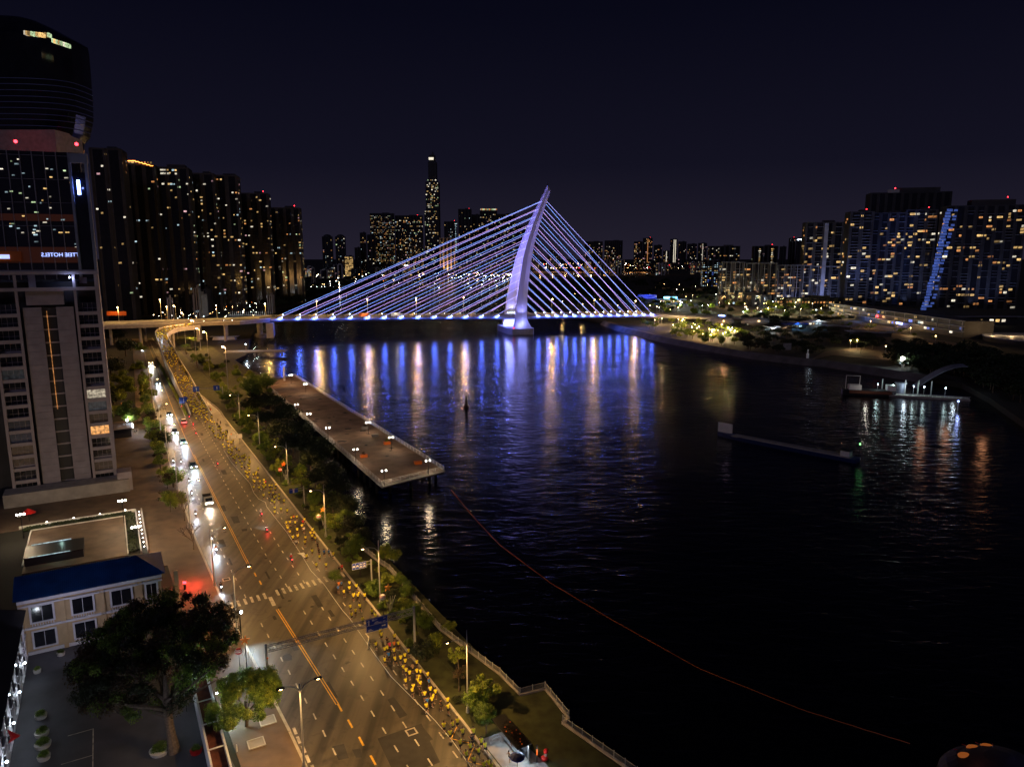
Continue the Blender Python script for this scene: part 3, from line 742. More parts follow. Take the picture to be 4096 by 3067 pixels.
for i, (x0, x1, yt, D, p, lb_, cw, _) in enumerate(CEN):
    T, wd, dp, h = tower('apartment_tower', lb_, x0, x1, yt, D, 28, .03, 'central skyline towers', p * .8, (cw, 4.4), (2.3, 2.2), seed=40 + i, side=False, beacon=i in (1, 7, 8, 10), wall='concrete' if i == 12 else 'darkwall')
    if i in (4, 5):
        q = MB().mt('darkwall'); q.ball((0, 0, h), wd * .42, 16, 8, (1, 1, .55)); q.build('dome', T)
    if i == 10: put_windows(T, [(-wd * .45 + k * 4.6, -14.5, h + 3) for k in range(12)], (4, 5), ['Wamb', 'Wwht', 'Wgrn', 'Wwarm'])
    if i == 7: put_windows(T, [(wd * .38, -14.6, h - 8 - 5 * k) for k in range(18)], (3, 2.2), ['Wcool'])
    if i == 12:
        lq = light('SPOT', (0, -40, 10), 260000, AMB, T, 2, 80, (0, .5, .8))
    if i == 1:
        q = MB().mt('Lblue'); q.box((-wd * .12, -15.6, 24), (24, .6, 5)); q.mt('Lcool').box((-wd * .12, -15.2, 31), (17, .6, 2.4)); q.box((-wd * .12, -16.2, 22.6), (23, .3, 2.0)); q.build('rooftop_sign', T)
# yellow lit office block, right skyline
tower('office_block', 'small block with a bright yellow lit grid facade low on the skyline', 1376, 1411, 1024, 2200, 20, 0, None, 1.2, (4, 3.6), (3.4, 2.4), ['Wwarm'], seed=5, side=False, cat='office block')
RS = [(2108, 2150, 972, 3000, .05), (2190, 2240, 1000, 3200, .08), (2340, 2412, 966, 3300, .16), (2420, 2492, 962, 3400, .18), (2538, 2572, 966, 3400, .16), (2574, 2612, 952, 3450, .16), (2618, 2650, 980, 3500, .10), (2655, 2680, 1003, 3300, .10),
      (2684, 2712, 956, 3600, .05), (2716, 2748, 966, 3600, .10), (2752, 2790, 975, 3500, .12), (2796, 2830, 972, 3500, .1), (2834, 2850, 1000, 3300, .1), (3125, 3150, 986, 2600, .04), (3162, 3188, 952, 2600, .02), (3192, 3226, 960, 2500, .05)]
NM = ['shadowy tower right behind the pylon', 'low far tower seen through the right cables', 'left tower of the pair seen beyond the outermost right cable', 'right tower of the pair beyond the outermost right cable', 'slim tower with sparkling top just right of that pair', 'slim tower topped by a red light strip', 'faint slim tower on the hazy middle of the right skyline', 'short tower with one bright vertical strip', 'tall thin tower marked by twin white vertical strips', 'faint tower right of the twin white strips', 'mid height tower above the dark park', 'far tower left of the wide terraced block', 'short far tower at the edge of the wide terraced block', 'low far tower by the square block', 'dark tower under construction by the crane lights', 'tower with a white lit rooftop frame by the crane lights']
for i, ((x0, x1, yt, D, p), lb_) in enumerate(zip(RS, NM)):
    T, wd, dp, h = tower('apartment_tower', lb_, x0, x1, yt, D, 25, 0, 'far towers on the right skyline', p, (6, 6), (3.0, 3.0), ['Wwarm', 'Wwht', 'Wpnk', 'Wamb'], seed=90 + i, side=False, beacon=i in (5, 14))
    if i in (5, 7, 8, 11): q = MB().mt('Wwht' if i != 5 else 'Wamb'); q.box((0, -13.2, h * .6), (3.0, .5, h * .75)); (q.box((8, -13.2, h * .6), (3.0, .5, h * .75)) if i == 8 else None); q.build('light_strip', T)
    if i == 15: q = MB().mt('Lcool'); q.box((0, -13, h + 1), (wd, 1, 1.4)); q.build('roof_light', T)
# right bank: square block, terraces, high towers
tower('office_block', 'wide dark block with a white lit corner above the terraced flats', 2842, 2966, 984, 1500, 30, 0, None, .22, (4, 3.6), (2.2, 1.6), cat='office block', seed=1)
tower('office_block', 'blue lit low block in front of the wide dark block', 2815, 2900, 1042, 1400, 30, 0, None, .45, (4, 3.6), (2.2, 1.6), ['Wcool', 'Wblu', 'Wwarm', 'Wcool'], cat='office block', seed=9)
T, wd, dp, h = tower('office_block', 'square dark block with two columns of lit windows', 3021, 3120, 984, 1450, 30, 0, None, .02, (4, 3.6), (2.2, 1.6), cat='office block', seed=2, beacon=True)
put_windows(T, [(x_, -15.3, h - 6 - 3.7 * j) for x_ in (-wd * .27, wd * .27) for j in range(14) if rnd.random() < .9], (3.4, 1.8), ['Wwht', 'Wwarm'])
G2 = 'terraced flats across the river'
for i, (x0, x1, yt, lb_) in enumerate(((2892, 2985, 1050, 'leftmost seven storey block of terraced flats with white fins'), (2990, 3115, 1054, 'terraced flats block with curved white balconies, second from the left'), (3118, 3250, 1062, 'terraced flats block with a bright upper corner window'), (3252, 3392, 1066, 'terraced flats block next to the tall towers'))):
    T, wd, dp, h = tower('terraced_flats', lb_, x0, x1, yt, 900, 24, .02, G2, .2, (4.2, 3.3), (3.2, 2.0), ['Wwarm', 'Wamb', 'Wwarm', 'Wwht'], slab=.5, seed=i + 60, cat='apartment block')
    q = MB().mt('slab')
    q.box((0, -dp / 2 - 1.5, h + .3), (wd + 2, 4, .5))
    for k in range(6): q.box((-wd / 2 + wd * k / 5, -dp / 2 - 1.2, h / 2), (.35, .9, h))
    q.build('white_fins', T); light('SPOT', (0, -45, 3), 34000, (.5, .55, 1.0), T, 1.5, 90, (0, .7, .3), .9)  # last: unseen cool spot added in front to brighten the slabs
T, wd, dp, h = tower('pavilion_block', 'low brown pavilion with warm lit windows below the terraced flats', 3117, 3381, 1192, 820, 20, .02, None, .42, (3.2, 3.6), (1.8, 2.0), ['Wwarm', 'Wamb'], cat='pavilion', seed=3, wall='landn')
tower('podium_block', 'low dark block with a curved canopy in front of the leftmost flats', 2880, 3090, 1180, 860, 20, .02, None, .06, (5, 3.6), (2.2, 2.0), cat='pavilion', seed=8)
G3 = 'tall flats on the right bank'
TW = [(3504, 3809, 768, 960, 30, 0, 'darkest and tallest tower behind the lit flats', .01, 0),
      (3232, 3385, 888, 900, 24, 0, 'shorter rounded tower with a grey blank strip, left of the tall flats', .20, .5),
      (3408, 3505, 846, 830, 22, .08, 'tall flats with cool lit balcony edges and a red light on its corner', .20, .85),
      (3500, 3640, 850, 850, 24, 0, 'tall flats with wide warm windows left of the dark gap', .17, .5),
      (3635, 3765, 838, 850, 24, 0, 'tall flats directly left of the blue lit strip', .20, .5),
      (3815, 4110, 820, 800, 26, .0, 'widest tall flats right of the blue lit strip', .17, .45)]
for i, (x0, x1, yt, D, dp, rt, lb_, p, sl) in enumerate(TW):
    T, wd, dp, h = tower('tall_flats', lb_, x0, x1, yt, D, dp, rt, G3, p * .66, (4.4, 3.25), (3.6, 2.3), ['Wwarm', 'Wwarm', 'Wamb', 'Wwht', 'Wwarm'], slab=sl, seed=70 + i, cat='apartment tower', beacon=i in (2, 4, 5), setback=6 if i in (0, 5) else 0)
    if i: light('SPOT', (wd * .1, -70, 3), 55000, (.36, .46, 1.0), T, 1.5, 75, (0, .62, .5), .9)  # unseen spot added out front to bring up the balcony slabs
    if i == 1: q = MB().mt('slab'); q.box((wd * .05, -dp / 2 - .9, h * .5), (4.5, .6, h * .97)); q.build('blank_strip', T)
    if i == 2:
        light('SPOT', (-wd * .4, -45, 8), 110000, (.3, .4, 1.0), T, 1, 60, (.2, .55, 1))  # one more unseen blue spot, added for these balcony edges
    if i == 0:
        q = MB().mt('steel'); q.box((-wd * .22, -dp / 2 - .9, h + 1.5), (14, .5, 4.2)); q.build('roof_billboard', T)
        bc = MB().mt('Lred'); bc.ball((-wd * .2, -dp / 2, h + 5), .8, 8, 5); bc.build('beacon', T)
# blue lit climbing strip between the flats
q0 = UD(3745, 1030, 785); T = thing('lit_facade_strip', 'vertical blue lit facade strip between two tall flats', 'light wall', (q0.x, 785, 0))
q = MB().mt(wmat('led_strip_blue', (.14, .26, 1.0), .42)); h = UD(3760, 836, 785).z; zz = 0; k = 0
while zz < h:
    xo = -8 + 17 * (zz / h) ** .8; q.box((xo + rnd.uniform(-.6, .6), rnd.uniform(-.4, .4), zz + 1.5), (rnd.uniform(4.5, 7), 1.2, rnd.uniform(2.0, 2.8))); 
    if k % 3: q.box((xo + 7 + rnd.uniform(-1, 1), .6, zz + 1.4), (3.4, 1, 2.0))
    zz += 3.1; k += 1
q.build('panel', T)
for k in range(5):
    f = k / 5; light('SPOT', (-10 + 14 * f, -9, h * f), 30000, (.12, .22, 1.0), T, .6, 80, (0, 8, 14))
# podium with glass galleries in front of the tall flats
pa = U(3318, 1262, 0); pb = U(3845, 1352, 0)
T = thing('podium_building', 'three storey podium with white framed glass galleries under the tall flats', 'building', pa, math.atan2((pb - pa).y, (pb - pa).x)); L_ = (pb - pa).length
q = MB().mt('darkwall'); q.box((L_ / 2, 12, 6), (L_, 22, 12)); q.build('wall', T)
q = MB().mt('slab')
for z in (4.6, 8.4, 12.3): q.box((L_ / 2, -.2, z), (L_ + 2, 2.4, .35))
for k in range(15): q.box((L_ * k / 14, -.3, 8.3), (.35, .5, 8))
q.build('gallery_frame', T)
put_windows(T, [(L_ * rnd.random(), .95 - 0.2, rnd.choice((3.0, 6.6, 10.2))) for _ in range(34)], (3.2, 1.8), ['Wwarm', 'Wcool', 'Wwht', 'Wblu', 'Wwarm'])
q = MB().mt('Lblue'); q.box((L_ * .62, -1.5, 3.6), (9, .3, 1.0)); q.build('shop_sign', T)
q = MB().mt('Lred'); q.box((L_ * .45, -1.5, 6.8), (3, .3, 1.6)); q.build('neon_sign', T)
for k, c in enumerate((AMB, WARM, (.3, .4, 1), WARM, AMB, WARM)): light('POINT', (L_ * (.06 + k * .13), -5, 3.2), 2600, c, T, .4)
# lit crown of windows at the far right edge, ring canopy
T = thing('low_house', 'low building with warm lit rooms at the right edge under the tall flats', 'building', U(3930, 1300, 0))
q = MB().mt('darkwall'); q.box((0, 6, 3.5), (58, 12, 7)); q.mt('slab').box((0, 0, 7.3), (66, 5, .4)); q.build('wall', T); put_windows(T, [(-24 + 5.2 * k, -.15, 3.8) for k in range(9) if k not in (3, 5)], (3.2, 2.4), ['Wwarm', 'Wwht'])
a_ = U(4010, 1375, 0); T = thing('round_terrace', 'curved dark terrace with a pale rim at the right edge', 'terrace', a_)
q = MB().mt('darkwall'); q.tube([(30, 12, -1), (30, 12, 3)], 30, 32); q.mt('slab').tube([(30, 12, 2.6), (30, 12, 3.2)], 30.6, 32); q.build('terrace_rim', T)
for k in range(4): light('POINT', (8 + 10 * k, 22 - 4 * k, 6), 2500, WARM, T, .4)

# scattered far city: low buildings, points of light, elevated road
RX = random.Random(21)
for i in range(46):
    if i < 22: x = 1190 + RX.random() * 520; D = RX.uniform(1500, 2150); yt = RX.uniform(1058, 1092)
    elif i < 30: x = 2120 + RX.random() * 700; D = RX.uniform(2600, 3300); yt = RX.uniform(1035, 1060)
    elif i < 40: x = 560 + RX.random() * 560; D = RX.uniform(900, 1250); yt = RX.uniform(1120, 1168)
    else: x = 2300 + RX.random() * 560; D = RX.uniform(2300, 2700); yt = RX.uniform(1040, 1060)
    if 330 < x < 1190 and D > 1000: D = RX.uniform(620, 780); yt = RX.uniform(1150, 1195)
    wpx = RX.uniform(14, 46)
    tower('low_house', RX.choice(('low dark house with a few lit rooms in the far riverside quarter', 'small low block with a lit ground floor in the far riverside quarter')), x, x + wpx, yt, D, 16, RX.uniform(-.3, .3), 'small far riverside houses', RX.choice((.05, .15, .35)), (4, 3.6), (2.6, 1.8), seed=i + 200, side=False, cat='house', wall=RX.choice(('darkwall', 'concrete', 'pale')))
fl_ = MB()
for i in range(620):
    z = 1.5 + RX.random() * 7
    if i < 260: p = UD(RX.uniform(1190, 2060), 1100, RX.uniform(1250, 2400) if RX.random() < .4 else RX.uniform(2060, 2500)); D = p.y
    elif i < 420: p = UD(RX.uniform(2110, 2860), 1050, RX.uniform(3050, 6000))
    elif i < 470: p = UD(RX.uniform(2080, 2720), 1050, 3000 + RX.uniform(0, 60)); z = 14
    elif i < 560: p = UD(RX.uniform(600, 1060), 1150, RX.uniform(640, 830))
    else: p = UD(RX.uniform(1060, 1600), 1150, RX.uniform(1150, 1500)); p.x = min(p.x, -.24 * p.y)
    if p.y > 2950 and i < 420: z += 8
    r_ = p.y * .00030 * RX.choice((.6, .8, 1.2))
    k = RX.choice(['Lamb', 'Lamb', 'Lwht', 'Lora', 'Lcool', 'Lwht'] if i < 260 or i > 470 else ['Lora', 'Lamb', 'Lred', 'Lamb', 'Lwht', 'Lora'])
    fl_.mt(k).ball((p.x, p.y, z), r_, 5, 3)
tag(fl_.build('distant_lights'), 'uncounted points of lamp and house light over the far city', 'city lights', kind='stuff')
# far low bridge with amber deck
A = U(2085, 1089, 4); B = U(2600, 1091, 4); T = thing('low_bridge', 'long low amber lit bridge far behind the right cables', 'bridge', A)
q = MB().mt('concrete'); q.box(((B - A).x / 2, (B - A).y / 2, 0), ((B - A).length, 9, 1.4), math.atan2((B - A).y, (B - A).x)); q.mt('Lamb')
q.build('deck', T); q = MB().mt('Lora')
for k in range(60): q.ball((B - A) * (k / 59) + Vector((0, -5, 1.2)), .32, 5, 3)
q.build('deck_lights', T)
for k in range(10): light('POINT', (B - A) * ((k + .5) / 10) + Vector((0, -8, 6)), 14000, AMB, T, 1.0)

# ---------------------------------------------------------------- street lamps
def street_lamp(name, label, base, h, head=2.2, rz=0.0, power=900, color=AMB, group=None, double=False, lit=True, glow='Lamb', r=.17, spot=True, finial=True, cat='street lamp', mk='gsteel'):
    T = thing(name, label, cat, base, rz, group)
    p = MB().mt(mk); p.tube([(0, 0, 0), (0, 0, .7)], [.22, .18], 10); p.tube([(0, 0, .7), (0, 0, h)], [.12, .07], 8)
    if finial: p.tube([(0, 0, h), (0, 0, h + .9)], [.05, .02], 6)
    p.build('pole', T)
    for sg in ((-1, 1) if double else (-1,)):
        a_ = MB().mt(mk); a_.tube([(0, 0, h - 1.1), (sg * head * .3, 0, h - .3), (sg * head * .65, 0, h - .05), (sg * head, 0, h)], .05, 6); a_.build('arm', T)
        hh = MB().mt('black'); hh.box((sg * (head + .35), 0, h + .06), (.95, .36, .16), 0, (.7, .24)); H_ = hh.build('lamp_head', T)
        if lit:
            g = MB().mt(glow); g.ball((sg * (head + .35), 0, h - .08), r, 10, 6, (1.2, .6, .55)); g.build('lens', H_)
            if spot: light('SPOT', (sg * (head + .4), 0, h - .35), power, color, T, .18, 158, (0, 0, -1), .35)
            else: light('POINT', (sg * (head + .4), 0, h - .6), power, color, T, .45)
    return T
LBL_R = ['nearest grey street lamp by the bus shelter, right of the runners', 'grey street lamp between the star ornament and the lane sign', 'grey street lamp above the star ornament in mid strip', 'grey street lamp by the small blue sign', 'grey street lamp by the dark round shrub', 'grey street lamp where the runners leave the ramp']
for (s_, n_), lb_ in zip([(2.5, 1.5), (35.4, 1.5), (69.1, 1.6), (107.9, 2.6), (149.1, 3.3), (185.8, 3.5)], LBL_R):
    street_lamp('street_lamp', lb_, RD(s_, n_, .12), 10.4, 2.3, TH, 6800, (1.0, .54, .17), 'street lamps along the river side')
LBL_L = ['nearest left kerb lamp with two black heads in a fork', 'left kerb lamp with a curved arm beside the zebra crossing', 'left kerb lamp whose arm reaches over the wet lanes before the zebra crossing', 'left kerb lamp by the bare tree', 'left kerb lamp amid small trees beside the headlights', 'left kerb lamp near the truck', 'left kerb lamp beside the apartment block', 'left kerb lamp near the small kiosk', 'left kerb lamp near the foot of the ramp hedge', 'farthest left kerb lamp before the viaduct']
for i, (s_, lb_) in enumerate(zip([2.8, 37.7, 56.4, 88, 118, 146.7, 180, 207, 234.9, 269.8], LBL_L)):
    street_lamp('street_lamp', lb_, RD(s_, lk(s_) - .4, .13), 10.4, 2.0 if i else 1.7, TH + (PI if i else 0), 3600 if i < 6 else 5600, (1.0, .56, .20), 'street lamps along the left kerb', double=(i == 0), finial=False)
TALL = [((704, 1223), (712, 1356), 'tall amber lamp rising behind the ramp bend'), ((734, 1251), (744, 1388), 'tall amber lamp with twin lights over the ramp bend'), ((779, 1282), (785, 1431), 'tall amber lamp by the palm below the viaduct'),
        ((826, 1327), (840, 1511), 'tall amber lamp with a pale concrete footing'), ((895, 1386), (914, 1572), 'tall amber lamp by the small quay'), ((795, 1313), (803, 1400), 'short amber lamp beside the palm')]
for (hx, hy), (bx, by), lb_ in TALL:
    g_ = U(bx, by, 0); top = UD(hx, hy, g_.y)
    street_lamp('tall_street_lamp', lb_, g_, top.z, 1.0, rnd.uniform(-.4, .4), 24000, AMB, 'tall amber lamps by the ramp', glow='Lamb', r=.5, spot=False, finial=False)
for i, (hx, hy, u) in enumerate([(471, 1229, 20), (640, 1197, 34), (667, 1226, 20), (865, 1221, 20), (1060, 1213, 22), (1266, 1203, 22), (1467, 1196, 22), (1661, 1192, 22), (1849, 1190, 22), (2201, 1195, 22), (2369, 1198, 22), (2532, 1203, 22)]):
    if hx < 1080:
        L0 = [p for p in ln]; q = UD(hx, 1280, 0.001 + (505 if hx < 800 else 530)); q = Vector((q.x, interp([(p.x, p.y) for p in ln], q.x) + u, 13.0))
        top = UD(hx, hy, q.y); q.x = top.x; h = top.z - 13
        if hx == 640: q.z = 0; h = top.z
    else:
        t_ = solve_t(hx + 3, u + 2); q = BP(t_, u); top = UD(hx, hy, q.y); h = top.z - q.z
    nm_ = ['leftmost lamp on the viaduct beside the orange hoarding', 'tallest mast lamp standing behind the viaduct', 'lamp on the viaduct just right of the mast lamp', 'lamp on the viaduct left of the first stay cable', 'last viaduct lamp before the cables begin', 'bridge lamp under the lowest left cables, first from the left', 'bridge lamp second from the left', 'bridge lamp third from the left, near an orange truck', 'bridge lamp just left of the pylon', 'bridge lamp just right of the pylon', 'bridge lamp midway along the right cables', 'bridge lamp near the right end of the deck'][i]
    street_lamp('bridge_lamp', nm_, q, h, .8, math.atan2(BA.y, BA.x) + PI / 2, 12500 if hx > 1080 else 9000, (1, .56, .14), 'amber lamps along the bridge deck', glow='Lamb', r=.55, spot=False, finial=False)

# ---------------------------------------------------------------- trees
def crown_mesh(name, seed, nclump, nleaf, leaf, k, sq=(1, 1, .8), spread=.72, cr=(.22, .40)):
    rs = random.Random(seed); q = MB().mt(k); cl = []
    for i in range(nclump):
        d = Vector((rs.gauss(0, 1), rs.gauss(0, 1), rs.gauss(0, 1))).normalized() * (rs.random() ** .45) * spread
        if d.z < -.35: d.z *= .5
        cl.append((d, rs.uniform(*cr)))
    for i in range(nleaf):
        c, r_ = cl[i % nclump]
        d = Vector((rs.gauss(0, 1), rs.gauss(0, 1), rs.gauss(0, 1))).normalized()
        p = c + d * r_ * (rs.uniform(.55, 1.08)); p = Vector((p.x * sq[0], p.y * sq[1], p.z * sq[2]))
        nr_ = (d + Vector((rs.gauss(0, .5), rs.gauss(0, .5), rs.gauss(0, .5) + .3))).normalized()
        a_ = nr_.orthogonal().normalized(); a_.rotate(Matrix.Rotation(rs.uniform(0, 2 * PI), 3, nr_)); b_ = nr_.cross(a_)
        s = leaf * rs.uniform(.6, 1.4)
        q.quad(p - a_ * s, p - b_ * s * .55, p + a_ * s, p + b_ * s * .55)
    return q.mesh(name)
CR = {'g': [crown_mesh('leaves', 1, 26, 4200, .046, 'leafg'), crown_mesh('leaves', 2, 34, 4200, .044, 'leafg', (1, .85, .9))],
      'y': [crown_mesh('leaves', 3, 22, 3200, .048, 'leafy'), crown_mesh('leaves', 4, 16, 2600, .050, 'leafy', (1, 1, .9), .8, (.16, .3))],
      'd': [crown_mesh('leaves', 5, 40, 3600, .050, 'leafd', (1, 1, .72)), crown_mesh('leaves', 6, 46, 3600, .050, 'leafd', (1.1, .9, .7))],
      'o': [crown_mesh('leaves', 7, 20, 1100, .055, 'leafo', (1, 1, .9), .85, (.12, .25))],
      's': [crown_mesh('leaves', 8, 14, 700, .10, 'leafg'), crown_mesh('leaves', 9, 12, 700, .10, 'leafy')]}
def trunk_mesh(seed, h0, limbs=4, r=.05):
    rs = random.Random(seed); q = MB().mt('bark')
    q.tube([(0, 0, 0), (.01, .01, h0 * .5), (0, .02, h0 * 1.0), (.02, 0, h0 * 1.45)], [r * 1.2, r * .9, r * .75, r * .35], 7)
    for i in range(limbs):
        a_ = 2 * PI * i / limbs + rs.uniform(-.4, .4); l = rs.uniform(.35, .6)
        q.tube([(0, 0, h0 * rs.uniform(.8, 1.1)), (math.cos(a_) * l * .5, math.sin(a_) * l * .5, h0 * 1.2 + l * .25), (math.cos(a_) * l, math.sin(a_) * l, h0 * 1.3 + l * .55)], [r * .5, r * .33, r * .12], 5)
    return q.mesh('trunk')
TK = [trunk_mesh(i, .8) for i in range(4)]
TREES = 0
def tree(base, R_, H_, kind, label, group=None, name='tree', cat='tree'):
    global TREES; TREES += 1
    T = thing(name, label, cat, base, rnd.uniform(0, 6.28), group)
    th = max(.3, (H_ - R_ * .8)); ob('crown', rnd.choice(CR[kind]), T, (0, 0, th), rnd.uniform(0, 6.28), (R_, R_, (H_ - th) * 1.15))
    ob('trunk', TK[TREES % 4], T, (0, 0, 0), 0, (R_, R_, th / 1.05)) if th > .5 else ob('trunk', TK[0], T, (0, 0, 0), 0, (R_ * .6, R_ * .6, .5))
    return T
def shrub(x, y, R_, kind, label, group=None, zb=.1, H_=None):
    return tree(U(x, y, zb), R_, H_ or R_ * 1.5, kind, label, group, 'shrub', 'shrub')
# strip trees between road and fence: photo pixel of the crown centre, radius, height, kind
STRIP = [(1340, 2300, 1.2, 2.4, 'g', 'small leafy tree before the lane sign'), (1440, 2262, 1.4, 3.6, 'y', 'yellow lit tree behind the lane sign'), (1500, 2350, 1.7, 3.0, 'g', 'bright green bush tree between lane sign and star ornament'),
         (1552, 2330, 1.3, 4.2, 'y', 'sparse yellow lit tree against the river fence'), (1575, 2385, 1.2, 3.2, 'd', 'dim tree right of the lamp by the star ornament'), (1615, 2420, 1.6, 3.2, 'y', 'olive tree just behind the gantry post'),
         (1700, 2590, 1.9, 3.4, 'd', 'dark tree right of the gantry post'), (1735, 2565, 1.5, 3.6, 'y', 'olive tree with a thin trunk beyond the gantry post'), (1832, 2640, 1.3, 4.6, 'y', 'bright yellow lit tree left of the river fence lamp'), (1835, 2710, 1.1, 3.6, 'o', 'thin pale tree below the bright yellow tree'),
         (1930, 2760, 2.1, 4.8, 'y', 'large lit tree hiding the fence corner'), (1905, 2800, 1.7, 3.6, 'g', 'green tree left of the large fence corner tree'), (1945, 2870, 1.4, 3.6, 'g', 'green tree with pale trunk at the shelter roof'),
         (1120, 1862, 2.4, 5, 'y', 'feathery yellow green tree above the red and white ball'), (1150, 1885, 1.6, 3, 'd', 'dim bush above the upper star ornament'), (1205, 1925, 2.0, 4, 'y', 'olive tree left of the small blue sign post'), (1258, 1990, 1.9, 3.6, 'g', 'tree between the small blue sign and its neighbour lamp'),
         (1290, 2060, 2.0, 4, 'y', 'olive tree behind the star ornament'), (1340, 2080, 2.2, 4, 'y', 'wide dim tree right of the star ornament'), (1405, 2180, 2.0, 3.2, 'g', 'round green tree above the zebra crossing'), (1360, 2160, 1.4, 2.6, 'd', 'small dark tree above the zebra crossing'),
         (1080, 1800, 2.4, 4.4, 'y', 'olive tree left of the fourth riverside lamp'), (1040, 1745, 2.2, 4, 'g', 'green tree by the fifth riverside lamp'), (1000, 1700, 2.2, 4, 'y', 'olive tree by the sixth riverside lamp'), (965, 1660, 2.4, 4.2, 'g', 'green tree above the blue direction signs'), (935, 1610, 2.6, 4.4, 'y', 'leafy tree right of the blue direction signs'),
         (905, 1580, 2.4, 4, 'g', 'tree at the foot of the tall quay lamp'), (890, 1540, 2.4, 4, 'y', 'olive tree on the slope below the quay'), (860, 1500, 2.6, 4.5, 'g', 'green tree near the pale lamp footing'), (835, 1455, 2.8, 5, 'y', 'yellow green tree beside the ramp'), (800, 1430, 3, 5, 'g', 'dense tree hugging the ramp wall')]
for x, y, r_, h, k, lb_ in STRIP:
    hh = h * .6; tree(U(x, y, hh).xy.to_3d() + Vector((0, 0, .1)), r_ * 1.3, h * 1.1, k, lb_, 'trees in the strip beside the runners')
n_ = 0
for i in range(120):
    s_ = rnd.uniform(-2, 200); o = rnd.uniform(1.4, 7.5) if s_ > 45 else rnd.uniform(1.0, 4.0)
    if abs(s_ - 12) < 6: continue
    tree(RD(s_, rk(s_) + o, .1), rnd.uniform(.5, 1.2), rnd.uniform(.7, 1.7), rnd.choice('gydg'), 'low leafy shrub growing in the riverside strip', 'shrubs in the riverside strip', 'shrub', 'shrub')
RPs = random.Random(12)
SLO = [(690, 1350), (760, 1338), (840, 1380), (930, 1450), (1010, 1500), (1090, 1560), (1010, 1690), (940, 1640), (870, 1560), (800, 1470), (735, 1395)]
def region0(poly_px, R_):
    xs = [p[0] for p in poly_px]; ys_ = [p[1] for p in poly_px]
    while True:
        x = R_.uniform(min(xs), max(xs)); y = R_.uniform(min(ys_), max(ys_)); ins = False; n = len(poly_px)
        for i in range(n):
            (x1, y1), (x2, y2) = poly_px[i], poly_px[(i + 1) % n]
            if (y1 > y) != (y2 > y) and x < (x2 - x1) * (y - y1) / (y2 - y1) + x1: ins = not ins
        if ins: return x, y
a = MB().mt('grass'); a.prism([tuple(U(x, y)[:2]) for x, y in SLO][::-1], -.1, .08); tag(a.build('grass_slope'), 'grass slope between the ramp and the quay', 'grass', kind='stuff')
for i in range(46):
    x, y = region0(SLO, RPs); r_ = RPs.uniform(1.6, 3.2); tree(U(x, y, .1), r_, r_ * RPs.uniform(1.1, 1.6), RPs.choice('gyygd'), 'leafy shrub on the slope between ramp and quay', 'shrubs on the ramp slope', 'shrub', 'shrub')
for i in range(60):
    s_ = RPs.uniform(20, 200); n_ = RPs.uniform(2.5, 9.5); r_ = RPs.uniform(1.1, 2.1)
    tree(RD(s_, rk(s_) + n_, .1), r_, r_ * RPs.uniform(1.3, 2.0), RPs.choice('gyyg'), 'bushy plant crowding the riverside strip', 'bushy plants of the riverside strip', 'shrub', 'shrub')
# dark trees along the water
DARK = [(1000, 1535, 5.5, 9, 'g'), (1065, 1520, 5, 9, 'g'), (1010, 1600, 5, 8, 'd'), (1080, 1590, 6, 10, 'd'), (1140, 1640, 6, 10, 'd'), (1060, 1660, 4.5, 8, 'd'), (1120, 1700, 5.5, 9, 'd'), (1190, 1700, 6, 10, 'd'),
        (1170, 1760, 5, 9, 'd'), (1240, 1760, 5.5, 9.5, 'd'), (1290, 1800, 5, 9, 'd'), (1240, 1830, 4.5, 8, 'd'), (1310, 1870, 5, 8.5, 'd'), (1260, 1900, 3.6, 6, 'd'), (1350, 1930, 4.2, 7.5, 'd'), (1330, 1990, 3.6, 6, 'd'), (1390, 2010, 3.8, 6.5, 'd'),
        (1410, 2080, 3.4, 5.5, 'd'), (1380, 2070, 2.6, 5, 'g'), (1450, 2130, 2.6, 4.5, 'd')]
for i, (x, y, r_, h, k) in enumerate(DARK):
    z = h * .6; tree(U(x, y, z).xy.to_3d(), r_, h, k, 'green topped broad tree at the land end of the pier' if k == 'g' and i < 2 else 'black leafy riverbank tree between the strip and the long pier', 'dark riverbank trees beside the pier')
# left side trees: near the pavement and by the block
LEFT = [(455, 1330, 7, 12, 'd', 'large dark tree in front of the viaduct by the block'), (500, 1380, 6, 11, 'd', 'broad dark tree at the left road end'), (440, 1450, 6.5, 11, 'd', 'dark tree touching the apartment block'), (500, 1540, 4.5, 8, 'y', 'loose olive tree above the yellow lawn'), (430, 1580, 4, 7, 'd', 'small dark tree by the apartment block corner'),
        (560, 1380, 3.4, 6, 'y', 'yellow lit tree at the far end of the left pavement'), (548, 1450, 3.6, 5.5, 'y', 'yellow lit tree beside the oncoming truck'), (575, 1500, 3, 5, 'y', 'low olive tree by the oncoming truck'), (590, 1560, 3, 5.5, 'y', 'olive tree by the second left lamp pair'), (600, 1650, 3.2, 5.5, 'o', 'brown green tree by the left kerb'),
        (620, 1700, 2.8, 4.5, 'g', 'green round tree on the left kerb'), (650, 1740, 2.8, 4.5, 'd', 'dark green tree beside the taxi'), (640, 1800, 2.0, 3.6, 'o', 'thin brown tree on the left kerb'), (690, 1900, 2.5, 5.4, 'g', 'leafy tree with pale lights beside the motorbikes'), (700, 1990, 2.2, 4.6, 'y', 'leafy kerb tree above the bare tree')]
for x, y, r_, h, k, lb_ in LEFT: tree(U(x, y, h * .6).xy.to_3d(), r_ * (1.25 if r_ > 4 else 1.45), h * 1.1, k, lb_, 'trees along the left pavement')
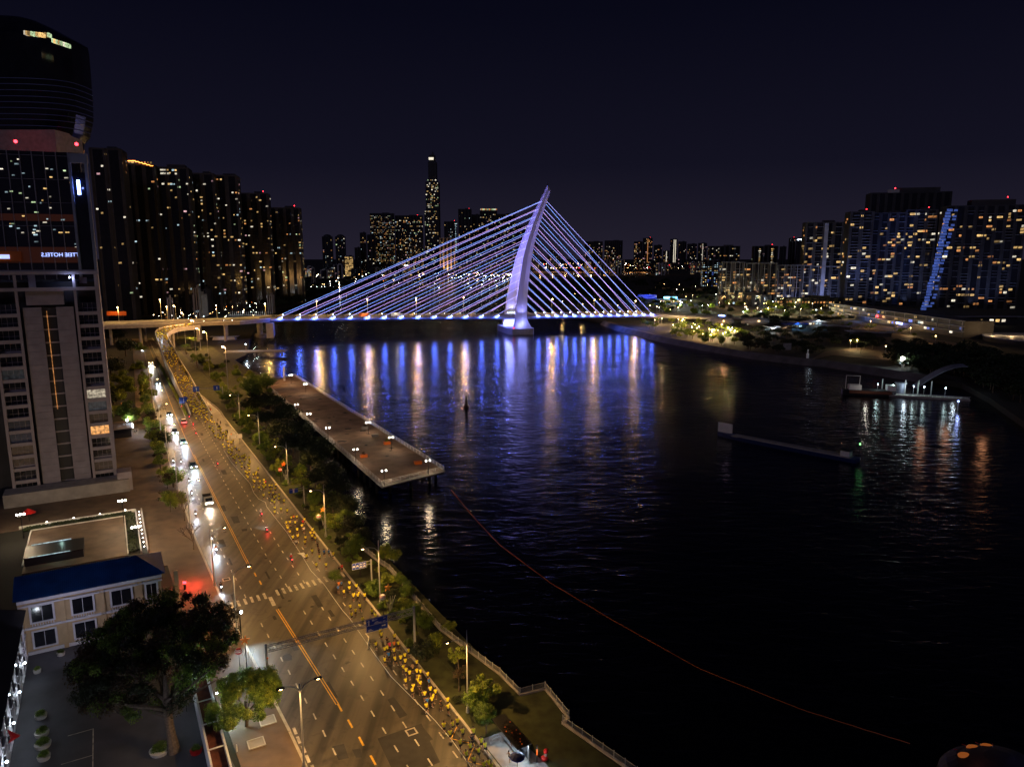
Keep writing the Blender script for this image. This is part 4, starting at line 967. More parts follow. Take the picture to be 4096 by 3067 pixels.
for i in range(24):
    s_ = 92 + i * 8.6 + rnd.uniform(-2, 2)
    if 84 < s_ < 100: continue
    r_ = rnd.uniform(2.0, 3.2); tree(RD(s_, lk(s_) - 2.6 + rnd.uniform(-.8, .5), .1), r_, rnd.uniform(4.0, 6.0), rnd.choice('gyydo'), 'street tree in the row along the left pavement', 'row of trees on the left pavement')
for i in range(16):
    tree(RD(rnd.uniform(190, 330), rnd.uniform(-48, -28), 0), rnd.uniform(3.5, 6), rnd.uniform(7, 11), rnd.choice('ddy'), 'dark garden tree between the block and the far left pavement', 'garden trees beside the block')
# bare trees
def bare_tree(base, H_, label, seed, rr_=.13):
    rs = random.Random(seed); T = thing('bare_tree', label, 'tree', base, rs.uniform(0, 6)); q = MB().mt('bark')
    def br(p, d, l, r_, lv):
        e_ = p + d * l; mid = p + d * l * .5 + Vector((rs.uniform(-.06, .06), rs.uniform(-.06, .06), 0)) * l
        q.tube([p, mid, e_], [r_, r_ * .8, r_ * .6], 6 if lv < 2 else 4)
        if lv < 5:
            for k in range(3 if lv else 4):
                nd = (d + Vector((rs.uniform(-.8, .8), rs.uniform(-.8, .8), rs.uniform(-.1, .5)))).normalized()
                br(e_, nd, l * rs.uniform(.6, .8), r_ * .58, lv + 1)
    br(Vector((0, 0, 0)), Vector((0, 0, 1)), H_ * .36, rr_, 0)
    q.build('branches', T); return T
bare_tree(U(740, 2085, 0), 6, 'bare branching tree on the left pavement beside the truck', 5)
bare_tree(U(775, 2200, 0), 5, 'bare tree over the red lit pavement', 9)
bare_tree(U(480, 2640, 0), 7, 'leafless tree in front of the cream house windows', 12)
# the big tree over the courtyard
BT = thing('big_tree', 'huge dark tree with a thick leaning trunk over the courtyard', 'tree', RD(13.0, -31.6))
q = MB().mt('bark'); q.tube([(0, 0, 0), (-.3, .3, 2), (-.7, .7, 4.5), (-.9, 1.2, 7), (-1.0, 1.5, 9)], [.8, .52, .46, .36, .2], 10)
for a_, l, z0 in ((.2, 5.5, 5), (1.3, 6, 5.6), (2.2, 7, 4.5), (3.0, 11, 4.0), (2.1, 12, 5), (1.6, 12, 6), (4.2, 4.5, 5), (5.3, 4.6, 6), (2.7, 9.5, 6), (3.6, 7, 5), (.8, 7, 5.5)):
    q.tube([(-.7, .8, z0), (-.7 + math.cos(a_) * l * .45, .8 + math.sin(a_) * l * .45, z0 + 1.4), (-.7 + math.cos(a_) * l, .8 + math.sin(a_) * l, z0 + 3)], [.28, .17, .05], 7)
q.build('trunk', BT)
rs = random.Random(77); q = MB().mt('leafd'); cl = []
for i in range(230):
    a_ = rs.uniform(0, 2 * PI); rr = rs.random() ** .5; x_, y_ = math.cos(a_) * rr * 8.8 - 4.6, math.sin(a_) * rr * 10.0 + 7.4
    cl.append((Vector((x_, y_, 8.8 + (1 - rr ** 2) * 4.6 + rs.uniform(-2.4, 1.4))), rs.uniform(.6, 1.35), rs.random()))
for i in range(60):
    a_ = rs.uniform(0, 2 * PI); rr = rs.uniform(.35, 1); cl.append((Vector((math.cos(a_) * rr * 8.0 - 3.6, math.sin(a_) * rr * 8.0 + 5.0, rs.uniform(5.2, 8.2))), rs.uniform(.6, 1.3), rs.random()))
for i in range(95000):
    c, r_, kk = cl[i % len(cl)]
    q.mt('leafd' if kk < .42 else ('leafg' if kk < .68 else 'leafo'))
    d = Vector((rs.gauss(0, 1), rs.gauss(0, 1), rs.gauss(0, 1) * .7)).normalized(); p = c + d * r_ * rs.uniform(.45, 1.15)
    nr_ = (d + Vector((rs.gauss(0, .5), rs.gauss(0, .5), rs.gauss(0, .5) + .3))).normalized(); a_ = nr_.orthogonal().normalized(); a_.rotate(Matrix.Rotation(rs.uniform(0, 6.28), 3, nr_)); b_ = nr_.cross(a_); s = rs.uniform(.08, .20)
    q.quad(p - a_ * s, p - b_ * s * .5, p + a_ * s, p + b_ * s * .5)
q.build('crown', BT)
GT = thing('green_tree', 'bright green leafy tree on the pavement lit from below', 'tree', RD(13.6, -23.4))
q = MB().mt('bark'); q.tube([(0, 0, 0), (.1, 0, 1.5), (0, .2, 3.4)], [.24, .2, .14], 8)
for k in range(5): a_ = k * 1.26; q.tube([(0, 0, 1.6 + .2 * k), (math.cos(a_) * 1.2, math.sin(a_) * 1.2, 3.2), (math.cos(a_) * 2, math.sin(a_) * 2, 4.2)], [.1, .07, .03], 6)
q.build('trunk', GT)
q = MB().mt('leafy'); cl = []
for i in range(90):
    a_ = rs.uniform(0, 2 * PI); rr = 4.0 * rs.random() ** .5; cl.append((Vector((math.cos(a_) * rr, math.sin(a_) * rr * 1.2, 3.6 + (1 - (rr / 4.6) ** 2) * 2.2 + rs.uniform(-1.1, .7))), rs.uniform(.5, .95), rs.random()))
for i in range(40000):
    c, r_, kk = cl[i % len(cl)]; q.mt('leafg' if kk < .75 else 'leafy')
    d = Vector((rs.gauss(0, 1), rs.gauss(0, 1), rs.gauss(0, 1))).normalized(); p = c + d * r_ * rs.uniform(.6, 1.1)
    nr_ = (d + Vector((rs.gauss(0, .4), rs.gauss(0, .4), rs.gauss(0, .4) + .3))).normalized(); a_ = nr_.orthogonal().normalized(); a_.rotate(Matrix.Rotation(rs.uniform(0, 6.28), 3, nr_)); b_ = nr_.cross(a_); s = rs.uniform(.07, .14)
    q.quad(p - a_ * s, p - b_ * s * .45, p + a_ * s, p + b_ * s * .45)
q.build('crown', GT)
tree(RD(-1.4, -25.6, 0), 1.5, 4.6, 'g', 'dark leafy treetop at the bottom edge left of the road')
tree(RD(-3.4, -20.6, 0), .9, 3.4, 'y', 'small lit treetop at the bottom edge by the kerb dashes')
# palms
def palm(base, h, label):
    T = thing('palm_tree', label, 'palm tree', base, rnd.uniform(0, 6)); q = MB().mt('bark'); q.tube([(0, 0, 0), (.15, 0, h * .5), (.1, .1, h)], [.28, .2, .17], 8); q.build('trunk', T)
    q = MB().mt('leafg')
    for k in range(17):
        a_ = k * 2.4; L = rnd.uniform(2.6, 3.6); el = rnd.uniform(.1, 1.1); P = []
        for j in range(7):
            f = j / 6; r_ = L * f * math.cos(el * (1 - f * .6)); z = h + L * (math.sin(el) * f - .75 * f * f); P.append(Vector((math.cos(a_) * r_, math.sin(a_) * r_, z)))
        sd = Vector((-math.sin(a_), math.cos(a_), 0))
        for j in range(6):
            for m2 in range(3):
                p = P[j].lerp(P[j + 1], m2 / 3); wv = .55 * math.sin(PI * (j + m2 / 3 + .6) / 7) + .12
                for sg in (-1, 1): q.quad(p, p + (P[j + 1] - P[j]) * .22, p + sd * sg * wv + (P[j + 1] - P[j]) * .5 + Vector((0, 0, -.25)), p + sd * sg * wv * .95 + (P[j + 1] - P[j]) * .38 + Vector((0, 0, -.28)))
    q.build('crown', T); return T
palm(U(770, 1400, 0), 7.5, 'tall palm standing in front of the viaduct lamps')
palm(U(745, 1418, 0), 5.5, 'shorter palm at the foot of the ramp bend')
palm(U(790, 1470, 0), 4.5, 'low spreading palm on the slope beside the ramp')

# park across the river: trees and lamps
RP = random.Random(5)
def park_lamp(base, h, c, pw, label, glow, grp='park lamps on the far bank', r=.26):
    T = thing('park_lamp', label, 'park lamp', base, 0, grp); q = MB().mt('gsteel'); q.tube([(0, 0, 0), (0, 0, h)], .09, 6); q.build('pole', T)
    q = MB().mt(glow); q.ball((0, 0, h + .3), r, 8, 6); q.build('globe', T); light('POINT', (0, 0, h + .3 - r * 1.8), pw, c, T, .3); return T
def region(poly_px):
    xs = [p[0] for p in poly_px]; ys_ = [p[1] for p in poly_px]
    while True:
        x = RP.uniform(min(xs), max(xs)); y = RP.uniform(min(ys_), max(ys_)); ins = False; n = len(poly_px)
        for i in range(n):
            (x1, y1), (x2, y2) = poly_px[i], poly_px[(i + 1) % n]
            if (y1 > y) != (y2 > y) and x < (x2 - x1) * (y - y1) / (y2 - y1) + x1: ins = not ins
        if ins: return x, y
def wood(name, poly, n, kinds, rr, hh, label):
    q = MB()
    for _ in range(n):
        x, y = region(poly); c = U(x, y, 0); R_ = RP.uniform(*rr); H_ = R_ * RP.uniform(*hh); q.mt('bark').tube([c, c + Vector((0, 0, H_ * .6))], R_ * .06, 5)
        q.mt('leafd')
        for k in range(260):
            d = Vector((RP.gauss(0, 1), RP.gauss(0, 1), abs(RP.gauss(0, 1)) - .2)).normalized() * RP.uniform(.6, 1.05)
            p = c + Vector((d.x * R_, d.y * R_, H_ * .55 + d.z * H_ * .45)); s = R_ * RP.uniform(.06, .13); a_ = Vector((RP.gauss(0, 1), RP.gauss(0, 1), RP.gauss(0, 1))).normalized(); b_ = a_.orthogonal().normalized()
            q.quad(p - a_ * s, p - b_ * s, p + a_ * s, p + b_ * s)
    tag(q.build(name), label, 'wood', kind='stuff')
def scatter(poly, n, kinds, rr, hh, label, grp, z=0):
    for _ in range(n):
        x, y = region(poly); r_ = RP.uniform(*rr); tree(U(x, y, z), r_, r_ * RP.uniform(*hh), RP.choice(kinds), label, grp)
PK1 = [(2560, 1300), (2650, 1285), (2900, 1300), (3000, 1340), (2960, 1395), (2800, 1372), (2640, 1335)]
scatter(PK1, 60, 'sysgy', (2.8, 4.4), (1.4, 2.0), 'small round tree among the amber lamps of the waterside park', 'trees of the lit waterside park')
for i in range(36):
    x, y = region([(2600, 1288), (2900, 1296), (2960, 1345), (2860, 1372), (2660, 1335)]); c, g = RP.choice([(AMB, 'Lamb'), (WARM, 'Lamb'), (WARM, 'Lamb'), ((1, .85, .4), 'Lwht')])
    park_lamp(U(x, y, 0), RP.uniform(3, 5), c, RP.uniform(5000, 11000), 'amber globe lamp glowing between the waterside park trees', g)
PK2 = [(2560, 1230), (2700, 1200), (2900, 1190), (3350, 1240), (3500, 1290), (3300, 1275), (2900, 1270), (2600, 1262)]
scatter(PK2, 84, 'sgyd', (3.6, 5.6), (1.4, 2.0), 'street tree of the park road in front of the flats', 'trees along the park road')
for i in range(48):
    x, y = region(PK2); c, g = RP.choice([(AMB, 'Lamb'), (WARM, 'Lamb'), ((.8, 1, .6), 'Lwht'), (COOL, 'Lcool'), ((1, .9, .4), 'Lamb')])
    park_lamp(U(x, y, 0), RP.uniform(4, 8), c, RP.uniform(5000, 11000), 'lamp among the trees of the park road before the flats', g, 'lamps along the park road')
for i in range(10):
    x, y = region([(2640, 1150), (2860, 1140), (2880, 1190), (2700, 1200)]); park_lamp(U(x, y, 0), RP.uniform(5, 8), RP.choice([WARM, AMB, (.8, 1, .6)]), 2200, 'small lamp in the dark park behind the blue lit cafe', RP.choice(['Lamb', 'Lwht']), 'lamps in the dark park')
wood('woods', [(2600, 1130), (2900, 1110), (2900, 1190), (2640, 1200)], 60, 'd', (4, 7), (1.3, 1.8), 'dark wood behind the blue lit cafe')
wood('woods', [(2110, 1140), (2600, 1110), (2700, 1150), (2540, 1230), (2240, 1225), (2130, 1190)], 120, 'd', (5, 9), (1.0, 1.5), 'dark wood on the far bank behind the right cables')
wood('woods', [(1090, 1240), (1200, 1215), (1350, 1178), (1480, 1148), (1520, 1120), (1100, 1125), (1000, 1200)], 130, 'd', (5, 9), (1.0, 1.4), 'dark wood on the left bank beyond the left cables')
scatter([(620, 1190), (1050, 1180), (1060, 1215), (640, 1225)], 22, 'dsd', (4, 6), (1.1, 1.5), 'dim tree along the road below the dark towers', 'trees below the dark towers')
scatter([(3390, 1385), (3700, 1395), (3700, 1440), (3420, 1430)], 9, 'dd', (2.6, 4), (1.6, 2.2), 'dark small tree on the pale sandy path', 'trees on the sandy path')
tree(U(3425, 1388, 0), 3.4, 7, 'y', 'single yellow lit tree on the pale sandy path')
park_lamp(U(3426, 1400, 0), 6, (1, .85, .4), 2600, 'lamp hidden in the single yellow lit tree', 'Lamb')
scatter([(2950, 1350), (3080, 1365), (3060, 1412), (2960, 1400)], 12, 'od', (3, 4.5), (1.4, 1.8), 'brown tree at the dark end of the waterside park', 'brown trees at the dark park end')
scatter([(3330, 1285), (3700, 1330), (3780, 1370), (3400, 1320)], 18, 'sy', (1.8, 2.8), (1.5, 2.1), 'lit small tree along the podium forecourt', 'trees before the podium')
a = MB().mt('paving'); a.prism([tuple(U(x, y)[:2]) for x, y in reversed([(3330, 1300), (3560, 1330), (3850, 1375), (3700, 1440), (3520, 1440), (3330, 1420), (3240, 1440), (3300, 1405), (3560, 1375), (3480, 1345)])], -.1, .03); struct(a.build('sandy_path'), 'pale sandy path between the park and the podium')
for x, y, c, p_ in ((3400, 1395, WARM, 3000), (3540, 1420, WARM, 1800), (3640, 1340, WARM, 3500), (3740, 1375, WARM, 900), (3480, 1310, AMB, 4500)): park_lamp(U(x, y, 0), 5, c, p_, 'lamp lighting the sandy path near the podium', 'Lamb', 'lamps on the sandy path')
scatter([(2150, 1235), (2480, 1292), (2450, 1262), (2250, 1215)], 14, 'dsd', (2, 3.4), (1.2, 1.6), 'low tree on the bank under the right cables', 'trees under the right cables')
for x, y in ((2250, 1222), (2330, 1235), (2400, 1215), (2470, 1240), (2300, 1190), (2380, 1170)): park_lamp(U(x, y, 0), 5, WARM, 2200, 'small warm lamp on the dark bank under the right cables', 'Lamb', 'lamps under the right cables')
# cafe with blue sign, hall with blue wall, market stalls
wood('woods', [(3030, 1320), (3330, 1320), (3560, 1375), (3300, 1400), (3260, 1425), (3050, 1405), (3000, 1360)], 80, 'd', (2.5, 4), (1.0, 1.5), 'dark thicket around the unlit square behind the embankment')
wood('woods', [(3560, 1400), (3900, 1400), (4090, 1480), (4090, 1620), (3960, 1570), (3850, 1510), (3700, 1495), (3560, 1470)], 170, 'd', (3, 6), (1.0, 1.5), 'black thicket on the unlit bank behind the pontoon')
wood('woods', [(2560, 1270), (2900, 1275), (3350, 1285), (3330, 1300), (2900, 1292), (2600, 1285)], 70, 'd', (3, 4.5), (1.0, 1.5), 'dim shrub belt along the park road')
T = thing('cafe_kiosk', 'long low cafe with a glowing cyan roof sign and lit front', 'cafe', U(2680, 1210, 0)); q = MB().mt('darkwall'); q.box((0, 0, 2), (28, 12, 4)); q.mt('white').box((0, -2, 4.3), (38, 16, .5)); q.build('wall', T)
q = MB().mt(emat('sign_cyan', (.25, .75, 1.0), 4)); q.box((-1, -6, 6.6), (17, .5, 2.3)); q.build('roof_sign', T); put_windows(T, [(-12 + 2.6 * k, -6.1, 1.9) for k in range(10)], (2, 2.4), ['Wwht', 'Wwarm', 'Wpnk'], rz=0); light('POINT', (-1, -10, 8), 26000, (.1, .4, 1), T, 1); light('POINT', (2, -9, 3), 4000, WARM, T, .5)
T = thing('event_hall', 'dark hall with a dim blue wall left of the glowing cafe', 'hall', U(2586, 1210, 0)); q = MB().mt('blue'); q.box((0, 0, 7.6), (24, 8, 5.4)); q.mt('darkwall').box((0, 1, 2.5), (22, 7, 5)); q.build('wall', T); light('POINT', (0, -14, 14), 9000, (.1, .3, 1), T, 1)
for i, (x, y, wd, lb_, k) in enumerate([(3020, 1300, 26, 'grey domed market tent with a lit side', 'concrete'), (2880, 1300, 26, 'rounded tent roof with amber light under it', 'pale'), (3085, 1325, 12, 'white stall with a bright screen front', 'white'), (3125, 1325, 14, 'stall with a warm lit counter', 'darkwall'), (3180, 1310, 20, 'dark blue framed stall with a pale roof edge', 'blue'), (3260, 1300, 22, 'low stall with a long pale curved roof', 'white'), (3345, 1320, 24, 'flat purple grey canopy roof', 'slab'), (3480, 1345, 34, 'long low blue grey canopy roof beside the podium', 'slab')]):
    T = thing('market_stall', lb_, 'stall', U(x, y, 0), rnd.uniform(-.2, .2), 'market stalls on the dark square'); q = MB().mt('darkwall'); q.box((0, 0, 1.4), (wd * .8, 7, 2.8)); q.build('wall', T); q = MB().mt(k)
    if i < 2: q.ball((0, 0, 2.8), wd / 2, 16, 8, (1, .5, .28))
    else:
        for j in range(8): q.box((-wd / 2 + wd * (j + .5) / 8, 0, 3.4 + math.sin(j * .8 + i) * .6), (wd / 8, 10, .25))
    q.build('roof', T)
    if i not in (6, 7): put_windows(T, [(-wd * .3 + 3 * j, -3.6, 1.5) for j in range(int(wd * .6 / 3))], (2.2, 1.6), ['Wwht', 'Wwarm', 'Wcool']); light('POINT', (0, -6, 4), 2600, (WARM, AMB, COOL, WARM, (.2, .6, 1), COOL)[i], T, .4)
q = MB().mt('Lblue'); T = thing('blue_sign', 'small blue glowing oval sign above the market tents', 'sign', U(2885, 1288, 0)); q.ball((0, 0, 5), 3.4, 12, 6, (1, .2, .4)); q.build('panel', T); q = MB().mt('gsteel'); q.tube([(0, .6, 0), (0, .6, 4)], .12, 6); q.build('pole', T)
T = thing('globe_lamp', 'big white glowing globe low on the dark far bank', 'globe lamp', U(3607, 1470, 0)); q = MB().mt('Lwht'); q.ball((0, 0, 4.6), 1.15, 16, 10); q.build('globe', T); q = MB().mt('gsteel'); q.tube([(0, 0, 0), (0, 0, 3.6)], .15, 8); q.mt('Wcool'); [q.box((-2 + k * 1.1, -1.5, 2.4 + .1 * k), (.7, .2, .3)) for k in range(5)]; q.build('stand', T); light('POINT', (0, -2, 5), 3200, COOL, T, .5)

# ---------------------------------------------------------------- apartment block on the left
ZA = UD(388, 1084, (RD(128, -35)).y).z
AB = thing('apartment_block', 'grey apartment block with two tall blank panels and window columns filling the left edge', 'apartment block', RD(128.0, -35.0), TH)
W_, DA, HA = 21.7, 24.0, ZA
NX = lambda f: -W_ + W_ * (f - 70) / 1165.0      # facade position from the left pillar
M['blockwall'] = mat('block_render', (.36, .32, .34), .85, var=.10, scale=.35, bump=.05)
M['blockpanel'] = mat('block_panel', (.30, .27, .30), .9, var=.14, scale=.5, bump=.08)
# weather stained horizontal joints on the panels
q = MB().mt('darkwall'); q.box((-W_ / 2 - 3.5, DA / 2 + 2.2, HA / 2 - 1.2), (W_ + 6.6, DA - 1.5, HA - 2.6)); q.build('wall', AB)
q = MB().mt('blockwall'); q.box((-.15, DA / 2 + .5, HA / 2 - .5), (.5, DA, HA - 1.0)); q.build('side_wall', AB)
for f0, f1, d in ((70, 103, .9), (335, 365, .9), (955, 985, .9), (1195, 1235, .9)):
    q = MB().mt('blockwall'); q.box(((NX(f0) + NX(f1)) / 2, .1, HA / 2 - .4), (NX(f1) - NX(f0), d, HA - .8)); q.build('pillar', AB)
zp = HA - 8.3
for f0, f1 in ((395, 590), (745, 935)):
    q = MB().mt('blockpanel'); wd = NX(f1) - NX(f0); z = 1.2; k = 0
    while z < zp - .1:
        hh = min(1.62, zp - z); q.box(((NX(f0) + NX(f1)) / 2, .75, z + hh / 2), (wd, .5 + (.03 if k % 2 else 0), hh - .035)); z += hh; k += 1
    q.build('blank_panel', AB)
q = MB().mt('blockwall')
for z in (HA - .35, HA - 4.1): q.box((-W_ / 2 - 3.4, -.02, z), (W_ + 6.8, 1.1, .75))
q.box((-W_ / 2 - 3.4, DA, HA - .35), (W_ + 6.8, .6, .7)); q.build('roof_beam', AB)
q = MB().mt('blockpanel'); q.box((NX(640), 2.2, HA - 6.2), (7.5, 3, 3.2)); q.box((NX(520), 1.8, HA - 2.4), (1.4, 1, 3.2)); q.box((NX(1070), 1.8, HA - 2.2), (1.6, 1, 1.4)); q.build('roof_room', AB)
q = MB().mt('darkwall'); q.box((NX(667), 1.9, zp / 2), (NX(745) - NX(590), .4, zp)); z = 3
while z < zp: q.mt('blockwall').box((NX(667), 1.6, z), (NX(745) - NX(590), .3, .35)); z += 3.1
q.mt('Wamb').box((NX(640), 1.2, zp * .72), (.16, .16, zp * .52)) ; q.build('stair_recess', AB)
nfl = 15; pit = zp / nfl; M['glassdk'] = mat('window_glass_dark', (.02, .022, .03), .08, var=.3, scale=.4, spec=.8)
M['roomb'] = wmat('window_dim_blue', (.30, .30, .45), .02); M['roomo'] = wmat('window_dim_brown', (.9, .5, .3), .02); M['roomw'] = wmat('window_bright_room', (1, .85, .62), .8); M['rooma'] = wmat('window_orange_room', (1, .45, .14), 1.0)
M['roomg'] = wmat('window_dim_grey', (.6, .65, .7), .05)
for cidx, (f0, f1) in enumerate(((103, 335), (985, 1195))):
    wd = NX(f1) - NX(f0); xc = (NX(f0) + NX(f1)) / 2
    for k in range(nfl):
        z0 = 1.0 + k * pit
        fr = MB().mt('blockwall'); fr.box((xc, .35, z0 + .35), (wd, .9, .8)); fr.build('floor_band', AB)
        g = 'glassdk'
        if cidx == 1: g = {7: 'roomw', 6: 'roomg', 4: 'rooma', 5: 'roomo', 1: 'roomo'}.get(k, 'glassdk')
        else: g = {9: 'roomg', 5: 'roomb', 4: 'roomb', 3: 'roomo', 2: 'roomo'}.get(k, 'glassdk')
        wn = MB().mt(g); wn.box((xc, 1.15, z0 + .75 + (pit - .9) / 2), (wd, .15, pit - .9)); wo = wn.build('window', AB)
        ml = MB().mt('blockpanel')
        for j in range(1, 4): ml.box((xc - wd / 2 + wd * j / 4, 1.02, z0 + .75 + (pit - .9) / 2), (.06, .1, pit - .9))
        ml.box((xc, 1.0, z0 + 1.55), (wd, .08, .06)); ml.build('mullion', wo)
        if k in (2, 8, 11): bl_ = MB().mt('blockpanel'); bl_.box((xc, .95, z0 + .95), (wd * .98, .05, .55)); bl_.build('railing', wo)
light('POINT', (NX(985) + 1.6, .3, 1.0 + 4 * pit + 1.9), 25, (1, .6, .3), AB, .15)
light('POINT', (NX(930), -.9, HA - 1.6), 220, (.4, .5, 1), AB, .15)
q = MB().mt('Lcool'); q.ball((NX(930), -.7, HA - 1.4), .16, 8, 6); q.build('roof_lamp', AB)
q = MB().mt('concrete'); q.box((-W_ / 2 + .5, -3.0, 1.6), (W_ + 4, 5.6, 3.2)); q.mt('blockpanel').box((1.6, -2.6, 2.4), (3.2, 4.4, 4.8)); q.build('ground_podium', AB)
NB = thing('neighbour_block', 'dim plain wing at the extreme left edge behind the apartment block', 'building', RD(134, -65), TH)
q = MB().mt('blockwall'); q.box((-6, 8, 9), (12, 16, 18)); q.mt('slab'); [q.box((-6, -.2, 3 * k), (12, .5, .4)) for k in range(1, 6)]; q.build('wall', NB)
# glass tower behind
GTp = UD(20, 1000, 262); GW = UD(352, 840, 262).x - UD(-60, 840, 262).x; gz = UD(200, 612, 262).z
GTW = thing('glass_tower', 'mirror glass tower behind the apartment block with glowing panes for reflected city lights', 'office tower', (UD(340, 840, 262).x, 262, 0), R(17))
M['mirror'] = mat('mirror_glass', (.016, .014, .022), .06, .0, var=.3, scale=.1, spec=1.0)
q = MB().mt('mirror'); q.box((-GW / 2, 5, gz / 2), (GW, 10, gz)); q.build('wall', GTW)
q = MB().mt('blockpanel')
for k in range(11): q.box((-GW * k / 10, -.25, gz / 2), (.22, .5, gz))
for z in range(4, int(gz), 8): q.box((-GW / 2, -.12, z), (GW, .2, .12))
q.build('mullion', GTW)
q = MB().mt(emat('reflection_band_glow', (1, .22, .08), .018)); q.box((-GW / 2, -.3, UD(200, 1020, 262).z), (GW * .98, .3, 5.5)); q.box((-GW * .4, -.3, UD(200, 873, 262).z), (GW * .7, .2, 2.4)); q.build('reflection_band', GTW)  # orange reflections in the glass, put in as glowing bands
cells = [(-rnd.random() * GW, -.35, rnd.choice((UD(0, 700, 262).z, UD(0, 800, 262).z, UD(0, 880, 262).z, UD(0, 930, 262).z)) + rnd.uniform(-7, 6)) for _ in range(70)]
put_windows(GTW, cells, (.8, .45), ['Wwht', 'Wcool', 'Wgrn', 'Wwarm', 'Wcool'])  # small glowing panes paint reflected city lights, no rooms behind them
tm = text_mesh('IITTEIE HOTELS', 1.9, .05, emat('reflected_letters_blue', (.35, .45, 1), 2.2)); o = ob('lettering_reflection', tm, GTW, (-8.6, -.62, UD(200, 1020, 262).z)); o.rotation_euler = (PI / 2, 0, 0); o.scale = (-1, 1, 1)  # reflection of a sign in the glass, made as glowing reversed letters
q = MB().mt('orange'); q.box((-GW + 6.0 + 5, -1.0, UD(0, 1025, 262).z), (9.5, .5, 3.4)); q.mt(emat('sign_end_glow', (.4, .5, 1), 1.5)).box((-GW + 6 + 3, -1.4, UD(0, 1027, 262).z), (6.5, .2, 1.4)); q.build('corner_sign', GTW)
FN = thing('facade_fin', 'tall pale double fin frame rising beside the glass tower', 'fin', UD(372, 1240, 258).xy.to_3d(), R(17))
ft = UD(358, 618, 258).z; q = MB().mt('slab'); q.box((-2.6, 0, ft / 2), (.7, 1.2, ft)); q.box((2.4, 0, ft / 2 - 1), (.9, 1.2, ft - 2)); q.box((0, .2, ft - 1.3), (6, 1.6, 3.2)); q.mt('darkglass').box((0, .6, ft / 2 - 3), (4.4, .4, ft - 6)); q.build('frame', FN)
q = MB().mt('Lblue'); q.box((-.6, .2, UD(0, 750, 258).z), (.9, .3, 5)); q.build('blue_sign', FN); light('POINT', (0, -2, UD(0, 750, 258).z), 150, (.2, .3, 1), FN, .3)
light('SPOT', (3.5, -8, 6), 9000, (1, .75, .55), FN, .4, 40, (0, .22, 1))
# dark bulging tower above it
DT = thing('bulging_tower', 'dark bulging tower at the top left with faint blue floor bands and red beacons', 'office tower', (UD(10, 300, 345).x, 345, 0)); ox = DT.location.x
q = MB().mt('darkglass'); PRF = [(565, 312), (540, 332), (500, 340), (470, 344), (400, 341), (300, 334), (200, 325), (175, 320), (150, 275), (118, 215), (95, 165), (84, 130)]
def ringp(z, xr, n=28):
    hw = xr - ox; return [(hw * math.copysign(abs(math.cos(2 * PI * k / n)) ** .6, math.cos(2 * PI * k / n)), 24 * math.copysign(abs(math.sin(2 * PI * k / n)) ** .6, math.sin(2 * PI * k / n)) * hw / 52, z) for k in range(n)]
RG = []
for y, x in [(760, 300)] + PRF: p = UD(x, y, 345); RG.append(ringp(p.z, p.x))
vs = [v for r_ in RG for v in r_]; n = 28
q.add(vs, [(i * n + k, i * n + (k + 1) % n, (i + 1) * n + (k + 1) % n, (i + 1) * n + k) for i in range(len(RG) - 1) for k in range(n)] + [tuple(range((len(RG) - 1) * n, len(RG) * n))]); q.build('glass_shell', DT)
q = MB().mt(emat('floor_band_blue', (.10, .12, .5), .022))
for y in (350, 372, 395, 418, 440, 462, 485, 505, 528):
    x = interp([(300, 334), (400, 341), (470, 344), (500, 340), (540, 332), (565, 312)], y); p = UD(x, y, 345); A = ringp(p.z, p.x + .25); B = ringp(p.z + .35, p.x + .25)
    q.ribbon([Vector(a_) for a_ in A[20:] + A[:2]], [Vector(a_) for a_ in B[20:] + B[:2]])
q.build('floor_band', DT)
z0 = UD(60, 578, 345).z; q = MB().mt('concrete'); xa_, xb_ = UD(-80, 600, 345).x - ox, UD(322, 600, 345).x - ox; q.box(((xa_ + xb_) / 2, -8, z0 / 2 + 2), (xb_ - xa_, 20, z0 + 3)); q.build('lower_shaft', DT)
for (x, y) in ((62, 566), (306, 577)):
    p = UD(x, y, 318) - DT.location; q = MB().mt('Lred'); q.ball(p, .7, 8, 6); q.build('beacon', DT); light('POINT', p + Vector((0, -2, 0)), 220, (1, .03, .08), DT, .3)
for a0, a1, y in ((104, 178, 134), (185, 205, 141), (215, 278, 165)):
    x = a0
    while x < a1: p = UD(x, y + (x - a0) * (.12 if a0 < 200 else .33), 313 if a0 < 180 else 316) - DT.location; ob('lit_window', WBOX[rnd.choice(['Wwht', 'Wwarm', 'Wgrn'])], DT, p, 0, (.7, 2, 1.5)); x += rnd.choice((7, 9, 13))

# ---------------------------------------------------------------- square with lamps below the block
PZ = RD(91, -43); PL = thing('walled_square', 'dim paved square framed by pale kerbs and low hedges below the block', 'square', PZ, TH)
q = MB().mt('paving'); q.box((0, 0, .07), (17, 24, .14)); q.build('paving_slab', PL)
q = MB().mt('pale')
for c, d in (((0, 12.1, .2), (17.4, .22, .3)), ((8.7, 0, .2), (.22, 24, .3)), ((-8.7, 2, .2), (.22, 20, .3)), ((0, 14.6, .35), (22, .3, .7)), ((11.0, 1, .35), (.25, 27, .7)), ((12.2, 1, .35), (.25, 27, .7))): q.box(c, d)
q.build('kerb_frame', PL)
q = MB().mt('leafd')
for k in range(420): q.ball((rnd.uniform(-10, 10), 13.3 + rnd.uniform(-.9, .9), .35), .3, 5, 3)
for k in range(300): q.ball((9.9 + rnd.uniform(-.9, .9), rnd.uniform(-11, 13), .3), .3, 5, 3)
q.build('hedge', PL)
for k in range(10):
    q = MB().mt('Lwht'); q.ball((11.6, -11 + k * 2.5, .9), .09, 6, 4); q.build('path_light', PL)
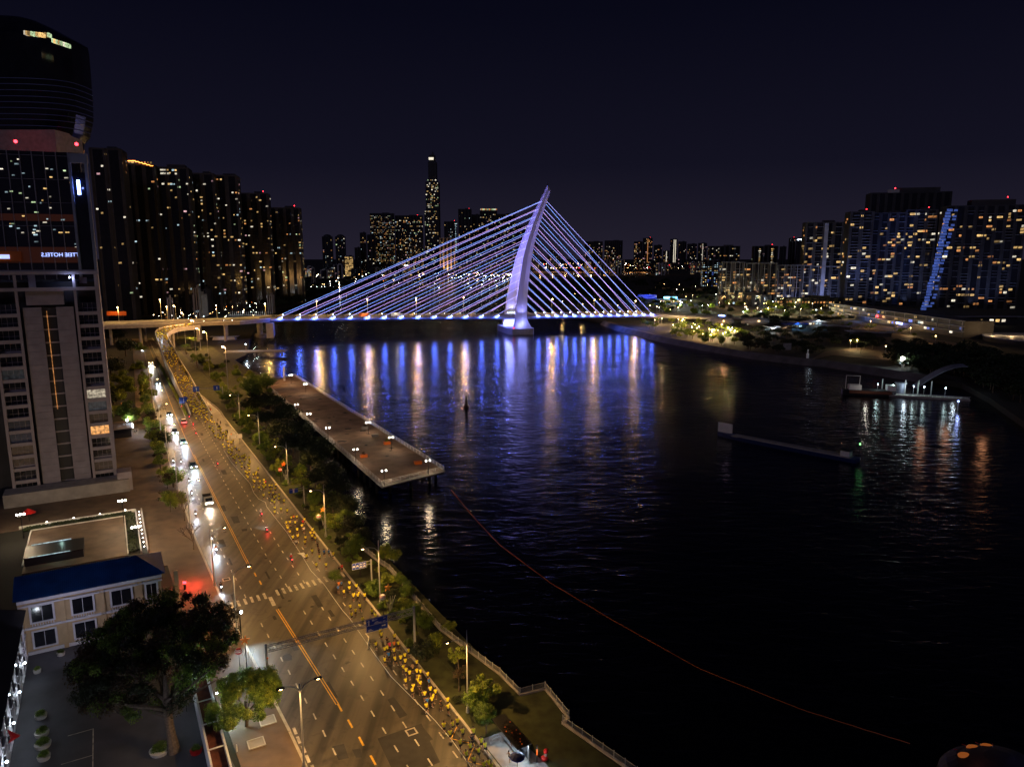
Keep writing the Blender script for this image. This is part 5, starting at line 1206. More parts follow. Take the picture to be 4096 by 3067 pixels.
for k in range(4):
    q = MB().mt('Lwht'); q.ball((-6 + k * 5, 14.6, .8), .10, 6, 4); q.build('path_light', PL); light('POINT', (-6 + k * 5, 14.2, 1.0), 14, WHT, PL, .08)
for k in range(0, 10, 3): light('POINT', (11.6, -11 + k * 2.5, 1.1), 14, WHT, PL, .08)
q = MB().mt('darkwall'); q.box((-3.5, -5.5, .9), (9.5, 6.5, 1.5)); q.mt('black').box((-3.5, -5.5, 1.7), (9.7, 6.7, .14)); q.build('sunken_ramp_cover', PL)
for y in (-2.1, -8.9): q = MB().mt('Wcool'); q.box((-4.2, y, 1.86), (6.6, .16, .12)); q.build('lit_edge', PL); light('POINT', (-2.5, y - .3, 2.3), 45, (.6, 1, .9), PL, .2)
for (hx, hy), lb_ in zip(((82, 2057), (488, 2002), (541, 2107)), ('three headed lamp at the left end of the walled square', 'three headed lamp at the back corner of the walled square', 'three headed lamp on the right side of the walled square')):
    p = U(hx, hy, 5.2); T = thing('cluster_lamp', lb_, 'lamp post', (p.x, p.y, .1), TH, 'three headed lamps of the walled square')
    q = MB().mt('black'); q.tube([(0, 0, 0), (0, 0, 4.6)], .08, 8); q.tube([(-.6, 0, 4.6), (.6, 0, 4.6)], .05, 6); q.build('pole', T)
    for k in (-.6, 0, .6): q = MB().mt('Lwht'); q.ball((k, 0, 5.1), .19, 10, 6); q.build('globe', T)
    light('POINT', (0, 0, 5.8), 2400, (1, .74, .45), T, .3)
TT = thing('parasol', 'small red and cream pointed parasol by the left lamp of the square', 'parasol', U(118, 2085, 0)); q = MB().mt('red'); q.tube([(0, 0, 2), (0, 0, 3)], [1.5, .05], 8); q.build('canopy', TT); q = MB().mt('black'); q.tube([(0, 0, 0), (0, 0, 2.1)], .05, 6); q.build('pole', TT)

# ---------------------------------------------------------------- cream colonial house, blue roof
HS = thing('colonial_house', 'cream two storey house with blue ribbed roof and white window surrounds', 'house', RD(46.2, -48.6), TH); HW = 18.4; HE = 8.6; HD = 8.5
M['blueroof'] = mat('blue_ribbed_roof', (.010, .075, .27), .5, .1, var=.4, scale=.35)
q = MB().mt('cream'); q.box((HW / 2, HD / 2, HE / 2), (HW, HD, HE)); q.build('wall', HS)
q = MB().mt('trimw')
for z, d, o in ((HE - .25, .45, .5), (HE - 1.0, .25, .3), (4.1, .3, .3), (.25, .5, .2)): q.box((HW / 2, -o / 2 + .01, z), (HW + .3, o, d))
q.build('cornice', HS)
q = MB().mt('blueroof'); rz_ = HE + 2.0; ey = -.5
P = [(-.6, ey, HE + .1), (HW + .7, ey, HE + .1), (HW - 3.0, HD / 2, rz_), (-.6, HD / 2, rz_), (HW + .7, HD + .5, HE + .1), (-.6, HD + .5, HE + .1)]
q.add(P, [(0, 1, 2, 3), (3, 2, 4, 5), (1, 4, 2), (0, 3, 5), (5, 4, 1, 0)])
nx = 62
for k in range(nx):
    x = -.5 + (HW - 2.6) * k / nx; q.tube([(x, ey, HE + .14), (x, HD / 2, rz_ + .04)], .045, 4)
for k in range(10):
    f = k / 10; x = HW - 3.0 + 3.6 * f; q.tube([(x, ey, HE + .14), (x, HD / 2 * (1 - f) + ey * f, rz_ * (1 - f) + (HE + .14) * f)], .045, 4)
q.build('roof', HS)
q = MB().mt('cream')
for k in range(5): q.box((.15 + k * (HW - .3) / 3.55, -.14, HE / 2), (.6, .3, HE))
q.build('pilaster', HS)
for k in range(4):
    for zc in (6.1, 2.2):
        x = min((HW - .3) / 3.55 * (k + .5) + .15, HW - 1.4); ww = 2.6 if k < 3 else 1.4; T_ = MB().mt('darkglass'); T_.box((x, -.03, zc), (ww, .1, 2.4)); wo = T_.build('window', HS)
        f_ = MB().mt('trimw')
        for c, d in (((x, -.12, zc + 1.28), (ww + .5, .2, .2)), ((x, -.12, zc - 1.28), (ww + .5, .26, .2))): f_.box(c, d)
        f_.box((x - ww / 2 - .13, -.12, zc), (.26, .2, 2.36)); f_.box((x + ww / 2 + .13, -.12, zc), (.26, .2, 2.36)); f_.box((x, -.1, zc), (.06, .1, 2.36)); f_.build('frame', wo)
        if zc > 4:
            b_ = MB().mt('trimw')
            for j in range(9): b_.tube([(x - ww / 2 + j * ww / 8, -.2, zc - 1.95), (x - ww / 2 + j * ww / 8, -.2, zc - 1.45)], .06, 6)
            b_.box((x, -.2, zc - 1.98), (ww + .4, .24, .1)); b_.build('balustrade', HS)
light('SPOT', (HW * .3, -10, 8), 900, (.80, .76, 1.0), HS, .3, 120, (0, 1, -.2))
# long cream wing down the left edge
LW = thing('colonial_wing', 'long cream wing with white trim seen edge on along the left border', 'house', RD(45.6, -48.2), TH)
L2 = 46; q = MB().mt('cream'); q.box((-5, -L2 / 2, 3.6), (9.6, L2, 7.2)); q.build('wall', LW)
q = MB().mt('darkwall'); q.add([(-10.4, -L2 - .5, 7.2), (.5, -L2 - .5, 7.2), (.5, .1, 7.2), (-10.4, .1, 7.2), (-5, -L2 + 2, 9.2), (-5, -1, 9.2)], [(0, 1, 4), (1, 2, 5, 4), (2, 3, 5), (3, 0, 4, 5)]); q.build('roof', LW)
q = MB().mt('trimw')
for z in (6.9, 6.0, 3.6, .4): q.box((-.1, -L2 / 2, z), (.5, L2, .22))
for k in range(12): q.box((-.05, -2 - k * 3.9, 3.5), (.42, .55, 6.6))
q.build('trim', LW)
for k in range(11):
    for zc in (5.0, 1.9):
        wn = MB().mt('darkglass'); wn.box((-.12, -4 - k * 3.9, zc), (.35, 1.5, 1.9)); wo = wn.build('window', LW); fr = MB().mt('trimw')
        fr.box((.02, -4 - k * 3.9, zc + 1.05), (.5, 1.9, .16)); fr.box((.02, -4 - k * 3.9, zc - 1.05), (.5, 1.9, .16)); fr.build('frame', wo)
for i, s_ in enumerate((8, 15.5, 22.5, 30)):
    q = MB().mt('Lcool'); q.ball((.55, -s_, 3.2), .14, 8, 6); q.build('wall_lamp', LW); light('POINT', (.9, -s_, 3.2), 95, (.85, .9, 1), LW, .15)
q = MB().mt('red'); q.tube([(.4, -26, 4.6), (1.1, -26.2, 3.6), (.4, -26.4, 3.2)], [.05, .5, .05], 5); q.build('red_lantern', LW)
# courtyard
a = MB().mt('asphaltp'); A = [RD(45.8, -48.4), RD(45.8, -28), RD(20, -27.4), RD(-8, -24), RD(-8, -48.4)]
M['courtyard'] = mat('courtyard_asphalt', (.055, .058, .070), .7, var=.3, scale=.3, bump=.1); a = MB().mt('courtyard'); a.prism([(p.x, p.y) for p in reversed(A)], 0, .06); struct(a.build('courtyard_ground'), 'dark asphalt courtyard with parking lines')
a = MB().mt('mark'); 
for s0, s1, n0, n1 in ((8, 22.5, -39.9, -39.78), (22.4, 22.52, -42.5, -39.78), (17, 17.1, -43, -39.8), (13, 13.1, -43, -38.8), (10.4, 10.5, -43, -39.8)): a.quad(RD(s0, n0, .066), RD(s0, n1, .066), RD(s1, n1, .066), RD(s1, n0, .066))
struct(a.build('parking_lines'), 'thin white parking bay lines in the courtyard')
def planter(base, r_, label, k='leafg', rim='pale', grp=None):
    T = thing('planter', label, 'planter', base, 0, grp); q = MB().mt(rim); q.tube([(0, 0, 0), (0, 0, .5)], [r_ * .85, r_], 16); q.build('bowl', T); ob('foliage', CR['g' if k == 'leafg' else 'y'][0], T, (0, 0, .7), rnd.uniform(0, 6), (r_ * 1.05, r_ * 1.05, r_ * .8)); return T
planter(U(640, 3010, 0), 1.15, 'big pale rimmed planter at the foot of the huge tree', grp=None); planter(U(785, 3010, 0), .7, 'small planter with a red rim by the lane wall', rim='red')
for i, y in enumerate((2870, 2940, 2985, 3035)): planter(U(165 + i * 4, y, 0), (.7, .8, .9, .7)[i], ['dark clipped bush beside the third wall lamp of the wing', 'planter bush with a white rim below the cream wing', 'bright round clipped bush below the cream wing', 'clipped bush at the bottom left corner by the wing'][i])
planter(U(150, 2690, 0), .5, 'small dark bush at the inner corner of the two cream houses'); planter(U(245, 2620, 0), .55, 'potted bush on a pale step by the house door')
light('POINT', RD(5, -36, 6), 500, (.80, .85, 1.0), None, .5, name='courtyard_light')
# boundary wall with sunken red brown top
BW = thing('boundary_wall', 'narrow open topped wall with red brown channel and white edges along the pavement', 'wall', RD(22, -27.6), TH)
for o_, k in ((-.9, 'trimw'), (.9, 'trimw')):
    q = MB().mt(k); q.box((o_ + .1, -12, 1.5), (.22, 26, 3.0)); q.build('parapet', BW)
q = MB().mt(mat('rust_red_roof', (.10, .028, .022), .8, var=.4, scale=1.5)); q.box((.1, -12, 1.1), (1.6, 26, 2.2)); q.build('channel', BW)
q = MB().mt('trimw'); [q.box((.1, y, 3.02), (2.0, .14, .1)) for y in (-5, -10, -15)]; q.build('cross_bar', BW); light('POINT', (2.1, -5.5, 2.4), 1300, (.70, 1, .85), BW, .15)
q = MB().mt('Lcool'); q.ball((1.5, -4.5, 3.2), .13, 8, 6); q.build('wall_lamp', BW)
GP = thing('gate_light', 'small bright lamp glowing through the big tree by the boundary wall', 'lamp', RD(20.5, -29.5)); q = MB().mt('black'); q.tube([(0, 0, 0), (0, 0, 3)], .06, 6); q.build('pole', GP); q = MB().mt('Lcool'); q.ball((0, 0, 3.2), .2, 8, 6); q.build('globe', GP); light('POINT', (0, 0, 3.7), 60, COOL, GP, .2)
BO = thing('bollard', 'single white bollard at the pavement mouth by the bottom edge', 'bollard', U(948, 3005, .1)); q = MB().mt('white'); q.tube([(0, 0, 0), (0, 0, .9)], .07, 8); q.build('post', BO)
for i, (x, y) in enumerate(((1070, 2880), (1025, 2970))):
    q = MB().mt('pale')
    for c, d in (((0, .8, 0), (1.9, .14, .12)), ((0, -.8, 0), (1.9, .14, .12)), ((.9, 0, 0), (.14, 1.7, .12)), ((-.9, 0, 0), (.14, 1.7, .12))): q.box(c, d)
    q.mt('concrete').box((0, 0, -.02), (1.7, 1.5, .06)); o = q.build('tree_pit_frame'); o.location = U(x, y, .18); o.rotation_euler = (0, 0, TH); tag(o, ['pale square pit frame near the green tree', 'dark square pit frame near the bottom edge'][i], 'pit frame')
# red glow and white flood lights on the left pavement
T = thing('red_lantern_sign', 'red glowing sign low behind the huge tree washing the pavement red', 'sign', RD(57.5, -26.2)); q = MB().mt('black'); q.box((0, 0, .5), (.3, .3, 1)); q.build('post', T); q = MB().mt('Lred'); q.box((0, 0, 1.4), (.5, .2, .35)); q.build('panel', T); light('POINT', (.5, 1.6, 2.4), 1500, (1, .05, .03), T, .3)
T = thing('kerb_floodlight', 'small cool white floodlight on a dark post at the left kerb before the gantry', 'floodlight', U(966, 2560, 0)); q = MB().mt('black'); q.tube([(0, 0, 0), (0, 0, 5)], .08, 8); q.build('post', T); q = MB().mt('Lcool'); q.ball((.25, 0, 4.6), .2, 8, 6); q.build('lens', T); light('SPOT', (.5, 0, 4.5), 5200, (.62, .85, 1.0), T, .12, 95, DS * -8 + DN * 1.5 + Vector((0, 0, -3.6)), .7)
KS = thing('gate_kiosk', 'dark roofed kiosk with a white light strip beside the apartment block', 'kiosk', U(470, 1745, 0), TH); q = MB().mt('darkwall'); q.box((0, 0, 1.5), (8, 7, 3)); q.mt('blockpanel').box((0, 0, 3.1), (9, 8, .25)); q.build('wall', KS); q = MB().mt('Lcool'); q.box((4.6, -1, 3.3), (.16, 6.6, .22)); q.build('light_strip', KS); q = MB().mt('Lcool'); q.ball((3.2, 5, 4), .35, 8, 6); q.build('lamp', KS); light('POINT', (4, 6, 4.6), 1200, COOL, KS, .2); light('POINT', (6.2, -1, 3.2), 260, (.5, .7, 1), KS, .3)
YL_ = thing('lawn_court', 'yellow lit narrow lawn with pale edges behind the kiosk', 'lawn', U(463, 1640, 0), TH); q = MB().mt('leafy'); q.box((0, 0, .1), (4.2, 17, .2)); q.build('grass_bed', YL_); q = MB().mt('pale'); q.box((2.3, 0, .3), (.3, 18, .6)); q.box((-2.3, 0, .3), (.3, 18, .6)); q.build('edge_kerb', YL_)
T = thing('brick_wall', 'row of orange brick piers along the lawn beside the kiosk', 'wall', U(492, 1640, 0), TH); q = MB().mt(mat('orange_brick', (.40, .16, .06), .8, var=.3, scale=2)); [q.box((0, -8 + k * 1.9, .8), (1.0, 1.2, 1.6)) for k in range(9)]; q.mt('concrete').box((0, -.5, .3), (.5, 17, .6)); q.build('wall', T); light('POINT', (2.0, 6, 3), 260, WARM, T, .2)
# orange hoarding and low roofs beyond the viaduct
T = thing('hoarding', 'bright orange ribbed hoarding standing on the viaduct edge at the left', 'hoarding', U(445, 1262, 13)); q = MB().mt('orange'); L_ = 15
for k in range(24): q.box((-L_ * .2 + k * .62, (k % 2) * .12, 1.6), (.6, .1, 3.2))
q.build('sheet', T); light('POINT', (3, -6, 5), 1600, (1, .55, .2), T, .3)
for i, (x, y, k) in enumerate(((520, 1225, 'concrete'), (560, 1205, 'slab'), (700, 1180, 'pale'), (820, 1178, 'pale'), (940, 1182, 'darkwall'), (800, 1232, 'orange'), (620, 1182, 'slab'), (1040, 1176, 'slab'))):
    T = thing('shed', ['slanting grey shed roofs left of the mast lamp', 'pale shed roof behind the mast lamp', 'long pale colonnade below the dark towers, left piece', 'long pale colonnade below the dark towers, right piece', 'dark pavilion with a row of warm lights', 'orange lit flat roofed market behind the viaduct', 'pale low roof at the foot of the leftmost dark towers', 'flat canopy roof under the lowest dark tower'][i], 'shed', U(x, y, 0), .1)
    q = MB().mt('darkwall'); q.box((0, 0, 2.2), (26, 10, 4.4)); q.mt(k).box((0, 0, 4.7), (30, 13, .5)); [q.box((-13 + 4.3 * j, -6, 2.2), (.5, .5, 4.4)) for j in range(7)]; q.build('wall', T)
    light('POINT', (0, -11, 5), (1500, 1500, 1800, 1800, 2500, 6000, 700, 900)[i], (WARM, COOL, COOL, (.6, .85, 1), AMB, (1, .4, .12), WARM, COOL)[i], T, .5)
    if i == 4: q = MB().mt('Lamb'); [q.ball((-12 + 2 * j, -6.6, 4), .16, 5, 3) for j in range(13)]; q.build('string_lights', T)

# ---------------------------------------------------------------- long promenade pier
pz = 1.1
PC = [U(x, y, pz) for x, y in ((1052, 1530), (1178, 1503), (1775, 1880), (1528, 1940), (1345, 1780), (1240, 1690))]
PO = PC[4].copy(); PO.z = 0; PI_ = thing('promenade_pier', 'long brown promenade deck on piles reaching into the river, rimmed by white railings', 'pier', PO)
q = MB().mt(mat('pier_paving', (.24, .155, .105), .8, var=.35, scale=.25, bump=.08)); q.prism([((p - PO).x, (p - PO).y) for p in PC][::-1], pz - .9, pz); q.build('deck', PI_)
for _ in range(34):
    f, g = rnd.random(), rnd.uniform(.12, .88); a_ = PC[0].lerp(PC[3], f).lerp(PC[1].lerp(PC[2], f), g) - PO
    q = MB().mt('asphaltp'); q.box((a_.x, a_.y, pz + .006), (rnd.uniform(.5, 2.2), rnd.uniform(.5, 1.6), .01), rnd.uniform(0, 3)); q.build('worn_patch', PI_)
q = MB().mt('landn')
for i in range(1, 6):
    a_, b_ = PC[i], PC[(i + 1) % 6]; n = int((b_ - a_).length / 5)
    for k in range(n): p = a_.lerp(b_, (k + .5) / max(n, 1)) - PO; c = (sum(PC, Vector()) / 6 - PO); p = p.lerp(c, .03); q.tube([(p.x, p.y, -4.5), (p.x, p.y, pz - .9)], .38, 8)
o = q.build('piles', PI_)
q = MB().mt('white')
for i in (0, 1, 2, 3, 4, 5):
    a_, b_ = PC[i] - PO, PC[(i + 1) % 6] - PO; n = max(2, int((b_ - a_).length / 2.4)); a_.z = b_.z = pz
    for zz in (.35, .7, 1.05): q.tube([a_ + Vector((0, 0, zz)), b_ + Vector((0, 0, zz))], .045, 4)
    for k in range(n): p = a_.lerp(b_, k / n); q.box(p + Vector((0, 0, .55)), (.1, .1, 1.1))
    q.mt('concrete').tube([a_ + Vector((0, 0, -.35)), b_ + Vector((0, 0, -.35))], .5, 4); q.mt('white')
q.build('railing', PI_)
def twin(T, h=3.5):
    q = MB().mt('black'); q.tube([(0, 0, 0), (0, 0, h)], .07, 6); q.tube([(-.5, 0, h), (.5, 0, h)], .04, 6); q.build('pole', T)
    for k in (-.5, .5): q = MB().mt('Lwht'); q.ball((k, 0, h + .3), .17, 8, 6); q.build('globe', T)
    light('POINT', (0, 0, h + .95), 640, (1, .74, .46), T, .25)
PLN = ['at the far end of the pier on the left', 'at the far end of the pier near the river side', 'by the trees at the upper third of the pier', 'by the trees just below the previous pair', 'half hidden by the black trees at mid pier', 'on the river side at mid pier', 'on the river side near the planter with a yellow bush', 'on the tree side near the lower planter', 'at the river corner of the pier end', 'at the near left corner of the pier end']
for (hx, hy), lb_ in zip(((1163, 1500), (1222, 1536), (1186, 1618), (1235, 1655), (1311, 1711), (1472, 1690), (1564, 1749), (1422, 1797), (1712, 1842), (1536, 1882)), PLN):
    p = U(hx, hy, pz + 3.8); T = thing('twin_lamp', 'twin globe lamp ' + lb_, 'lamp post', (p.x, p.y, pz), .3, 'twin globe lamps on the pier'); twin(T)
for (x, y), lb_, k in zip(((1548, 1776), (1455, 1828), (1672, 1855), (1500, 1746), (1460, 1715)), ('orange planter with a yellow bush on the pier', 'orange planter with a dark bush on the tree side of the pier', 'empty orange box near the pier end lamp', 'flat tan bench on the pier', 'low dark planter beside the mid pier lamp'), (1, 1, 0, 0, 1)):
    T = thing('planter_box', lb_, 'planter', U(x, y, pz), .4); q = MB().mt('orange' if 'orange' in lb_ else 'concrete'); q.box((0, 0, .4), (1.9, 1.2, .8), 0, (2.1, 1.4)); q.build('box', T)
    if k: ob('foliage', CR['y'][1] if 'yellow' in lb_ else CR['o'][0], T, (0, 0, 1.2), 0, (.9, .7, .9))
# small quay above with lamp and a white figure sign
q0 = U(975, 1412, 0); T = thing('landing_quay', 'small flat quay with a bright white lamp near the ramp', 'quay', q0, .12); q = MB().mt('concrete'); q.box((6, 5, .3), (36, 9, .6)); [q.tube([(-10 + 8 * k, 2, -5), (-10 + 8 * k, 2, 0)], .4, 8) for k in range(5)]; q.build('deck', T)
q = MB().mt('gsteel'); q.tube([(0, 6, .6), (0, 6, 4.4)], .07, 6); q.build('lamp_pole', T); q = MB().mt('Lcool'); q.ball((0, 6, 4.6), .3, 8, 6); q.build('lamp', T); light('POINT', (0, 6, 5.3), 900, COOL, T, .25)
def boat(name, label, base, rz, L, B, H, hull, cabin, cat='boat', group=None):
    T = thing(name, label, cat, base, rz, group); q = MB().mt(hull); n = 9; vs = []
    for i in range(n):
        f = i / (n - 1); x = -L / 2 + L * f; w_ = B / 2 * (1 - max(0, (f - .62) / .38) ** 2.2) * (.85 + .15 * min(1, f * 4)); sh = H * (1 + .35 * max(0, f - .6))
        vs += [(x, -w_, sh), (x, -w_ * .75, -.5), (x, w_ * .75, -.5), (x, w_, sh)]
    fs = []
    for i in range(n - 1):
        for k in range(4): fs.append((i * 4 + k, i * 4 + (k + 1) % 4, (i + 1) * 4 + (k + 1) % 4, (i + 1) * 4 + k))
    fs.append((0, 1, 2, 3)); fs.append(tuple(4 * (n - 1) + k for k in (3, 2, 1, 0))); q.add(vs, fs); q.build('hull', T)
    return T
T = boat('moored_boat', 'white roofed boat with a blue lit rim moored under the viaduct', U(900, 1372, WZ), .1, 26, 7, 2.2, 'white', None)
q = MB().mt('concrete'); q.box((0, 0, 3.4), (16, 5, 2.4), 0, (14, 4.4)); q.mt('slab').box((0, 0, 4.8), (19, 6.4, .25)); q.build('cabin', T); light('POINT', (0, -6, 5), 300, (.5, .6, 1), T, .3)
T = thing('river_statue', 'small white figure standing on top of the green tree by the pier', 'statue', U(1136, 1480, 6).xy.to_3d()); q = MB().mt('white'); q.tube([(0, 0, 0), (0, 0, 5.2), (0, 0, 6.4), (.1, 0, 7.2)], [.5, .4, .55, .3], 8); q.ball((.1, 0, 7.6), .32, 8, 6); q.build('figure', T)
# shoreline gangway and low posts upriver
T = thing('gangway', 'white railed gangway sloping down to the water beyond the viaduct', 'gangway', U(1000, 1262, 0)); q = MB().mt('white'); q.box((0, 0, .4), (42, 2, .3)); [q.box((-21 + 2 * k, -1, 2.2), (.22, .22, 3.6 + (k % 3) * .6)) for k in range(22)]; q.build('frame', T); light('POINT', (8, -10, 6), 1800, COOL, T, .4); light('POINT', (-14, -10, 6), 1500, COOL, T, .4)
# buoy, boom, barge, marina
T = thing('channel_buoy', 'lone dark channel buoy standing in the blue reflection', 'buoy', U(1865, 1630, WZ)); q = MB().mt('black'); q.tube([(0, 0, -.5), (0, 0, .8), (0, 0, 1.0), (0, 0, 4.6), (0, 0, 5.2)], [1.2, 1.2, .6, .3, .05], 10); q.build('body', T)
cp = [U(x, y, WZ) for x, y in ((1805, 1960), (1900, 2075), (2000, 2180), (2200, 2330), (2450, 2480), (2800, 2675), (3200, 2835), (3450, 2915), (3655, 2978))]; o0 = cp[0]
q = MB().mt('orange'); L_ = []
for i in range(len(cp) - 1):
    for k in range(14): L_.append(cp[i].lerp(cp[i + 1], k / 14))
q.tube([p - o0 + Vector((0, 0, .05 + .02 * math.sin(i))) for i, p in enumerate(L_)], .055, 6); o = q.build('floating_rope'); o.location = o0; tag(o, 'thin orange floating rope curving across the black water', 'rope')
a_, b_ = U(2870, 1742, WZ), U(3430, 1850, WZ); mid = (a_ + b_) / 2; ang = math.atan2((a_ - b_).y, (a_ - b_).x); L_ = (a_ - b_).length
T = boat('barge', 'long dark blue river barge with a pale plate bow and small lit wheelhouse', mid, ang, L_, 4.6, 1.2, 'blue', None, 'barge'); M['barge_hull'] = mat('barge_hull', (.012, .030, .14), .5, var=.3); [c.data.materials.__setitem__(0, M['barge_hull']) for c in T.children]
q = MB().mt('concrete'); q.box((-2, 0, 1.3), (L_ * .84, 3.4, .4), 0, (L_ * .82, 2.8)); q.build('hatch_cover', T)
q = MB().mt('white'); q.box((L_ / 2 - 2 + .3, -1.9, 2.65), (5.2, .3, 3.2)); q.mt('black'); q.box((L_ / 2 - 2 + 1.4, -2.08, 3.45), (.45, .08, 1.5)); q.box((L_ / 2 - 2 + .2, -2.08, 2.65), (.16, .08, 3.2)); q.box((L_ / 2 - 2 - .6, -2.08, 3.05), (.4, .08, 2.2), 0, (.9, .08)); q.box((L_ / 2 - 2 + 2.4, -2.08, 1.55), (.9, .08, .8)); q.build('bow_plate', T)
q = MB().mt('white'); q.box((-L_ / 2 + 3.4, 0, 2.3), (2.6, 2.4, 1.6)); q.mt('darkglass').box((-L_ / 2 + 3.4, -1.23, 2.6), (2.2, .06, .6)); q.mt('black').box((-L_ / 2 + 3.4, 0, 3.2), (3.2, 2.8, .15)); q.build('wheelhouse', T)
q = MB().mt('Lgrn'); q.ball((-L_ / 2 + .4, -2, 5.2), .18, 8, 6); q.build('navigation_light', T); light('POINT', (-L_ / 2 - .2, -2.6, 5.2), 12, (.2, 1, .3), T, .15); light('POINT', (L_ / 2, -7, 5), 28, (1, .7, 1), T, .3)
MA = thing('marina_pontoon', 'narrow lit pontoon with lamps and mooring posts off the far bank', 'pontoon', U(3600, 1585, WZ), R(-20)); q = MB().mt('concrete'); q.box((5, 0, .4), (42, 4.2, .8)); q.build('deck', MA)
q = MB().mt('gsteel'); [q.tube([(x, 2, -3), (x, 2, 7)], .25, 8) for x in (-7, 2, 7, 12)]; q.build('mooring_post', MA)
q = MB().mt('white'); [q.tube([(-15 + .9 * 0, -2, 1.7), (26, -2, 1.7)], .05, 4)]; [q.box((-15 + 1.5 * k, -2, 1.25), (.07, .07, .9)) for k in range(28)]; q.build('railing', MA)
for k, x in enumerate((-9, -3, 5, 9, 17)): q = MB().mt('gsteel'); q.tube([(x, .5, .8), (x, .5, 4.6)], .06, 6); q.build('lamp_pole', MA); q = MB().mt('Lcool'); q.ball((x, .2, 4.7), .22, 8, 6); q.build('lamp', MA); light('POINT', (x, -.6, 5.2), 110, (.7, 1, .95), MA, .35)
T = thing('dock_kiosk', 'round white lit kiosk on the pontoon', 'kiosk', U(3600, 1572, WZ + .8)); q = MB().mt('slab'); q.tube([(0, 0, 0), (0, 0, 4.4)], 2.0, 14); q.mt('slab').tube([(0, 0, 4.4), (0, 0, 4.9)], [2.6, 2.2], 14); q.build('wall', T); light('POINT', (0, -4, 4), 420, COOL, T, .4)
T = thing('arched_canopy', 'curved ribbed canopy arching from the bank down to the pontoon', 'canopy', U(3735, 1570, WZ)); q = MB().mt('slab')
P1 = [Vector((-8 + 26 * f, 6 * f, 2 + 9 * math.sin(f * PI * .55))) for f in [i / 12 for i in range(13)]]; q.ribbon(P1, [p + Vector((0, 4, .6)) for p in P1]); q.ribbon([p + Vector((0, 0, -.25)) for p in P1], P1); q.build('shell', T); light('POINT', (4, -8, 6), 420, COOL, T, .4)
T = boat('wooden_boat', 'brown hulled boat moored at the left end of the pontoon', U(3475, 1580, WZ), R(-14), 22, 5.4, 2.4, 'darkwall', None); q = MB().mt(mat('brown_hull', (.16, .06, .03), .6, var=.3)); q.box((0, -2.6, 1.6), (17, .3, 1.2)); q.build('strake', T); q = MB().mt('white'); q.box((-6, 0, 3.4), (5, 3.4, 2)); q.box((8.5, 0, 3.6), (3.4, 3.4, 2.4)); [q.box((-10 + k * 5.6, -1.6, 5.6), (.15, .15, 6)) for k in (0, 1)]; q.box((-7.2, -1.6, 8.6), (5.8, .15, .15)); q.build('cabin', T); light('POINT', (-2, -5, 6), 220, WHT, T, .3)
T = thing('marker_post', 'thin post with a small white and blue light right of the pontoon', 'marker', U(3830, 1640, WZ)); q = MB().mt('gsteel'); q.tube([(0, 0, -2), (0, 0, 3.4)], .12, 6); q.build('post', T); q = MB().mt('Lblue'); q.ball((0, 0, 3.6), .28, 8, 6); q.build('lamp', T); light('POINT', (0, -.7, 3.8), 260, (.4, .5, 1), T, .35)
T = thing('embankment_beacon', 'small white cylindrical beacon on the embankment edge', 'beacon', U(3230, 1432, 0)); q = MB().mt('white'); q.tube([(0, 0, 0), (0, 0, 2.6)], .7, 10); q.tube([(0, 0, 2.6), (0, 0, 5)], .3, 8); q.build('body', T); light('POINT', (0, -4, 4), 60, COOL, T, .2)
T = thing('white_notice', 'plain pale square board on the dark far square', 'board', U(3148, 1400, 0)); q = MB().mt('concrete'); q.box((0, 0, 2.2), (5, .3, 4.2)); q.build('board', T)
for (x, y) in ((3950, 1800), (3800, 1760), (3700, 1770)): light('POINT', U(x, y - 190, 6), 260, (1, .42, .2), None, 1.2, name='orange_reflection_light')  # bare lights without any lamp, added for orange reflections in the river
# lit dome roof peeking in at the lower right corner
DOc = U(3985, 3115, WZ); T = thing('lit_canopy_boat', 'boat canopy glowing dim orange in the bottom right corner', 'boat', DOc); q = MB().mt('darkwall'); q.ball((0, 0, -.2), 6.4, 28, 12, (1, .75, .5)); q.build('canopy_shell', T)
q = MB().mt(emat('canopy_glow', (1, .25, .04), .22)); 
for a0 in (2.0, 2.75, 1.5): q.ball((math.cos(a0) * 3.6, math.sin(a0) * 2.5, 2.35), .62, 10, 6, (1.3, .8, .5))
q.build('glow_panel', T); q = MB().mt('red'); [q.tube([(math.cos(a_) * 4.8, math.sin(a_) * 3.9, 1.9), (math.cos(a_) * 2, math.sin(a_) * 1.5, 2.6)], .04, 4) for a_ in (1.2, 1.6, 2.0, 2.4)]; q.build('rib', T); light('POINT', (-3, 0, 5.5), 26, (1, .25, .15), T, .4); light('POINT', (3.5, 1, 5.5), 10, (.3, .25, 1), T, .4)

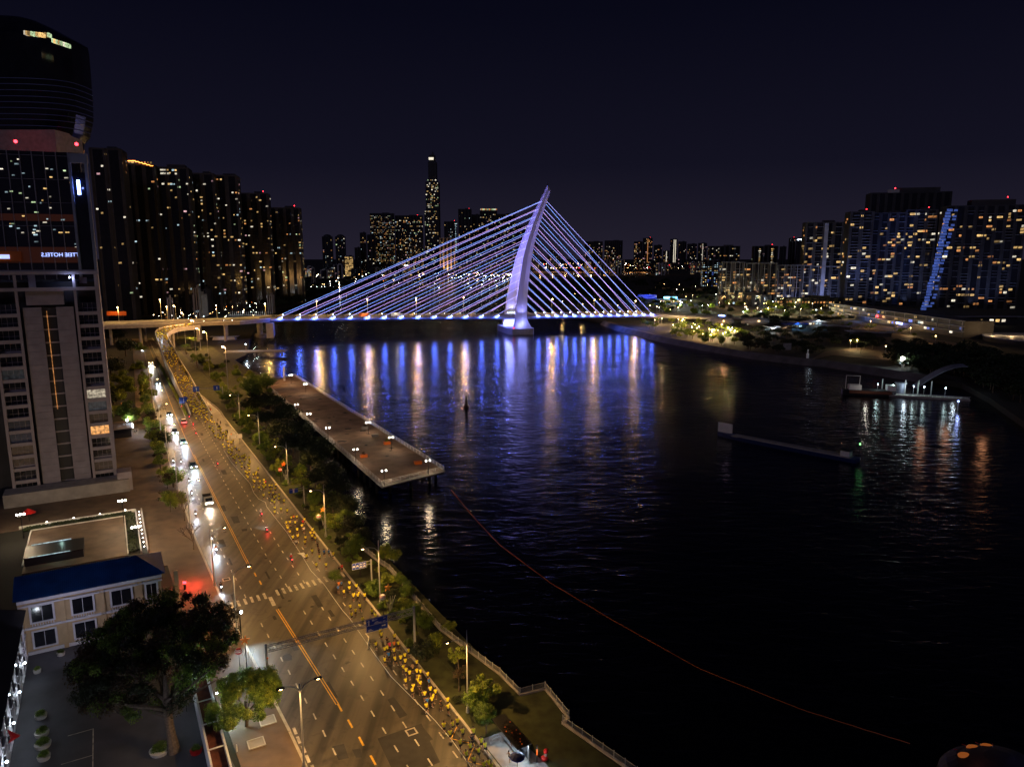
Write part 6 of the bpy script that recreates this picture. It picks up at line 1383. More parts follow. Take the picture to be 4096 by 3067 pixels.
# ---------------------------------------------------------------- river fence
FE = thing('river_fence', 'pale metal fence with square posts zigzagging along the river edge', 'fence', fence_pts[3]); FO = fence_pts[3]
M['fence'] = mat('fence_paint', (.52, .52, .48), .5, .1, var=.12, scale=3)
line_up = [RD(150, 13, 0)] if 0 else []
allp = [Vector((-30, 134, 0)), Vector((-25, 127, 0))] + fence_pts[:-1] + [fence_pts[-1], Vector((22, 61.5, 0))]
for i in range(len(allp) - 1):
    a_, b_ = allp[i] - FO, allp[i + 1] - FO; Ls = (b_ - a_).length
    if i == 8: pass
    n = max(1, round(Ls / 1.75)); q = MB().mt('fence')
    for zz in (.18, 1.02): q.tube([a_ + Vector((0, 0, zz)), b_ + Vector((0, 0, zz))], .025, 4)
    nb = int(Ls / .13)
    for k in range(nb): q.box(a_.lerp(b_, (k + .5) / nb) + Vector((0, 0, .6)), (.022, .022, .84))
    q.build('fence_panel', FE)
    for k in range(n + (1 if i == len(allp) - 2 else 0)):
        q = MB().mt('fence'); q.box(a_.lerp(b_, k / n) + Vector((0, 0, .6)), (.09, .09, 1.2)); q.build('fence_post', FE)
a = MB().mt('kerb')
for p, r_ in zip(allp, allp[1:]):
    d = (r_ - p).normalized(); s = Vector((d.y, -d.x, 0)) * .18; a.prism([((p - s).x, (p - s).y), ((p + s).x, (p + s).y), ((r_ + s).x, (r_ + s).y), ((r_ - s).x, (r_ - s).y)][::-1], 0, .2)
struct(a.build('river_edge_kerb'), 'pale kerb under the river fence')
# ---------------------------------------------------------------- gantry and signs
GA = thing('sign_gantry', 'grey lattice gantry spanning the road and carrying the big blue sign', 'gantry', RD(19.4, -19.6), TH)
GL = 20.8; zt, zb_ = 6.75, 5.95
for x in (0, GL): q = MB().mt('gsteel'); q.tube([(x, 0, 0), (x, 0, 7.1)], .17, 10); q.build('post', GA)
q = MB().mt('gsteel')
for y in (-.22, .22):
    for z in (zt, zb_): q.tube([(0, y, z), (GL, y, z)], .05, 6)
    for k in range(26): x = GL * k / 26; q.tube([(x, y, zb_ if k % 2 else zt), (x + GL / 26, y, zt if k % 2 else zb_)], .028, 4)
for k in range(27): x = GL * k / 26; q.tube([(x, -.22, zt if k % 2 else zb_), (x, .22, zt if k % 2 else zb_)], .025, 4)
q.build('truss', GA); q = MB().mt('orange'); q.ball((.05, -.3, 5.2), .14, 8, 6); q.build('warning_light', GA)
def arrow(q, x, z, s, d, y): 
    P = [(-.12, -.5), (.12, -.5), (.12, .15), (.28, .15), (0, .5), (-.28, .15), (-.12, .15)]
    P = [(b_, -a_) if d else (a_, b_) for a_, b_ in P]; q.add([(x + a_ * s, y, z + b_ * s) for a_, b_ in P], [(0, 1, 2, 6), (3, 4, 5)])
BS = thing('direction_sign', 'big blue direction sign with up and right arrows hung on the gantry', 'road sign', RD(19.1, -4.55, 6.0), TH)
q = MB().mt('blue'); q.box((0, 0, 0), (3.15, .08, 1.95)); q.build('panel', BS); q = MB().mt('white'); y = -.047
for c, d in (((0, y, .95), (3.1, .01, .04)), ((0, y, -.95), (3.1, .01, .04)), ((1.55, y, 0), (.04, .01, 1.9)), ((-1.55, y, 0), (.04, .01, 1.9)), ((0, y - .004, .02), (3.1, .01, .05))): q.box(c, d)
arrow(q, -1.2, .48, .8, 0, y - .006); arrow(q, 1.0, -.42, .62, 1, y - .006)
for c, d in (((-.55, y, .72), (.34, .01, .26)), ((-.15, y, .72), (.42, .01, .12)), ((-.05, y, .36), (.5, .01, .1)), ((.12, y, .18), (1.1, .01, .1)), ((1.1, y, .68), (.36, .01, .09)), ((1.05, y, .22), (.4, .01, .09)), ((-1.05, y, -.6), (.45, .01, .09)), ((-.95, y, -.76), (.7, .01, .1)), ((.5, y, -.86), (.4, .01, .07))): q.box(c, d)
q.build('lettering', BS)
ps = U(1488, 2345, 0); LSn = thing('lane_sign_post', 'grey post with two arms holding the four panel lane sign', 'sign post', ps, TH); q = MB().mt('gsteel'); q.tube([(0, 0, 0), (0, 0, 5.1)], .13, 10); q.tube([(0, 0, 4.9), (-2.9, 0, 4.75)], .05, 6); q.tube([(0, 0, 4.3), (-2.9, 0, 4.2)], .05, 6); q.build('post', LSn)
LS2 = thing('lane_sign', 'blue four panel lane sign with white vehicle symbols and arrows', 'road sign', ps + DN * -2.2 + Vector((0, 0, 4.45)), TH); q = MB().mt('blue'); q.box((0, -.1, 0), (2.5, .06, 1.15)); q.build('panel', LS2); q = MB().mt('white')
for k in range(5): q.box((-1.24 + .62 * k, -.137, 0), (.035, .01, 1.13))
for z in (-.56, .56): q.box((0, -.137, z), (2.5, .01, .035))
for k in range(4):
    x = -.93 + .62 * k; z = -.05 if k < 2 else -.28
    q.box((x, -.137, z), (.42, .01, .16)); q.box((x, -.137, z + .14), (.28, .01, .14)); q.box((x - .15, -.137, z - .11), (.1, .01, .08)); q.box((x + .15, -.137, z - .11), (.1, .01, .08))
    if k > 1: q.add([(x - .2, -.138, .1), (x + .2, -.138, .1), (x + .2, -.138, .2), (x, -.138, .4), (x - .2, -.138, .2)], [(0, 1, 2, 3, 4)])
q.build('symbols', LS2)
ps = U(1219, 2037, 0); T = thing('small_sign_post', 'thin post holding the small blue and white lane sign', 'sign post', ps, TH); q = MB().mt('gsteel'); q.tube([(0, 0, 0), (0, 0, 5.6)], .10, 8); q.tube([(0, 0, 5.3), (-2.6, 0, 5.1)], .04, 6); q.tube([(0, 0, 4.7), (-2.6, 0, 4.6)], .04, 6); q.build('post', T)
T = thing('small_sign', 'small blue sign with a white centre panel above the strip', 'road sign', ps + DN * -2.3 + Vector((0, 0, 4.9)), TH); q = MB().mt('blue'); q.box((0, -.1, 0), (1.9, .06, 1.0)); q.build('panel', T); q = MB().mt('white'); q.box((0, -.137, -.15), (.34, .01, .7)); q.box((0, -.137, .25), (1.86, .01, .04)); q.box((0, -.139, .38), (.5, .01, .2)); q.build('symbols', T)
p0 = U(893, 1600, 0); T = thing('overhead_sign_post', 'mast with a long arm holding two blue square signs over the service road', 'sign post', p0, TH * .7); q = MB().mt('gsteel'); q.tube([(0, 0, 0), (0, 0, 5.6)], .15, 8); q.tube([(0, 0, 5.2), (-10.5, 0, 5.2)], .08, 6); q.build('post', T)
for xx, zz, lb_, wd in ((-2.2, 5.2, 'right one of the two blue square signs over the service road', 1.9), (-9.8, 5.2, 'left one of the two blue square signs over the service road', 1.9)):
    T2 = thing('square_sign', lb_, 'road sign', p0 + Vector((math.cos(TH * .7) * xx, math.sin(TH * .7) * xx, zz)), TH * .7); q = MB().mt('blue'); q.box((0, -.12, 0), (2.3, .08, 2.0)); q.build('panel', T2); q = MB().mt('white'); arrow(q, .15, 0, 1.2, 0, -.165); q.build('symbols', T2)
T2 = thing('square_sign', 'blue square sign on the ramp wall above the hedge', 'road sign', U(733, 1600, 2.2), TH); q = MB().mt('blue'); q.box((0, -.1, 0), (3.0, .08, 2.5)); q.build('panel', T2); q = MB().mt('white'); q.box((.1, -.145, 0), (.12, .01, 1.6)); q.build('symbols', T2); q = MB().mt('gsteel'); q.tube([(0, 0, -2.2), (0, 0, -1.2)], .08, 6); q.build('post', T2)
# star and ball ornaments
def star_ornament(base, label, starcol, ball, rz=TH):
    T = thing('star_ornament', label, 'festive ornament', base, rz, 'star and ball ornaments along the road'); q = MB().mt('black'); q.tube([(0, 0, 0), (0, 0, 4.2)], .05, 6); q.build('post', T)
    q = MB().mt(starcol); P = []
    for k in range(10): r_ = .68 if k % 2 == 0 else .28; P.append((math.sin(k * PI / 5 + .15) * r_, math.cos(k * PI / 5 + .15) * r_))
    q.add([(a_, -.08, 4.6 + b_) for a_, b_ in P] + [(a_, .08, 4.6 + b_) for a_, b_ in P], [tuple(range(10)), tuple(range(19, 9, -1))] + [(i, (i + 1) % 10, 10 + (i + 1) % 10, 10 + i) for i in range(10)]); q.build('star', T)
    q = MB().mt('black'); q.tube([(-.9, 0, 0), (-.9, 0, 2.9)], .05, 6); q.build('post', T)
    q = MB().mt(ball).ball((-.9, 0, 3.2), .5, 14, 8); b_ = q.build('ball', T); q = MB().mt('white' if ball == 'red' else 'red'); q.tube([(-.9, 0, 3.22), (-.9, 0, 3.52)], [.512, .40], 14, False); q.build('band', b_)
    q = MB().mt('white')
    for k in range(5): q.tube([(.1 + .12 * k, .05, .3), (-.1 + .2 * k, .05, 1.6), (-.45 + .42 * k, .05, 3.0)], .025, 4)
    q.build('light_spray', T); q = MB().mt('leafg'); q.ball((.3, 0, .2), .5, 10, 6, (1, 1, .5)); q.build('base', T)
star_ornament(U(1555, 2455, .1), 'orange star and white red ball ornament above the big blue sign', 'stary', 'white')
star_ornament(U(1295, 2120, .1), 'yellow star and white red ball ornament beside the strip lamp', 'stary', 'white')
star_ornament(U(1138, 1925, .1), 'dim star and red white ball ornament on the upper strip', 'orange', 'red')
star_ornament(U(988, 2680, .1), 'orange star and dark red ball ornament on the left kerb', 'orange', 'red')
# bus shelter and stop
SP = U(2040, 3005, 0); SH = thing('bus_shelter', 'bus shelter with a dark leaf strewn roof beside the nearest runners', 'bus shelter', RD(-6.6, 2.65), TH)
q = MB().mt('black'); q.box((0, 0, 2.8), (1.9, 6.2, .14)); q.build('roof', SH)
[MB().mt('steel').tube([(.7, y, 0), (.7, y, 2.75)], .06, 8).build('post', SH) for y in (-2.8, 0, 2.8)]
q = MB().mt('darkglass'); q.box((.85, 0, 1.4), (.05, 5.6, 1.9)); q.build('back_panel', SH); q = MB().mt('steel'); q.box((.35, .4, .5), (.4, 3.4, .08)); [q.box((.35, y, .25), (.3, .06, .5)) for y in (-1, 1.8)]; q.build('bench', SH)
q = MB().mt('leafo')
for k in range(900): 
    x, y = rnd.gauss(.1, .45), rnd.gauss(-1.2, 1.3)
    if abs(x) < .95 and abs(y) < 3.1: s = .07; q.quad((x - s, y, 2.88 + rnd.random() * .2), (x, y - s, 2.9 + rnd.random() * .1), (x + s, y, 2.9), (x, y + s, 2.92))
q.mt('orange'); [q.ball((rnd.uniform(-.7, .8), rnd.uniform(-3, 1.5), 2.95), .09, 6, 4) for k in range(9)]; q.build('fallen_leaves', SH)
light('POINT', (-.1, -2.6, 2.2), 260, (.65, .85, 1), SH, .3); light('POINT', (.1, .8, 2.4), 150, (.65, .85, 1), SH, .3)
BSL = MB().mt('concrete'); A = [RD(-3, .5), RD(-14, .5), RD(-14, 5.4), RD(-3, 4.4)]; BSL.prism([(p.x, p.y) for p in A], 0, .15); struct(BSL.build('bus_stop_pavement'), 'pale pavement at the bus stop')
T = thing('orange_marker_post', 'black post with an orange band at the shelter end', 'post', RD(-9.7, 4.3, .15)); q = MB().mt('black'); q.tube([(0, 0, 0), (0, 0, 2.3)], .08, 8); q.mt('orange').tube([(0, 0, 1.0), (0, 0, 1.75)], .09, 8); q.build('post', T)
T = thing('garden_ornament', 'small red and pink mushroom shaped ornament on the dark lawn', 'ornament', U(2178, 3040, .14)); q = MB().mt('red'); q.ball((0, 0, .3), .42, 12, 8, (1, 1, .75)); q.build('base', T); q = MB().mt('trimw'); q.tube([(.1, 0, .4), (.15, 0, 1.0)], [.14, .16], 8); q.mt('red').ball((.15, 0, 1.2), .3, 10, 6); q.build('cap', T); light('POINT', (-.6, -.8, 1.4), 22, (1, .8, .7), T, .1)
T = thing('umbrella', 'big dark blue umbrella with a light blue rim at the bus stop', 'umbrella', RD(-9.9, 1.6, .15)); q = MB().mt(mat('navy_cloth', (.012, .02, .09), .7)); q.tube([(0, 0, 1.9), (0, 0, 2.2), (0, 0, 2.35)], [.85, .5, .03], 10); q.mt('cableb' if 0 else 'blue').tube([(0, 0, 1.86), (0, 0, 1.93)], [.88, .86], 10, False); q.build('canopy', T); q = MB().mt('black'); q.tube([(0, 0, 0), (0, 0, 2.3)], .03, 6); q.build('pole', T)
BK = thing('bicycle_rack', 'small steel hoop rack before the bus shelter', 'rack', RD(-4.6, 1.2, .15), TH); q = MB().mt('steel'); [q.tube([(x, 0, 0), (x, 0, .75), (x + .6, 0, .9), (x + 1.2, 0, .75), (x + 1.2, 0, 0)], .035, 6) for x in (0,)]; q.tube([(0, .5, 0), (0, .5, .75), (.6, .5, .9), (1.2, .5, .75), (1.2, .5, 0)], .035, 6); q.build('hoop', BK)
CBR = thing('crowd_barrier', 'grey crowd barrier standing by the rope under the big sign', 'barrier', U(1475, 2585, .02), TH + 1.2); q = MB().mt('steel'); q.tube([(-1.1, 0, .1), (-1.1, 0, 1.05), (1.1, 0, 1.05), (1.1, 0, .1), (-1.1, 0, .15)], .03, 6); [q.tube([(-1 + .2 * k, 0, .15), (-1 + .2 * k, 0, 1.05)], .012, 4) for k in range(11)]; [q.box((x, 0, .03), (.06, .6, .05)) for x in (-.8, .8)]; q.build('frame', CBR)
# barrier rope between runners and lanes
rp_px = [(1008, 1800 + 0)] and [(895, 1800), (925, 1848), (1001, 1934), (1015, 1970), (1035, 1995), (1062, 2008), (1066, 2025), (1105, 2075), (1146, 2126), (1207, 2220), (1244, 2282), (1294, 2333), (1341, 2400), (1370, 2440), (1400, 2474), (1480, 2590), (1565, 2705), (1650, 2790), (1740, 2880), (1810, 2962), (1884, 3067)]
P_ = [U(x, y, .06) for x, y in rp_px]; q = MB().mt('white'); q.tube([p - P_[0] for p in P_], .035, 5); o = q.build('barrier_rope'); o.location = P_[0]; tag(o, 'thin pale rope lying on the asphalt dividing runners from the lanes', 'rope')
T = thing('road_banner', 'white cloth sheet caught on the rope just above the zebra crossing', 'banner', U(1210, 2228, .1), TH); q = MB().mt('white'); q.add([(-.9, .3, .9), (.5, .8, .6), (.8, -.5, .12), (.2, -.6, .1), (-.2, .1, .5)], [(0, 1, 2, 3, 4)]); q.build('sheet', T)
for x, y, lb_ in ((760, 1655, 'orange traffic cone cluster at the tip of the ramp hedge'), (842, 1640, 'orange barrier at the split of ramp and service road')):
    T = thing('traffic_cone', lb_, 'traffic cone', U(x, y, .02)); q = MB().mt('orange'); q.tube([(0, 0, .05), (0, 0, 1.0)], [.35, .06], 10); q.box((0, 0, .04), (.8, .8, .08)); q.build('cone', T)
T = thing('lit_notice', 'pair of pale orange lit boards by the kerb above the runners', 'board', U(948, 1778, 0), TH); q = MB().mt('pale'); q.box((-.9, 0, 2.6), (1.5, .1, 1.3)); q.box((.9, 0, 2.6), (1.5, .1, 1.3)); q.mt('black'); q.tube([(-.9, .1, 0), (-.9, .1, 2)], .05, 6); q.tube([(.9, .1, 0), (.9, .1, 2)], .05, 6); q.build('board', T)

# ---------------------------------------------------------------- vehicles
def paint(n, c): M[n] = mat(n, c, .3, .2, var=.04); return n
paint('car_dark', (.03, .03, .035)); paint('car_white', (.6, .6, .58)); paint('car_green', (.10, .22, .18)); paint('car_red', (.45, .03, .03)); paint('car_silver', (.25, .26, .28))
M['glass'] = mat('car_glass', (.01, .012, .015), .08, var=0, spec=.8)
M['head'] = emat('headlight_glow', (.85, .94, 1.0), 40); M['headw'] = emat('headlight_warm', (1, .75, .5), 30); M['tail'] = emat('taillight_glow', (1, .03, .05), 10); M['plate'] = mat('yellow_plate', (.7, .5, .05), .5, var=0)
def prof_body(q, P, w0, w1=None):
    n = len(P); w1 = w1 or w0; q.add([(-w0 / 2, y, z) for y, z in P] + [(w0 / 2, y, z) for y, z in P], [tuple(range(n)), tuple(range(2 * n - 1, n - 1, -1))] + [(i, n + i, n + (i + 1) % n, (i + 1) % n) for i in range(n)])
def wheels(T, W, ys_, r_=.33):
    for y in ys_:
        for x in (-W / 2 + .05, W / 2 - .05):
            q = MB().mt('tyre'); q.tube([(x - .11, y, r_), (x + .11, y, r_)], r_, 14); w_ = q.build('wheel', T); q = MB().mt('steel'); q.tube([(x - .125, y, r_), (x + .125, y, r_)], r_ * .55, 10); q.build('rim', w_)
def car(label, base, rz, pk='car_dark', on=True, cat='car', roof=1.5, L=4.3, W=1.8, power=1500, warm=False, away=False, sign=None, brake=1.0):
    "the car faces its local -y"
    T = thing('parked_car' if not on else 'car', label, cat, base, rz, 'vehicles on the left lanes'); h = L / 2
    q = MB().mt(pk); prof_body(q, [(-h, .35), (-h + .05, .72), (-h + .9, .86), (h - .7, .92), (h, .80), (h, .38), (h - .3, .25), (-h + .3, .25)], W); q.build('body', T)
    q = MB().mt('glass'); q.add([(-W * .44, -h + 1.0, .86), (W * .44, -h + 1.0, .86), (W * .45, h - .55, .92), (-W * .45, h - .55, .92), (-W * .36, -h + 1.75, roof - .05), (W * .36, -h + 1.75, roof - .05), (W * .37, h - 1.1, roof - .03), (-W * .37, h - 1.1, roof - .03)], [(0, 1, 5, 4), (1, 2, 6, 5), (2, 3, 7, 6), (3, 0, 4, 7), (4, 5, 6, 7)]); q.build('windows', T)
    q = MB().mt(pk); q.box((0, .3, roof), (W * .72, L * .40, .07)); q.build('roof', T); wheels(T, W, (-h + .8, h - .85))
    for x in (-W * .36, W * .36):
        q = MB().mt('headw' if warm else 'head' if on else 'steel'); q.box((x, -h - .01, .62), (.34, .08, .16)); q.build('headlight', T)
        q = MB().mt('tail'); q.box((x, h + .01, .72), (.30, .06, .14)); q.build('taillight', T)
    q = MB().mt('plate'); q.box((0, -h - .02, .42), (.42, .04, .13)); q.build('plate', T)
    if on:
        c = (1, .78, .5) if warm else (.70, .86, 1.0)
        light('SPOT', (0, -h - .15, .75), power * (.4 if away else 1), c, T, .12, 100, (0, -1, -.22), .9)
        if away: light('POINT', (0, h + .4, .6), 60 * brake, (1, .03, .03), T, .15)
        else: light('POINT', (0, -h - 2.2, 2.2), power * .42, c, T, .15)  # bare point ahead of the car, added to spread the headlight glow
    return T
FACE = TH          # facing towards the camera along the road
def at_road(x, y, z=.02): p = U(x, y, z); return p
car('dark car with bright white headlights below the truck, far up the wet lanes', at_road(632, 1538), TH, 'car_dark')
car('dark car with glaring headlights beside the olive trees', at_road(677, 1662), TH, 'car_dark', power=2100)
car('dark pickup with a yellow plate just above the pale green taxi', at_road(699, 1733), TH, 'car_dark', roof=1.7)
car('pale green taxi with bright headlights left of the double yellow line', at_road(733, 1772), TH, 'car_green', power=2000)
car('black car with white bonnet light and yellow plate near the bare tree', at_road(772, 1868), TH, 'car_dark', roof=1.6, power=2100)
car('white car with red tail lights driving away beside the runners', at_road(735, 1692), TH + PI, 'car_white', away=True, brake=2)
car('small white car parked in the forecourt beside the yellow lawn', U(452, 1596, .12), TH + 1.3, 'car_white', on=False)
# trucks
T = thing('truck', 'open bed light truck with warm headlights beside the bare tree', 'truck', at_road(832, 2012), TH, 'vehicles on the left lanes')
q = MB().mt('car_silver'); prof_body(q, [(-2.6, .45), (-2.6, 1.15), (-2.1, 2.0), (-1.1, 2.05), (-1.1, .45)], 1.85); q.build('cab', T); q = MB().mt('glass'); q.add([(-.8, -2.62, 1.2), (.8, -2.62, 1.2), (.75, -2.14, 1.95), (-.75, -2.14, 1.95)], [(0, 1, 2, 3)]); q.build('windscreen', T)
q = MB().mt('car_dark'); q.box((0, .8, .6), (1.8, 3.8, .25)); q.box((0, .8, 1.0), (1.9, 3.6, .06)); [q.box((x, .8, 1.3), (.06, 3.6, .6)) for x in (-.95, .95)]; q.box((0, 2.6, 1.3), (1.9, .06, .6)); q.box((0, -1.0, 1.6), (1.9, .06, 1.1)); q.build('bed', T); wheels(T, 1.9, (-1.8, 1.7), .38)
for x in (-.65, .65): q = MB().mt('headw'); q.ball((x, -2.65, .8), .15, 8, 6); q.build('headlight', T)
light('SPOT', (0, -2.85, .9), 2600, (1, .74, .52), T, .12, 80, (0, -1, -.2), .7); light('POINT', (0, -3.6, .8), 160, (1, .74, .52), T, .12)
T = thing('minibus', 'bus with orange marker lights and white headlights at the far end of the wet lanes', 'bus', at_road(603, 1468), TH, 'vehicles on the left lanes')
q = MB().mt('car_white'); prof_body(q, [(-3.4, .4), (-3.4, 1.4), (-3.1, 2.7), (3.3, 2.8), (3.4, .4)], 2.2); q.build('body', T); q = MB().mt('glass'); q.add([(-.95, -3.42, 1.45), (.95, -3.42, 1.45), (.9, -3.15, 2.5), (-.9, -3.15, 2.5)], [(0, 1, 2, 3)]); [q.box((x, .2, 1.9), (.04, 5.6, .8)) for x in (-1.11, 1.11)]; q.build('windows', T); wheels(T, 2.2, (-2.3, 2.1), .42)
for x in (-.85, .85): q = MB().mt('head'); q.ball((x, -3.45, .8), .2, 8, 6); q.build('headlight', T); q = MB().mt('Lamb'); q.ball((x, -3.2, 2.8), .14, 8, 6); q.build('marker_light', T)
light('SPOT', (0, -3.8, 1), 5200, (1, .9, .75), T, .12, 65, (0, -1, -.15), .7); light('POINT', (0, -4.2, 2.2), 300, (1, .8, .6), T, .2)
light('SPOT', at_road(566, 1400) + Vector((0, 0, 1)), 5000, (.85, .92, 1), None, .2, 65, DS * -1 + Vector((0, 0, -.15)), .7, name='distant_headlight')

# ---------------------------------------------------------------- people
def skin(name, V_, E_, RR, k, sub=1):
    me = bpy.data.meshes.new('tmp'); me.from_pydata(V_, E_, []); o = bpy.data.objects.new('tmp', me); col.objects.link(o)
    md = o.modifiers.new('s', 'SKIN'); md.use_smooth_shade = True
    for i, r_ in enumerate(RR):
        r_ = r_ if isinstance(r_, tuple) else (r_, r_)
        me.skin_vertices[0].data[i].radius = r_
    me.skin_vertices[0].data[0].use_root = True
    if sub: o.modifiers.new('d', 'SUBSURF').levels = sub
    dg = bpy.context.evaluated_depsgraph_get(); m2 = bpy.data.meshes.new_from_object(o.evaluated_get(dg)); m2.name = name
    m2.materials.clear(); m2.materials.append(M[k]); bpy.data.objects.remove(o); bpy.data.meshes.remove(me); return m2
def skel(ph, lean=.10, sit=False, stand=False):
    "joint positions of a 1.7 m person facing +y; ph is the running phase"
    a_ = math.sin(ph); hipz = .92 if not sit else .78
    J = {'pel': (0, 0, hipz), 'bel': (0, .02 + lean * .3, hipz + .16), 'che': (0, .04 + lean, hipz + .40), 'nek': (0, .05 + lean * 1.15, hipz + .56), 'hed': (0, .07 + lean * 1.3, hipz + .68), 'top': (0, .07 + lean * 1.3, hipz + .76)}
    for s, sg in ((-1, 1), (1, -1)):
        n = 'L' if s < 0 else 'R'; f = a_ * sg
        if stand: f *= .12
        J['sh' + n] = (s * .17, .04 + lean, hipz + .47); sw = -f
        J['el' + n] = (s * .24, .02 + lean + .20 * sw - .06, hipz + .22 + .04 * abs(sw))
        J['wr' + n] = (s * .19, .16 + lean + .22 * sw, hipz + .26 + .12 * max(0, sw)) if not stand else (s * .25, .06, hipz - .02)
        J['ha' + n] = (s * .17, .24 + lean + .22 * sw, hipz + .31 + .12 * max(0, sw)) if not stand else (s * .25, .09, hipz - .10)
        J['hp' + n] = (s * .09, 0, hipz - .04)
        if sit: J['kn' + n] = (s * .18, .42, hipz - .12); J['an' + n] = (s * .17, .30, .33); J['to' + n] = (s * .17, .48, .28)
        else:
            J['kn' + n] = (s * .10, .05 + .27 * f, .50 + .08 * max(0, f)); b_ = max(0, -f)
            J['an' + n] = (s * .09, (-.02 + .22 * f) if f >= 0 else (-.48 * b_), .09 + .36 * b_ + .03 * max(0, f)); J['to' + n] = (J['an' + n][0], J['an' + n][1] + .15, max(.04, J['an' + n][2] - .05 - .08 * b_))
        if sit: J['el' + n] = (s * .27, .22, hipz + .22); J['wr' + n] = (s * .26, .44, hipz + .20); J['ha' + n] = (s * .25, .52, hipz + .20)
    return J
RAD = {'pel': (.13, .10), 'bel': (.12, .09), 'che': (.145, .10), 'nek': .05, 'hed': (.085, .095), 'top': .07, 'sh': .062, 'el': .040, 'wr': .028, 'ha': .036, 'hp': .088, 'kn': .056, 'an': .036, 'to': .034}
ED = [('pel', 'bel'), ('bel', 'che'), ('che', 'nek'), ('nek', 'hed'), ('hed', 'top')] + [(a_ + n if a_ not in ('che', 'pel') else a_, b_ + n) for n in 'LR' for a_, b_ in (('che', 'sh'), ('sh', 'el'), ('el', 'wr'), ('wr', 'ha'), ('pel', 'hp'), ('hp', 'kn'), ('kn', 'an'), ('an', 'to'))]
def sk(J, names, edges, scale, k, name):
    V_ = [J[n] for n in names]; E_ = [(names.index(a_), names.index(b_)) for a_, b_ in edges if a_ in names and b_ in names]
    def rad(n):
        r_ = RAD.get(n) or RAD[n[:2]]; r_ = r_ if isinstance(r_, tuple) else (r_, r_); return (r_[0] * scale, r_[1] * scale)
    return skin(name, V_, E_, [rad(n) for n in names], k)
def cloth(n, c): M[n] = mat(n, c, .75, var=.12, scale=9); return n
SH_ = {'yellow': cloth('shirt_yellow', (.86, .80, .03)), 'blue': cloth('shirt_blue', (.02, .16, .55)), 'dark': cloth('shirt_dark', (.015, .014, .018)), 'pink': cloth('shirt_pink', (.75, .06, .16)), 'orange': cloth('shirt_orange', (.8, .22, .02)), 'white': cloth('shirt_white', (.65, .63, .6)), 'red': cloth('shirt_red', (.6, .02, .03)), 'tan': cloth('shirt_tan', (.35, .25, .16))}
cloth('shorts', (.012, .012, .016)); M['shoe'] = mat('shoe', (.5, .48, .46), .6, var=.1)
POSE = []
for k in range(5):
    J = skel(.35 + k * 1.25, stand=False); names = list(J)
    top = [n for n in names if n in ('bel', 'che') or n[:2] in ('sh',)]
    JT = dict(J)
    for n in 'LR': JT['us' + n] = tuple(J['sh' + n][i] * .45 + J['el' + n][i] * .55 for i in range(3)); JT['th' + n] = tuple(J['hp' + n][i] * .45 + J['kn' + n][i] * .55 for i in range(3))
    RAD['us'] = .05; RAD['th'] = .075
    body = sk(J, names, ED, 1.0, 'skin', 'body')
    tn = ['pel', 'bel', 'che', 'shL', 'shR', 'usL', 'usR']; te = [('pel', 'bel'), ('bel', 'che'), ('che', 'shL'), ('che', 'shR'), ('shL', 'usL'), ('shR', 'usR')]
    shirts = {}
    base = sk(JT, tn, te, 1.22, SH_['yellow'], 'shirt')
    for c, mk_ in SH_.items():
        m2 = base.copy() if c != 'yellow' else base; m2.materials.clear(); m2.materials.append(M[mk_]); shirts[c] = m2
    sh = sk(JT, ['pel', 'hpL', 'hpR', 'thL', 'thR'], [('pel', 'hpL'), ('pel', 'hpR'), ('hpL', 'thL'), ('hpR', 'thR')], 1.2, 'shorts', 'shorts')
    q = MB().mt('hair'); h = J['hed']; q.ball((h[0], h[1] - .02, h[2] + .045), .105, 10, 7, (.9, 1, .95)); hair = q.mesh('hair')
    q = MB().mt('white'); q.ball((h[0], h[1] - .01, h[2] + .055), .11, 10, 7, (.9, 1, .8)); q.box((h[0], h[1] + .12, h[2] + .05), (.13, .12, .02)); cap = q.mesh('cap')
    sl = []
    for n in 'LR': a_, t_ = Vector(J['an' + n]), Vector(J['to' + n]); q = MB().mt('shoe'); q.tube([a_ + Vector((0, -.05, -.03)), a_.lerp(t_, .5) + Vector((0, 0, -.01)), t_], [.045, .05, .038], 8); sl.append(q.mesh('shoe'))
    POSE.append((body, shirts, sh, hair, cap, sl))
def runner(base, rz, c, label, group, far=False):
    b_, shirts, sh, hair, cap, sl = rnd.choice(POSE)
    T = thing('person', label, 'person', base, rz, group); s = rnd.uniform(.94, 1.05)
    T.scale = (s, s, s); ob('body', b_, T); ob('shirt', shirts[c], T); ob('shorts', sh, T)
    if not far: ob('cap' if rnd.random() < .15 else 'hair', cap if False else hair, T); [ob('shoe', m_, T) for m_ in sl]
    else: ob('hair', hair, T)
    return T
def PX(l, bx, by, sc_): return [(bx + e_[0] / sc_, by + e_[1] / sc_, e_[2] if len(e_) > 2 else 'yellow') for e_ in l]
Y_ = 'yellow'
